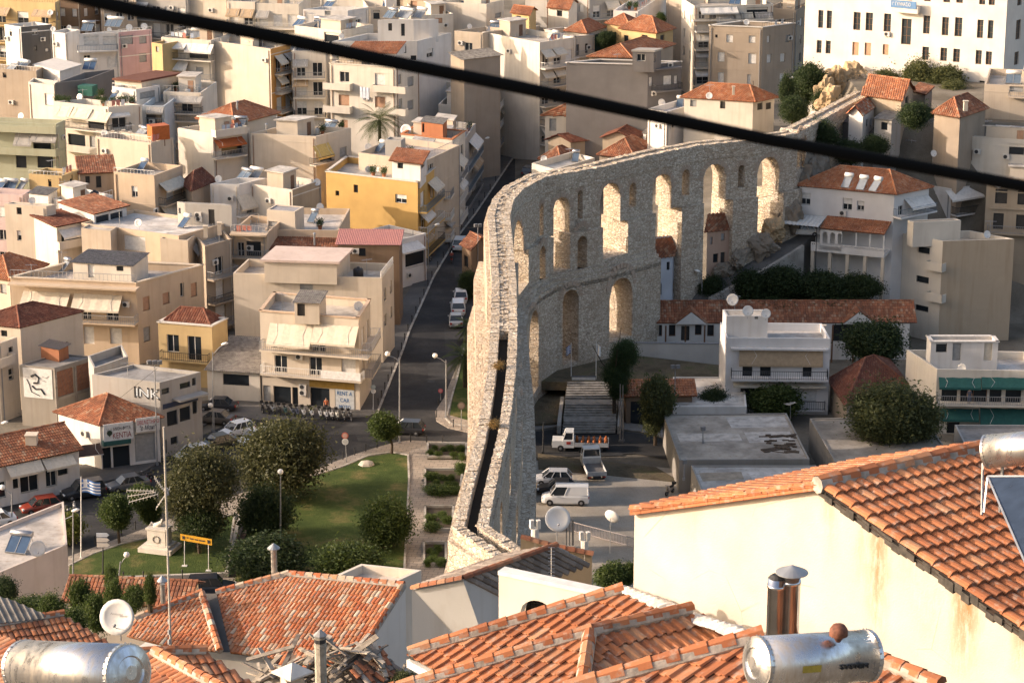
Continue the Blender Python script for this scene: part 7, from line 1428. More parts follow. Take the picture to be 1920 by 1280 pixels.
BS = BL['brick_shell_house.1']; t, q, w, h = panel('white painted wall panel with black abstract graffiti', BS['fl'], 44, 691, 98, 746, .05, simple((.66, .65, .62), .8), 'mural', 'mural', .04)
b = MB(); n = BS['fl'].n.to_3d(); r = random.Random(2)
for pts, rad in (([(.28, .72), (.42, .8), (.55, .7), (.5, .52), (.36, .5)], .12), ([(.3, .4), (.42, .3), (.6, .32), (.72, .14)], .1), ([(.12, .62), (.2, .45), (.26, .2), (.55, .08)], .05), ([(.66, .75), (.8, .7), (.9, .78)], .02), ([(.64, .62), (.8, .58)], .02)): b.tube([q(*p) + n * .02 for p in pts], rad, 5)
o = b.build('black_graffiti', INK, t)
brk = MC.get('brk')
def brickm():
    m, t_, b_, N, L = nodes('hollow_brick'); br = N('TexBrick'); L(pos(N, L, (1, 1, 1), (R(90), 0, R(50))), br.inputs[0]); br.inputs['Color1'].default_value = (.24, .10, .055, 1); br.inputs['Color2'].default_value = (.17, .07, .04, 1); br.inputs['Mortar'].default_value = (.13, .10, .08, 1); br.inputs['Scale'].default_value = 1; br.inputs['Brick Width'].default_value = .33; br.inputs['Row Height'].default_value = .2; br.inputs['Mortar Size'].default_value = .02
    L(br.outputs[0], b_.inputs['Base Color']); b_.inputs['Roughness'].default_value = .95; bump(N, L, br.outputs[1], b_, -.02, 1); return m
BRM = brickm(); f = BS['fr']
for a, c in ((.05, .46), (.56, .94)):
    b = MB(); b.box(f.pt(f.L * a, BS['z'] - 3.4, .03), f.u.to_3d() * f.L * (c - a), -f.n.to_3d() * .06, V((0, 0, 2.9))); b.build('brick_panel', BRM, BS['o'])
b = MB()
for a in (0, .5, .97): b.box(f.pt(f.L * a - .01, -.5, .1), f.u.to_3d() * .3, -f.n.to_3d() * .1, V((0, 0, BS['z'] + .45)))
b.box(f.pt(0, BS['z'] - .45, .105), f.u.to_3d() * f.L, -f.n.to_3d() * .1, V((0, 0, .4))); b.box(f.pt(0, BS['z'] - 3.8, .105), f.u.to_3d() * f.L, -f.n.to_3d() * .1, V((0, 0, .35))); b.build('concrete_frame', concrete((.28, .25, .22)), BS['o'])
GH = BL['graffiti_house.1']; f = GH['fl']; s, z = f.at(277, 737); text(GH['o'], 'INK', f.pt(s, z, .03), f.u.to_3d(), UPZ, 1.25, INK, 3.2, 'graffiti'); text(GH['o'], 'INK', f.pt(s, z, .045), f.u.to_3d(), UPZ, .85, simple((.5, .55, .58), .6, 0, 0), 2.7, 'graffiti_fill')
f = GH['fr']; b = MB(); s0, s1 = f.at(333, 745, .9)[0], min(f.L, f.at(388, 735, .9)[0]); z = f.at(350, 746, .5)[1]; b.box(f.pt(s0, z, .02), f.u.to_3d() * (s1 - s0), f.n.to_3d() * 1.3, V((0, 0, .22))); b.build('canopy', plaster(col3('lgrey')), GH['o'])
b = MB(); b.box(f.pt(.3, z - .75, .06), f.u.to_3d() * (f.L - .8), -f.n.to_3d() * .05, V((0, 0, .55))); b.build('fascia_board', simple((.03, .045, .09), .6), GH['o'])
awning(BL['kentia_shop.1']['o'], K, -3.2, -.1, 3.0, 2.3, 1.6, 'dark', False)
panel('teal strip awning board under the flower shop sign', K, 194, 826, 246, 834, .7, simple((.02, .09, .085), .6), 'awning', 'awning_board', .6)
def pole(name, label, cat, base, top, z=0., rad=.06, mat=GALV, group=None):
    p = P(*base, z); c = yray(*top, p.y); t = thing(name, label, cat, p, 0, group); b = MB(); b.tube([(0, 0, 0), c - p], [rad * 1.3, rad * .8], 8); b.cbox((0, 0, 0), rad * 4, rad * 4, .25); link('pole', b.mesh('pole', mat), t); return t, c - p, sca(p)
LG = simple((.75, .73, .68), .3, 0, 0)
def lamp(label, base, top, heads, z=0, globe=True, mat=None):
    """heads: list of picture offsets (dx, dy) of lamp globes from the pole top"""
    t, c, s = pole('street_lamp', label, 'street lamp', base, top, z, .07, mat or GALV, 'street lamps')
    for dx, dy in heads:
        e = c + V((dx / s, 0, -dy / s))
        if dx: b = MB(); b.tube([c - V((0, 0, .3)), c.lerp(e, .5) + V((0, 0, -.02)), e], .035, 6); link('arm', b.mesh('arm', mat or GALV), t)
        b = MB()
        if globe: b.lathe(e - V((0, 0, .05)), [(.08, -.05), (.24, .06), (.3, .22), (.22, .42), (.04, .5)], 12)
        else: b.lathe(e, [(.05, -.35), (.16, -.1), (.17, .2), (.06, .42)], 10, 0, (1 if dx > 0 else -1, 0, .25))
        link('lamp_head', b.mesh('lamp_head', LG, None, True), t)
    return t
lamp('tall street lamp at the street corner behind the small lawn tree', (749, 832), (749, 672), [(-22, -6)]); lamp('tall street lamp at the corner kerb beside the aqueduct', (836, 785), (836, 675), [(-20, -6)]); lamp('globe lamp standing in the dark trees left of the lawn', (526, 1025), (526, 893), [(0, -6)])
lamp('curved street lamp beside the grey corner shop', (399, 808), (399, 660), [(22, -16)], globe=False); lamp('globe lamp below the curved street lamp', (401, 812), (401, 770), [(-6, -8)]); lamp('curved lamp at the left edge before the taverna row', (22, 985), (22, 922), [(-17, -6)])
lamp('double street lamp in front of the yellow green shrub', (137, 1088), (137, 960), [(-40, 30), (4, -4)], globe=False); lamp('drop shaped lamp head rising from the creepers', (222, 1090), (226, 1052), [(12, -10)]); lamp('street lamp beside the garden shrubs on the hill road', (1316, 566), (1316, 512), [(-8, -4)], z=5.6, globe=False); lamp('lamp near the school slope', (1478, 190), (1478, 150), [(6, -4)], z=11, globe=False)
lamp('white street lamp with a curved arm over the taverna roof', (-4, 830), (-4, 790), [(12, 2)], globe=False); lamp('street lamp on the shady street under the yellow block', (803, 505), (803, 425), [(16, -4)], globe=False); lamp('slim street lamp beyond the yellow block', (853, 425), (853, 340), [(10, -4)], globe=False); lamp('far street lamp at the street bend', (903, 340), (903, 262), [(10, -3)], globe=False)
def floods(label, base, top, z=0, n=2):
    t, c, s = pole('floodlight_pole', label, 'floodlight', base, top, z, .06, GALV, 'floodlight poles')
    for i in range(n): b = MB(); b.cbox(c + V(((i - (n - 1) / 2) * .55, -.1, 0)), .45, .3, .4, 0, .4); link('floodlight', b.mesh('floodlight', simple((.2, .2, .2), .4)), t)
floods('floodlight pole in front of the graffiti corner shop', (295, 872), (290, 682), n=3); floods('floodlight pole standing before the aqueduct in the street', (896, 532), (896, 425)); floods('floodlight pole beside the entrance canopy', (1264, 800), (1266, 690)); floods('small floodlight tripod on the stained flat roof', (1318, 830), (1318, 806), z=3.5, n=1); floods('floodlight at the edge of the lower pale roof', (1282, 900), (1283, 868), z=3.2, n=1)
t, c, s = pole('utility_pole', 'dark wooden utility pole on the hill road before the aqueduct', 'pole', (1398, 506), (1398, 372), 8.4, .13, simple((.05, .04, .035), .9)); b = MB(); b.tube([c + V((-.1, 0, -.2)), c + V((.9, 0, -.25))], .05, 5); link('cross_arm', b.mesh('cross_arm', BLK), t)
pole('utility_pole', 'thin dark pole among the hill cottages', 'pole', (1688, 260), (1690, 190), 16, .1, simple((.06, .045, .035), .9)); pole('utility_pole', 'tall slim pole in front of the orange roofed villa', 'pole', (1412, 250), (1412, 152), 10, .09, simple((.10, .07, .05), .9)); pole('lamp_post', 'short dark post at the east road beside the aqueduct', 'post', (1018, 850), (1019, 790), 0, .07, BLK)
for i, (x, y, a) in enumerate([(1163, 828, 720), (1168, 828, 722)]): pole('steel_post', ('left', 'right')[i] + ' of the two steel posts before the entrance canopy', 'post', (x, y), (x, a), 0, .07, STEEL)
def flag(label, base, top, greek, w=1.5, h=1.0, dy=.3):
    t, c, s = pole('flagpole', label, 'flagpole', base, top, 0, .05, WHITE); n = 10
    B_, W_ = simple((.05, .16, .42), .7, 0, 0), simple((.74, .74, .73), .7, 0, 0)
    wave = lambda f, v: c + V((f * w, math.sin(f * 7) * .12, -dy - v * h - f * .25 + .06 * math.sin(f * 5)))
    b = MB()
    for k in range(9 if greek else 1):
        for i in range(n):
            f0, f1 = i / n, (i + 1) / n; v0, v1 = (k / 9, (k + 1) / 9) if greek else (0, 1); mi = (k % 2 if not (k < 5 and f0 < .4) else (1 if k == 2 or i in (1, 2) and .1 <= f0 < .3 else 0)) if greek else 1
            b.poly([wave(f0, v1), wave(f1, v1), wave(f1, v0), wave(f0, v0)], mi)
    link('flag', b.mesh('flag', [B_, W_]), t)
flag('flagpole with a blue and white striped flag in front of the black off road car', (152, 1048), (152, 893), True, 1.75, 1.3); flag('flagpole with a white flag beside the information board', (1117, 745), (1118, 640), False, .5, 1.2); flag('flagpole with a drooping striped flag beside the aqueduct', (1071, 740), (1071, 642), True, -.6, 1.0)
# direction signs, banner, board, road signs
t, c, s = pole('direction_sign', 'black post with three white arrow direction signs on the lawn', 'sign', (193, 1078), (193, 998), 0, .06, BLK)
for i, (dy, cl) in enumerate(((0, (.62, .66, .70)), (10, (.72, .66, .58)), (20, (.72, .66, .58)))): b = MB(); z = c.z - (dy + 4) / s; x0 = -8 / s; x1 = 16 / s; b.prism([(x0, -.08, z - .2), (x1 - .25, -.08, z - .2), (x1, -.08, z), (x1 - .25, -.08, z + .2), (x0, -.08, z + .2)], V((0, -.05, 0))); link('arrow_board', b.mesh('arrow_board', simple(cl, .5, 0, 0)), t)
p0, p1 = P(346, 1061, .15), P(391, 1070, .15); t = thing('banner', 'yellow banner with black ends stretched between two white posts on the lawn', 'banner', p0); b = MB()
for p, x, y in ((p0, 346, 1008), (p1, 391, 1012)): b = MB(); b.tube([p - p0, yray(x, y, p.y) - p0], .04, 6); b.cbox(p - p0, .5, .4, .08); link('post', b.mesh('post', WHITE), t)
a, c = yray(338, 1000, p0.y - .15), yray(397, 1010, p1.y - .15); b = MB(); b.box(a - p0 - V((0, 0, .62)), c - a, V((0, -.03, 0)), V((0, 0, .62))); link('banner_cloth', b.mesh('banner_cloth', simple((.55, .28, .015), .6)), t)
b = MB(); e = (c - a)
for f0, wd, zz, hh in ((.06, .08, .15, .32), (.86, .08, .15, .32), (.2, .05, .3, .12), (.3, .12, .26, .12), (.46, .1, .25, .12), (.6, .18, .24, .12)): b.box(a - p0 + e * f0 + V((0, -.045, -.62 + zz)), e * wd, V((0, -.02, 0)), V((0, 0, hh)))
link('black_marks', b.mesh('black_marks', INK), t)
p0 = P(1094, 742, .3); t = thing('information_board', 'large white information board with blue print beside the aqueduct steps', 'sign', p0); s = sca(p0); b = MB(); b.cbox((0, 0, .6), 44 / s, .1, 27 / s); link('board', b.mesh('board', simple((.6, .61, .62), .5)), t); b = MB()
for x in (-22, 22): b.cbox((x / s, .05, 0), .12, .12, 2.4)
b.cbox((0, .05, .6 + 27 / s), 46 / s, .16, .14); link('frame', b.mesh('frame', simple((.12, .13, .15), .5)), t); b = MB(); r = random.Random(5)
for i in range(26): b.cbox((r.uniform(-16, 12) / s, -.06, .6 + (11 + r.uniform(-2.5, 4)) / s), r.uniform(.08, .3), .01, r.uniform(.04, .12))
link('blue_print', b.mesh('blue_print', simple((.08, .11, .25), .6, 0, 0)), t)
def rsign(label, base, top, discs, rad=.32):
    t, c, s = pole('road_sign', label, 'road sign', base, top, .1, .035, GALV, 'road signs')
    for dy, cl, face in discs: b = MB(); b.lathe(c + V((0, -.06, -dy / s)), [(rad, 0), (rad, .03)], 16, 0, (0, -1, 0)); link('sign_disc', b.mesh('sign_disc', simple(cl, .5, 0, 0)), t); b = MB(); b.lathe(c + V((0, -.095, -dy / s)), [(rad * .72, 0), (rad * .7, .008)], 14, 0, (0, -1, 0)); link('sign_face', b.mesh('sign_face', simple(face, .5, 0, 0)), t)
rsign('red and white round road signs at the square kerb', (650, 866), (647, 814), [(2, (.5, .12, .08), (.55, .35, .3)), (14, (.72, .72, .7), (.55, .56, .55))], .36); rsign('back of a round mirror sign on the corner grass', (865, 806), (865, 760), [(0, (.12, .09, .07), (.2, .16, .13))], .42); rsign('small red round sign at the street corner', (826, 750), (826, 732), [(0, (.4, .06, .08), (.45, .2, .2))], .28); rsign('pale round signs on the rental shop pavement', (700, 770), (700, 725), [(0, (.25, .3, .3), (.3, .35, .35)), (8, (.5, .5, .5), (.4, .4, .4))], .28)
# bollards
bm = MB(); bm.lathe((0, 0, 0), [(.06, 0), (.06, .72), (.085, .74), (.085, .84), (.03, .9)], 8); bme = bm.mesh('bollard', BLK); BLP = []
def bollards(pts, label, z=.13):
    for x, y in pts: o = link('bollard', bme, None, P(x, y, z)); tag(o, label, 'bollard', label.replace('black', 'bollards,', 1)); DUP.append((o, x))
bollards([(622, 869), (643, 861), (665, 853), (686, 846), (707, 839), (770, 828), (800, 829), (830, 830)], 'black bollard along the park pavement edge'); bollards([(178, 1020), (228, 1004), (254, 992)], 'black bollard beside the direction signs'); bollards([(232, 1088), (269, 1087), (342, 1084)], 'short black bollard on the lower park wall', .5)
sk = [(712, 760), (756, 655), (768, 620), (813, 520), (856, 447), (891, 402), (943, 325)]; bp = []
for (a, b_), (c, d) in zip(sk, sk[1:]):
    n = max(1, int(abs(b_ - d) / 15)); bp += [(a + (c - a) * i / n - 3, b_ + (d - b_) * i / n) for i in range(n)]
bollards(bp, 'black bollard in the long row along the shady street')
bollards([(818, 782), (822, 760), (829, 745), (850, 800)], 'black bollard on the corner pavement by the aqueduct')
# monument
p = P(300, 1030, .15); s = sca(p); t = thing('monument', 'white stone monument with a wreath on a stepped base on the lawn', 'monument', p, R(-18)); MAR = plaster((.62, .57, .50), .8)
for nm, w, d, z0, h in (('base', 3.4, 2.6, 0, .45), ('plinth', 2.7, 2.0, .45, .25), ('pedestal', 1.9, 1.4, .7, 1.5), ('cornice', 2.1, 1.6, 2.2, .18)): b = MB(); b.cbox((0, 0, z0), w, d, h); link(nm, b.mesh(nm, MAR), t)
b = MB(); b.tube([(.35 * math.cos(a * .5236), -.73, 1.3 + .35 * math.sin(a * .5236)) for a in range(13)], .05, 5); link('wreath', b.mesh('wreath', simple((.3, .27, .22), .8)), t); b = MB(); b.tube([(-.5, 0, 2.4), (-.1, 0, 2.55), (.25, 0, 2.75), (.35, 0, 2.95), (.36, -.05, 3.1)], [.22, .25, .22, .1, .13], 8); b.tube([(-.5, .1, 2.42), (-.8, .05, 2.65), (-.95, 0, 2.4)], [.13, .1, .08], 6); link('reclining_figure', b.mesh('reclining_figure', MAR, None, True), t)
o = MB(); o.lathe(P(687, 870, .2), [(.9, 0), (.75, .2), (.4, .33), (.05, .36)], 7); o = o.build('boulder', plaster((.5, .45, .38), 1)); tag(o, 'pale flat boulder lying on the lawn', 'boulder')
# steps by the aqueduct
p = P(1104, 812, .12); t = thing('stone_steps', 'broad grey stone steps climbing from the east road to the hall terrace', 'steps', p); sb = MB(); sb.box((-2.9, 0, 0), (5.8, 0, 0), (0, .42, 0), (0, 0, .16)); sme = sb.mesh('step', concrete((.33, .31, .28), 1.2))
y = 0; z = 0
for i in range(17):
    y += .42 if i not in (5, 10) else 1.9; o = link('step', sme, t, V((.12 * i * .4, y - .42, z))); o.scale = (1, 1 if i not in (4, 9) else 4.6, 1 + z * 0); z += .16
b = MB()
for x in (-3.3, 3.3): b = MB(); b.box((x - .2, -.2, 0), (.4, 0, 0), (.6, 10.5, 0), (0, 0, .9)); link('side_wall', b.mesh('side_wall', CONC), t)
sheet('hall_terrace', [(1000, 668), (1110, 672), (1355, 700), (1355, 735), (1150, 735), (1000, 730)], SLOPE, 1.2, 1.0)
wp = [P(1072, 697, 0), P(1350, 700, 0)]; t = thing('courtyard_wall', 'long plain white courtyard wall in front of the tiled hall', 'wall', wp[0]); b = MB(); u = wp[1] - wp[0]; hgt = 3.6; b.box((0, 0, -.5), u, (0, .3, 0), (0, 0, hgt + .5)); link('wall', b.mesh('wall', plaster((.62, .59, .54), .5)), t); b = MB(); b.box((0, -.06, hgt), u, (0, .42, 0), (0, 0, .1)); link('coping', b.mesh('coping', GREYM), t)
# hall details: two small gables, posts, pergola
hl_ = BL['tiled_hall.1']; f = hl_['fr']
for px in (1296, 1611):
    s_ = f.at(px, 600, .6)[0]; z = hl_['z']; a, c, ap = f.pt(s_ - 1.9, z, .7), f.pt(s_ + 1.9, z, .7), f.pt(s_, z + 1.5, .7); k = -f.n.to_3d() * 3.2; b = MB(); b.poly([a, c, ap]); b.build('gable', plaster(col3('white')), hl_['o']); g = MB(); up2 = V((0, 0, .1)); tile_face(g, [a + up2, ap + up2, ap + k + up2, a + k + up2], a - ap, .3, .42, seed=1); tile_face(g, [ap + up2, c + up2, c + k + up2, ap + k + up2], c - ap, .3, .42, seed=2); o = g.build('gable_tiles', tile_mat('old'), hl_['o']); o['kind'] = 'stuff'
for px in (1209, 1247, 1284, 1320, 1356, 1560, 1600, 1640): s_ = f.at(px, 620, 1.4)[0]; b = MB(); b.box(f.pt(s_, 0, 1.4), f.u.to_3d() * .18, -f.n.to_3d() * .18, V((0, 0, 4.6))); b.build('porch_post', WOOD, hl_['o'])
t = thing('pergola', 'wooden pergola frame at the left end of the tiled hall', 'pergola', P(1185, 640, 1.2)); o_ = wloc(t)
for i in range(6): b = MB(); x = f.at(1168 + i * 7, 590)[0]; b.box(f.pt(x, 4.7, 1.6) - o_, f.u.to_3d() * .14, -f.n.to_3d() * 4.5, V((0, 0, .18))); link('beam', b.mesh('beam', WOOD), t)
for px in (1168, 1205):
    for d in (1.4, -2.5): b = MB(); b.box(f.pt(f.at(px, 600)[0], .8, d) - o_, f.u.to_3d() * .16, -f.n.to_3d() * .16, V((0, 0, 3.9))); link('post', b.mesh('post', WOOD), t)
bld('guard_hut.1', 'small timber hut with an orange roof | leaning on the aqueduct by the street', (866, 458), (884, 468), (918, 452), 5, 'brown', 'w 870 480 878 500 n', '', roof='gableL', rh=1.1, tile='old'); bld('entrance_gate.1', 'dark gate lodge with a red tiled canopy | on the east road', None, (1174, 742), (1298, 741), 3.3, 'brown', '', 'w 1182 752 1212 812 n;w 1216 752 1250 812 n', roof='shed', dep=3, rh=.9, tile='new', base=-.5)
# villa porch on pillars
vf = BL['villa']['fl']; vo = BL['villa']['o']; z0 = vf.at(1600, 478, 3)[1]; sA, sB = vf.at(1520, 470, 3)[0], vf.L - .2; b = MB(); b.box(vf.pt(sA, z0, .01), vf.u.to_3d() * (sB - sA), vf.n.to_3d() * 3, V((0, 0, .3))); b.build('porch_floor', plaster(col3('white')), vo)
b = MB(); b.box(vf.pt(sA, z0 + .3, 3), vf.u.to_3d() * (sB - sA), -vf.n.to_3d() * .15, V((0, 0, .5))); b.box(vf.pt(sA, z0 + 1.0, 3), vf.u.to_3d() * (sB - sA), -vf.n.to_3d() * .15, V((0, 0, .12)))
for i in range(40): b.box(vf.pt(sA + (sB - sA) * i / 40, z0 + .8, 2.97), vf.u.to_3d() * .12, -vf.n.to_3d() * .1, V((0, 0, .2)))
b.build('porch_parapet', plaster(col3('white')), vo)
for i in range(5): b = MB(); b.box(vf.pt(sA + (sB - sA - .4) * i / 4, z0 - 7, 2.9), vf.u.to_3d() * .4, -vf.n.to_3d() * .4, V((0, 0, 7))); b.build('porch_pillar', plaster(col3('cream')), vo)
b = MB(); sC = sA + (sB - sA) * .12; zt = vf.at(1600, 418, 1)[1]; tile_face(b, [vf.pt(sC, zt - .5, 3.2), vf.pt(sB, zt - .5, 3.2), vf.pt(sB, zt + .35, .02), vf.pt(sC, zt + .35, .02)], vf.n.to_3d() * 3 - V((0, 0, .85)), .24, .42, seed=4); o = b.build('porch_tiles', tile_mat('new'), vo); o['kind'] = 'stuff'
b = MB(); s1_ = sA + (sB - sA) * .42; hz = zt - .55 - z0 - .3; n_ = 4; hs = [(sC - sC + .35 + i * .95, sC - sC + .95 + i * .95, z0 + 1.1, zt - .95, True) for i in range(n_)]; arch_wall(b, V(vf.pt(sC, 0, 3).xy), V(vf.pt(s1_, 0, 3).xy), V(vf.pt(s1_, 0, 2.8).xy), V(vf.pt(sC, 0, 2.8).xy), z0 + .3, zt - .5, hs); b.build('arched_screen', plaster(col3('white')), vo)
for i in range(3): b = MB(); b.box(vf.pt(s1_ + (sB - s1_ - .2) * (i + 1) / 3, z0 + 1.1, 3), vf.u.to_3d() * .14, -vf.n.to_3d() * .14, V((0, 0, zt - .5 - z0 - 1.1))); b.build('porch_column', WHITE, vo)
t = thing('carport', 'striped white metal carport at the corner of the villa', 'carport', vf.pt(-.5, z0, 2)); o_ = wloc(t); b = MB(); corr(b, [vf.pt(-2.5, zt - .2, 4) - o_, vf.pt(sC, zt - .2, 4) - o_, vf.pt(sC, zt + .3, .5) - o_, vf.pt(-2.5, zt + .3, .5) - o_], vf.n.to_3d(), .5, .06); link('metal_roof', b.mesh('metal_roof', simple((.6, .6, .58), .4)), t)
for x in (-2.3, sC - .2): b = MB(); b.tube([vf.pt(x, 4, 3.8) - o_, vf.pt(x, zt - .2, 3.8) - o_], .05, 5); link('post', b.mesh('post', BLK), t)
# rocks
from mathutils import noise as mnoise
def rock(label, px, py, z, rx, ry, rz, seed, col=(.36, .29, .21)):
    bm_ = bmesh.new(); bmesh.ops.create_icosphere(bm_, subdivisions=4, radius=1); r = random.Random(seed); pl = [(V((r.gauss(0, 1), r.gauss(0, 1), r.gauss(0, 1))).normalized(), r.uniform(.62, .98)) for _ in range(34)]
    for v in bm_.verts:
        d = v.co.normalized(); k = min([1.1] + [h / max(.05, d.dot(n)) for n, h in pl if d.dot(n) > .2]); k *= 1 + .35 * mnoise.noise(d * 1.7 + V((seed, 0, 0))) + .2 * mnoise.noise(d * 4.5 + V((0, seed, 0))) + .1 * mnoise.noise(d * 11); v.co = V((d.x * k * rx, d.y * k * ry, d.z * k * rz))
    me = bpy.data.meshes.new('rock'); bm_.to_mesh(me); bm_.free(); me.materials.append(plaster(col, 1.8)); o = link('rock_outcrop', me, None, yray(px, py, z)); o.rotation_euler = (0, 0, r.random() * 6); tag(o, label, 'rock')
for i, a in enumerate([(1450, 432, 293.5, 2.2, 1.6, 1.8), (1480, 405, 295.5, 2.2, 1.6, 2.6), (1425, 458, 291.5, 2.6, 1.4, 1.8), (1385, 486, 290.5, 2.4, 1.2, 1.6), (1362, 506, 290, 1.8, 1, 1.2), (1502, 352, 298.5, 2.6, 1.8, 3.6), (1525, 318, 301, 3.6, 2, 4.2), (1572, 152, 348, 3, 2.4, 2.6), (1600, 146, 350, 3, 2.4, 2.6), (1546, 176, 340, 1.7, 1.6, 2.8), (1556, 190, 332, 2.2, 2, 2.4), (1640, 156, 347, 3.4, 2.4, 1.8)]):
    rock(('lit rock under the last tall aqueduct arch', 'jagged rock at the foot of the last aqueduct pier', 'dark rock on the road bank under the pier', 'low rock beside the utility pole', 'small rock at the pink house', 'rock mass between the aqueduct and the villa', 'rock mass behind the villa roof', 'orange lit rock face below the school corner', 'rock face with a hollow below the school', 'rock pillar left of the hollow', 'lower rock by the aqueduct end', 'grey rock under the bushes of the school slope')[i], *a, i + 3, (.42, .31, .19) if i in (0, 7, 8, 9, 10) else (.24, .205, .165))
for lb, pts in (('thin wire from the utility pole to the villa', [(1400, 376, 291), (1450, 366, 293), (1504, 350, 295)]), ('thin wire across the street by the yellow block', [(806, 428, 330), (850, 424, 326), (894, 428, 322)]), ('thin wire over the taverna roof', [(0, 765, 262), (150, 806, 255), (295, 690, 240)])): b = MB(); b.tube([yray(*p) for p in pts], .02, 4); o = b.build('overhead_wire', BLK); tag(o, lb, 'wire')
# the power cable passing close in front of the viewer
pts = [(-60, -68), (60, -26), (250, 19), (480, 62), (720, 113), (960, 161), (1200, 212), (1440, 262), (1680, 305), (1920, 349), (2060, 374)]; cp_ = []
for i in range(len(pts) - 1):
    for k in range(6): f_ = k / 6; x = pts[i][0] + (pts[i + 1][0] - pts[i][0]) * f_; y = pts[i][1] + (pts[i + 1][1] - pts[i][1]) * f_; cp_.append(PD(x, y, 1000 - 150 * (x / 1920)))
b = MB(); b.tube(cp_, .0135, 12); o = b.build('power_cable', simple((.004, .004, .004), .9, 0, 0, 1, .1), None, True); tag(o, 'thick black power cable sagging across the whole view', 'cable')

# worn pale patches and loose rubble on the stained flat roofs
for k, pts, c in (('flatroof_a', [(1360, 782), (1470, 780), (1480, 800), (1372, 802)], (.56, .52, .47)), ('flatroof_a', [(1268, 812), (1385, 812), (1392, 826), (1275, 828)], (.60, .54, .47)), ('flatroof_a', [(1395, 810), (1480, 808), (1490, 826), (1405, 830)], (.58, .53, .47)), ('flatroof_b', [(1310, 886), (1390, 884), (1395, 898), (1318, 902)], (.42, .35, .27)), ('flatroof_b', [(1400, 884), (1520, 884), (1545, 922), (1430, 922)], (.62, .59, .55)), ('flatroof_e', [(1275, 735), (1390, 738), (1390, 756), (1272, 756)], (.66, .62, .56))):
    z = BL[k]['deck'] + .012; m = MB(); m.poly([P(x, y, z) for x, y in pts]); m.build('screed_patch', concrete(c, 1.1), BL[k]['o'])
r = random.Random(77); m = MB()
for i in range(34): m.cbox(P(r.uniform(1436, 1496), r.uniform(816, 848), BL['flatroof_a']['deck']), r.uniform(.4, 1.6), r.uniform(.12, .5), r.uniform(.04, .16), 0, r.uniform(-.4, .5))
o = m.build('roof_rubble', simple((.13, .09, .06), .95, 0, .4, 5)); tag(o, 'heap of dark boards and rubble on the stained flat roof', 'rubble', None, 'stuff')

# patches, manholes and oil marks set into the roads; dry tufts on the old masonry
MAN = simple((.035, .034, .033), .7, 0, .2); PAT = ground_mat('road_patch', (.035, .035, .036), (.05, .05, .05), (.07, .068, .066), .6, .01, 14)
for i, (x, y, w_, h_) in enumerate([(690, 820, 24, 8), (560, 835, 40, 9), (330, 930, 60, 8), (820, 700, 20, 30), (845, 640, 12, 40), (860, 500, 10, 24), (250, 960, 50, 6), (1130, 850, 40, 5), (640, 795, 50, 5)]): o = sheet('road_patch', [(x - w_, y - h_ * .6), (x + w_ * .8, y - h_), (x + w_, y + h_ * .7), (x - w_ * .7, y + h_)], PAT, .038)
for x, y in [(700, 835), (808, 715), (600, 812), (420, 905), (850, 545), (798, 900), (845, 910), (300, 955)]: m = MB(); m.lathe(P(x, y, .132 if y > 895 and x > 700 else .04), [(.45, 0), (.45, .012)], 14); o = m.build('manhole_cover', MAN); o['kind'] = 'structure'
for i, (x, y, z, l) in enumerate([(988, 905, 6, 'round dry grass tuft on the lower ledge of the aqueduct'), (933, 690, 24.7, 'dry tuft growing in the water channel'), (985, 760, 9, 'dry tuft high on the near pier'), (975, 830, 12, 'small dry tuft on the masonry edge'), (925, 800, 24.7, 'yellow tuft beside the channel slot'), (893, 640, 13, 'weed tuft on the street side ledge')]):
    t = thing('dry_tuft', l, 'plant', P(x, y, z)); o = link('foliage', crown_mesh(60, 30, 30, .9, .12, .4, False, (.22, .15, .06)), t, V((0, 0, .2))); o.scale = (.55, .55, .45)
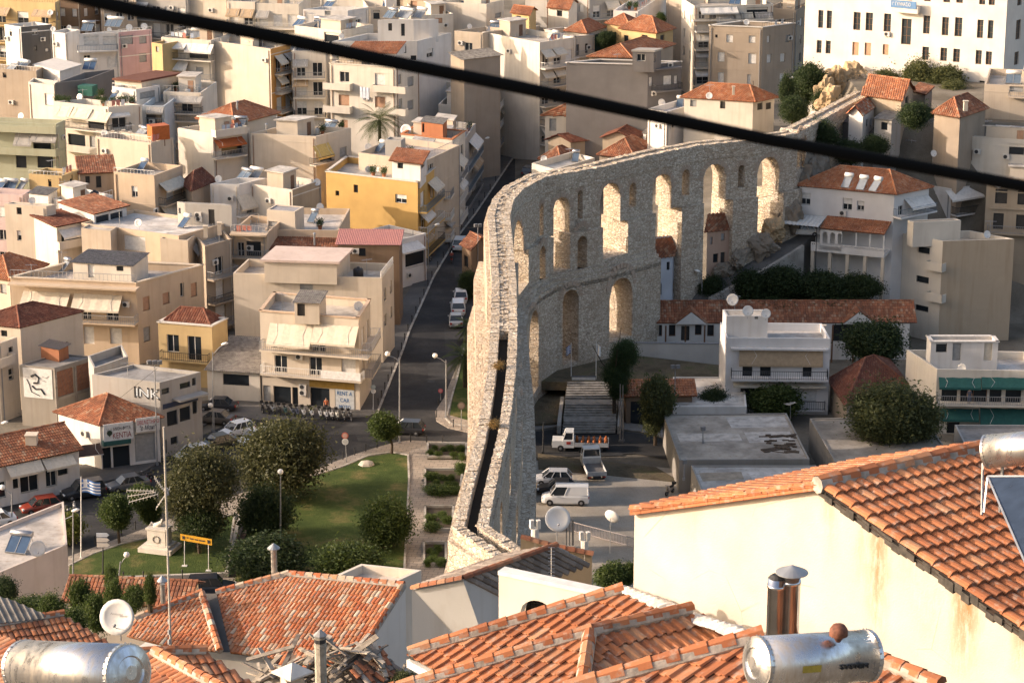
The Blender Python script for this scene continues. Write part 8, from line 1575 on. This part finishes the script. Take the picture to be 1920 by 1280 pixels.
# ---------------------------------------------------------------- things on the roofs
r = random.Random(31)
HT = [('u10', 27, 134, 2), ('u10', 46, 132, 2), ('u03', 166, 58, 2), ('u03', 216, 50, 3), ('u12', 170, 130, 2), ('u33b', 565, 50, 2), ('u33b', 600, 50, 2), ('u25_hut', 735, 34, 2), ('u25_hut', 762, 34, 3), ('u25_hut', 790, 33, 2), ('u35b', 625, -6, 2), ('u35b', 660, -5, 3), ('u35b', 700, -6, 3), ('streetd', 884, 158, 2), ('terraceb', 716, 284, 1), ('u19', 268, 258, 2), ('u21', 428, 240, 2), ('u21', 450, 239, 2), ('white13', 462, 338, 2), ('white13', 480, 336, 2), ('awnings', 125, 508, 1), ('awnings', 262, 514, 1), ('u55', 1080, 302, 1), ('creamflat', 1880, 260, 2), ('creamflat', 1905, 261, 2), ('whiteb', 1790, 346, 2), ('greenawning', 1768, 672, 2), ('greenawning', 1780, 676, 2), ('pinklow', 0, 358, 2), ('pinklow', 20, 358, 2), ('pinklow', 44, 358, 1), ('u13', 215, 190, 1), ('u24', 700, 118, 2), ('u32', 930, 58, 2), ('u04', 370, 72, 2), ('u26', 560, 94, 2), ('u02b', 500, 84, 1), ('beige', 350, 425, 1), ('u23', 620, 246, 2), ('u29x', 0, 0, 0), ('u36', 985, 56, 2), ('solar_house.1', 40, 1030, 2), ('villa', 1590, 350, 1), ('villa', 1618, 354, 1), ('villa', 1644, 357, 1), ('yellow_villa.1', 356, 603, 1), ('u48', 1275, 200, 1), ('roofhut', 590, 415, 1), ('u08c', 300, -6, 2), ('v3', 730, 12, 2), ('u34', 880, 6, 2), ('u45b', 1380, 8, 2), ('beigetall', 1900, 156, 2), ('brickside', 870, 198, 1), ('bluewhite', 805, 142, 1), ('streetb', 800, 305, 1), ('balcony12', 270, 320, 1), ('u33', 620, 16, 2), ('u37', 1040, 76, 1), ('u06', 40, 2, 2), ('terrace', 600, 505, 1)]
for i, (k, x, y, n) in enumerate(HT):
    if k in BL and n: heater(k, x, y, n, r.uniform(-.6, .1) - .25, adj=r.choice(('white', 'white', 'steel')), col=r.choice(((.10, .14, .19), (.22, .24, .26), (.05, .09, .16))))
DS = [('u06', 95, 24, .5), ('u02', 100, 55, .45), ('u02', 130, 52, .4), ('u03', 242, 52, .55), ('u03', 270, 50, .55), ('u03', 205, 56, .4), ('u04', 345, 62, .5), ('u02b', 401, 68, .45), ('u26', 590, 90, .45), ('u23', 542, 244, .5), ('orangecope', 762, 244, .85), ('rental', 672, 574, .55), ('white14', 594, 342, .5), ('white13', 410, 336, .5), ('u19', 196, 250, .5), ('u48', 1240, 193, .6), ('balconyblock_hut', 1374, 562, .68), ('balconyblock_hut', 1402, 583, .62), ('balconyblock_hut', 1436, 588, .55), ('greenawning', 1804, 690, .5), ('redgable', 1690, 272, .5), ('redgable', 1750, 288, .45), ('u36', 968, 50, .6), ('u36', 986, 53, .6), ('solar_house.1', 70, 1028, .7), ('u15', 345, 160, .5), ('u15', 360, 160, .5), ('u47', 1330, 180, .5), ('blotchy', 1850, 440, .5), ('neoclass', 1872, 345, .5), ('u55', 1020, 298, .5), ('creamtower', 60, 376, .45), ('beige', 260, 418, .5), ('roofhut', 600, 388, .5), ('terraceb', 690, 276, .5), ('u32', 880, 50, .45), ('u24', 660, 110, .45), ('u25', 640, 68, .45), ('streetc', 850, 254, .5), ('yellow', 690, 318, .5), ('u13', 150, 182, .5), ('u18', 40, 218, .5), ('u46', 1400, 42, .5)]
for k, x, y, rad in DS: dish(k, x, y, rad, r.uniform(-.5, .5), h=r.uniform(.8, 1.2))
pd = PD(222, 1156, 46); dish('x', 222, 1156, .74, R(-12), z=pd.z - 1.1, place='nearest and largest, before the mottled roof', h=1.1, adj='big white'); t = THINGS[-1]; text(t, 'Amostar', wloc(t) + V((-.02, -.12, 1.28)), V((1, 0, 0)), V((0, .3, 1)), .09, GREY3, .55, th=.0)
pd = PD(1045, 972, 48); dish('x', 1045, 972, .5, R(8), z=pd.z - 1.3, place='on a pole behind the dark mossy roof', h=1.3); pd = PD(1146, 970, 44); dish('x', 1146, 970, .34, R(150), z=pd.z - 1.6, place='turned away, left of the stained gable', h=1.6, adj='grey')
for k, x, y, h in [('rental', 530, 590, 2.6), ('terrace', 600, 515, 2.4), ('terrace', 688, 515, 2), ('yellow', 742, 330, 2.2), ('awnings', 118, 515, 3), ('awnings', 60, 525, 2), ('beige', 225, 430, 2.6), ('u19', 245, 262, 2.2), ('u21', 388, 240, 2.4), ('u13', 156, 192, 2), ('u23', 520, 250, 2.6), ('u23', 560, 252, 2), ('u24', 670, 121, 2.4), ('u25', 690, 75, 2.2), ('u33b', 586, 52, 2.5), ('streetd', 862, 160, 2.4), ('brickside', 860, 200, 2.6), ('u04', 340, 72, 2), ('u03', 180, 60, 2), ('u02b', 450, 84, 2.6), ('u36', 945, 66, 2.4), ('u46', 1440, 48, 2), ('u47', 1330, 186, 2.2), ('redgable', 1708, 290, 2), ('balconyblock', 1377, 600, 3), ('greenawning', 1820, 672, 2.2), ('blotchy', 1856, 448, 2.4), ('u44', 1157, 120, 1.6), ('u48', 1290, 200, 2), ('flatroof_a', 1481, 800, 2.8), ('whiteroof', 123, 374, 2.6), ('ochre1', 98, 326, 2), ('roofhut', 520, 425, 2), ('graffiti_house.1', 240, 712, 2), ('creamflat', 1850, 256, 2.2), ('shadeblock', 400, 448, 2), ('streetb', 780, 308, 2.4), ('terraceb', 803, 294, 2.8), ('u49', 1395, 218, 2), ('u55', 1068, 300, 1.8)]:
    if k in BL: antenna(k, x, y, h, r.uniform(-.8, .8))
tank('terrace', 672, 522, .62, 1.3); tank('whiteroof', 178, 378, .6, 1.4); tank('blotchy', 1775, 446, .6, 1.2); tank('u25', 764, 76, .6, 1.6, (.7, .68, .64), 'white plastic'); tank('u15', 352, 178, .4, .9, (.6, .58, .54), 'pale'); tank('u23', 595, 252, .35, .9, (.6, .58, .55), 'steel')
p = P(298, 272, BL['u19']['deck']); t = thing('water_tank', 'large orange box tank on a cream roof at the left', 'water tank', p); b = MB(); b.cbox((0, 0, .9), 2.6, 2.0, 2.0, 0, .5); link('tank_body', b.mesh('tank_body', simple((.48, .12, .025), .5)), t); b = MB(); [b.cbox((x, y, 0), .12, .12, .9, 0, .5) for x in (-.9, .9) for y in (-.6, .6)]; link('legs', b.mesh('legs', RUST), t)
p = P(165, 178, BL['u13']['deck'] + .2); b = MB(); b.cbox(p, 2.4, 1.8, 1.5, 0, -.3); o = b.build('netted_frame', simple((.02, .11, .085), .8)); tag(o, 'green netted box on the planted terrace roof', 'shade box')
o = MB(); o.box(P(462, 150, 0), (.1, 0, 0), (0, .1, 0), (0, 0, .1)) if 0 else None
fc = BL['u24']['fl']; s_, z_ = fc.at(675, 170, 1.0); b = MB()
for i in range(6): b.poly([fc.pt(s_ + i * .28, z_ + .6 - i * .02, 1.0 + .08 * (i % 2)), fc.pt(s_ + .28 + i * .28, z_ + .6, 1.0 + .08 * ((i + 1) % 2)), fc.pt(s_ + .2 + i * .26, z_ - 1.2 - .1 * (i % 3), 1.0), fc.pt(s_ + i * .2, z_ - 1.0, 1.0)])
o = b.build('hanging_sheet', simple((.62, .66, .72), .8)); tag(o, 'pale blue bed sheet hanging from the rounded balcony', 'sheet')
for k, side in (('awnings', 'L'), ('u15', 'R'), ('terraceb', 'R'), ('beige4', 'R')): railtop(k, side)
railtop('terrace', 'R', WHITE, .8, True)
for k, x, y, w, h, pipe in [('beige', 386, 445, .5, 1.4, 0), ('beige', 412, 440, .5, 1.5, 0), ('yellow', 778, 335, .5, 1.8, 0), ('u19', 232, 258, .4, 1.0, 0), ('u19', 212, 258, .4, .9, 0), ('u19', 244, 260, .4, .9, 0), ('terrace', 588, 500, .22, 1.6, 1), ('u23', 500, 250, .3, 1.2, 1), ('u44', 1217, 112, .3, 1.2, 1), ('redgable', 1712, 285, .35, 1.6, 1), ('redgable', 1722, 288, .5, 1.0, 0), ('cottage6', 1810, 208, .5, 1.2, 0), ('u13', 190, 195, .35, 1.1, 0), ('u21', 462, 238, .45, 1.1, 0), ('taverna_row.1', 60, 832, 1.1, 1.0, 0), ('tilehouse', 590, 460, .25, 1.4, 1), ('balconyblock', 1545, 625, .3, .9, 0), ('u47', 1375, 178, .35, 1.2, 0), ('streetb', 760, 300, .4, 1.2, 0), ('u02b', 470, 80, .4, 1., 0), ('u22', 445, 210, .3, 1.4, 1), ('awnings', 160, 512, .3, .7, 0)]:
    if k in BL: chimney(k, x, y, w, h, 'cream', bool(pipe))
# potted plants on roofs and balconies
PT = MB(); PT.lathe((0, 0, 0), [(.14, 0), (.2, .3), (.22, .34)], 8); ptm = PT.mesh('pot', simple((.40, .15, .07), .8)); pcm = crown_mesh(70, 26, 26, 1., .13, .4, False, (.04, .07, .02))
for k, pts in {'u13': [(108, 196), (118, 198), (128, 199), (185, 197), (195, 200), (212, 200), (225, 199), (235, 198), (248, 198), (190, 185)], 'u15': [(330, 172), (348, 173)], 'u23': [(560, 252), (605, 252), (640, 246)], 'roofhut': [(555, 428), (600, 430)], 'terraceb': [(752, 290), (770, 294)], 'u24': [(640, 120)], 'yellow': [(770, 340), (700, 330), (720, 332), (805, 320)], 'u36': [(940, 68), (1000, 52)], 'u41': [(1180, 18), (1192, 20)], 'streetc': [(866, 262), (880, 246)]}.items():
    for x, y in pts:
        t = thing('potted_plant', f"leafy potted plant {where(k, 'on the')}", 'plant', P(x, y, BL[k]['deck']), 0, 'potted plants on the roofs'); t.scale = (1.5,) * 3; link('pot', ptm, t); link('foliage', pcm, t, V((0, 0, .62))).scale = (.42, .42, .5); DUP.append((t, x))
for p, rz, sd, px in UNIT: DUP.append((ac_unit(p, rz, f"white air conditioner on the wall of the {sd}"), px))
# tall mast with three aerials in front of the park
a, c = PD(320, 1214, 44), PD(307, 800, 46); t = thing('aerial_mast', 'tall pale aerial mast with three comb antennas before the park', 'antenna', a); b = MB(); b.tube([(0, 0, 0), c - a], [.05, .04], 8); link('mast', b.mesh('mast', simple((.5, .46, .4), .6)), t)
for x0, y0, x1, y1 in ((238, 919, 288, 920), (240, 930, 292, 922), (242, 941, 296, 926), (290, 895, 312, 925), (293, 952, 318, 915)):
    p, q = PD(x0, y0, 45) - a, PD(x1, y1, 45) - a; b = MB(); b.tube([p, q], .018, 4); n = 9
    for i in range(n): m_ = p.lerp(q, i / (n - 1)); b.tube([m_ - V((.0, .1, .06)), m_ + V((0, .1, .06))], .006, 4)
    link('aerial', b.mesh('aerial', simple((.6, .55, .47), .5)), t)
b = MB(); p = c - a; q = PD(311, 915, 45) - a; b.tube([q, q + V((.05, 0, -.3))], .09, 6); [b.tube([PD(317, y, 44.2) - a, PD(317.4, y + 9, 44.2) - a], .075, 6) for y in (1160, 1180, 1198)]; link('clamps', b.mesh('clamps', GREYM), t)
a, c = PD(1034, 1085, 52), PD(1034, 1026, 52); t = thing('comb_aerial', 'small upright comb aerial before the dark mossy roof', 'antenna', a); b = MB(); b.tube([(0, 0, -.5), c - a], .02, 4); [b.tube([(c - a) * (i / 9) - V((.12, 0, 0)), (c - a) * (i / 9) + V((.12, 0, 0))], .01, 4) for i in range(10)]; link('aerial', b.mesh('aerial', STEEL), t)
for i, (x, y0, y1) in enumerate([(1062, 962, 1022), (1068, 970, 1022), (1074, 975, 1022), (1099, 1000, 1030)]): a, c = PD(x, y1, 46), PD(x, y0, 46); b = MB(); b.tube([a, c], .04 if i == 2 else .02, 5); o = b.build('iron_rod', BLK); tag(o, ('leftmost thin iron rod behind the mossy roof', 'middle thin iron rod behind the mossy roof', 'thick black iron rod behind the mossy roof', 'iron rod beside the right chimney pots')[i], 'rod')
# parking lot fence
w = [P(1028, 985, 0), P(1200, 1030, 0)]; t = thing('pale_fence', 'long pale railing fence at the near side of the parking lot', 'fence', w[0]); u = w[1] - w[0]; b = MB()
for zz in (.1, 1.0): b.box((0, 0, zz), u, (0, .05, 0), (0, 0, .06))
link('rails', b.mesh('rails', simple((.6, .52, .47), .6)), t); pm_ = MB(); pm_.cbox((0, 0, 0), .05, .04, 1.05); pme = pm_.mesh('picket', simple((.6, .52, .47), .6))
for i in range(60): link('picket', pme, t, u * (i / 60))
# one label for one thing: say the place in the picture where look-alikes remain
by = {}
for o, px in DUP: by.setdefault(o['label'], []).append((px, o))
ORD = ['first', 'second', 'third', 'fourth', 'fifth', 'sixth', 'seventh', 'eighth', 'ninth', 'tenth', 'eleventh', 'twelfth', 'thirteenth', 'fourteenth', 'fifteenth', 'sixteenth', 'seventeenth', 'eighteenth', 'nineteenth', 'twentieth']
for l, v in by.items():
    if len(v) < 2: continue
    v.sort(key=lambda a: a[0])
    for i, (_, o) in enumerate(v):
        pre = ('left', 'right')[i] if len(v) == 2 else 'leftmost' if i == 0 else 'rightmost' if i == len(v) - 1 else (ORD[i] if i < 20 else f"{i + 1}th") + ' from left'
        o['label'] = (f"{pre} one: " if i in (0, len(v) - 1) or len(v) == 2 else f"{pre}: ") + l
for o in THINGS:
    w = o['label'].split()
    if len(w) > 16: o['label'] = ' '.join(w[:16])

for k in sorted(BL):
    if k not in NOAUTO and BL[k]['o'].get('category') == 'building' and r.random() < .4 and BL[k]['fl'].L > 4 and BL[k]['deck'] < BL[k]['z']: railtop(k, r.choice('LR'), r.choice((GREYM, WHITE, DARK)), r.uniform(.4, .8))
ax = (PD(1628, 1228, 168) - PD(1420, 1242, 172)).normalized(); q = (CAM - PD(1572, 1262, 170)).normalized(); q = (q - ax * q.dot(ax)).normalized(); w2 = ax.cross(q) * -1; w2 = w2 if w2.z > 0 else -w2; mid_ = PD(1420, 1242, 172).lerp(PD(1628, 1228, 168), .74)
dn_ = (q * math.cos(.38) - w2 * math.sin(.38)); up_ = (w2 * math.cos(.38) + q * math.sin(.38)); text(t1_, 'SYSTEM', mid_ + dn_ * .293, ax, up_, .055, INK, .36, th=.004); m = MB(); c = PD(1420, 1242, 172).lerp(PD(1628, 1228, 168), .36) + dn_ * .294; m.poly([c - ax * .12 - up_ * .04, c + ax * .12 - up_ * .04, c + ax * .12 + up_ * .04, c - ax * .12 + up_ * .04]); m.build('yellow_sticker', simple((.45, .33, .05), .5, 0, .2, 20), t1_)
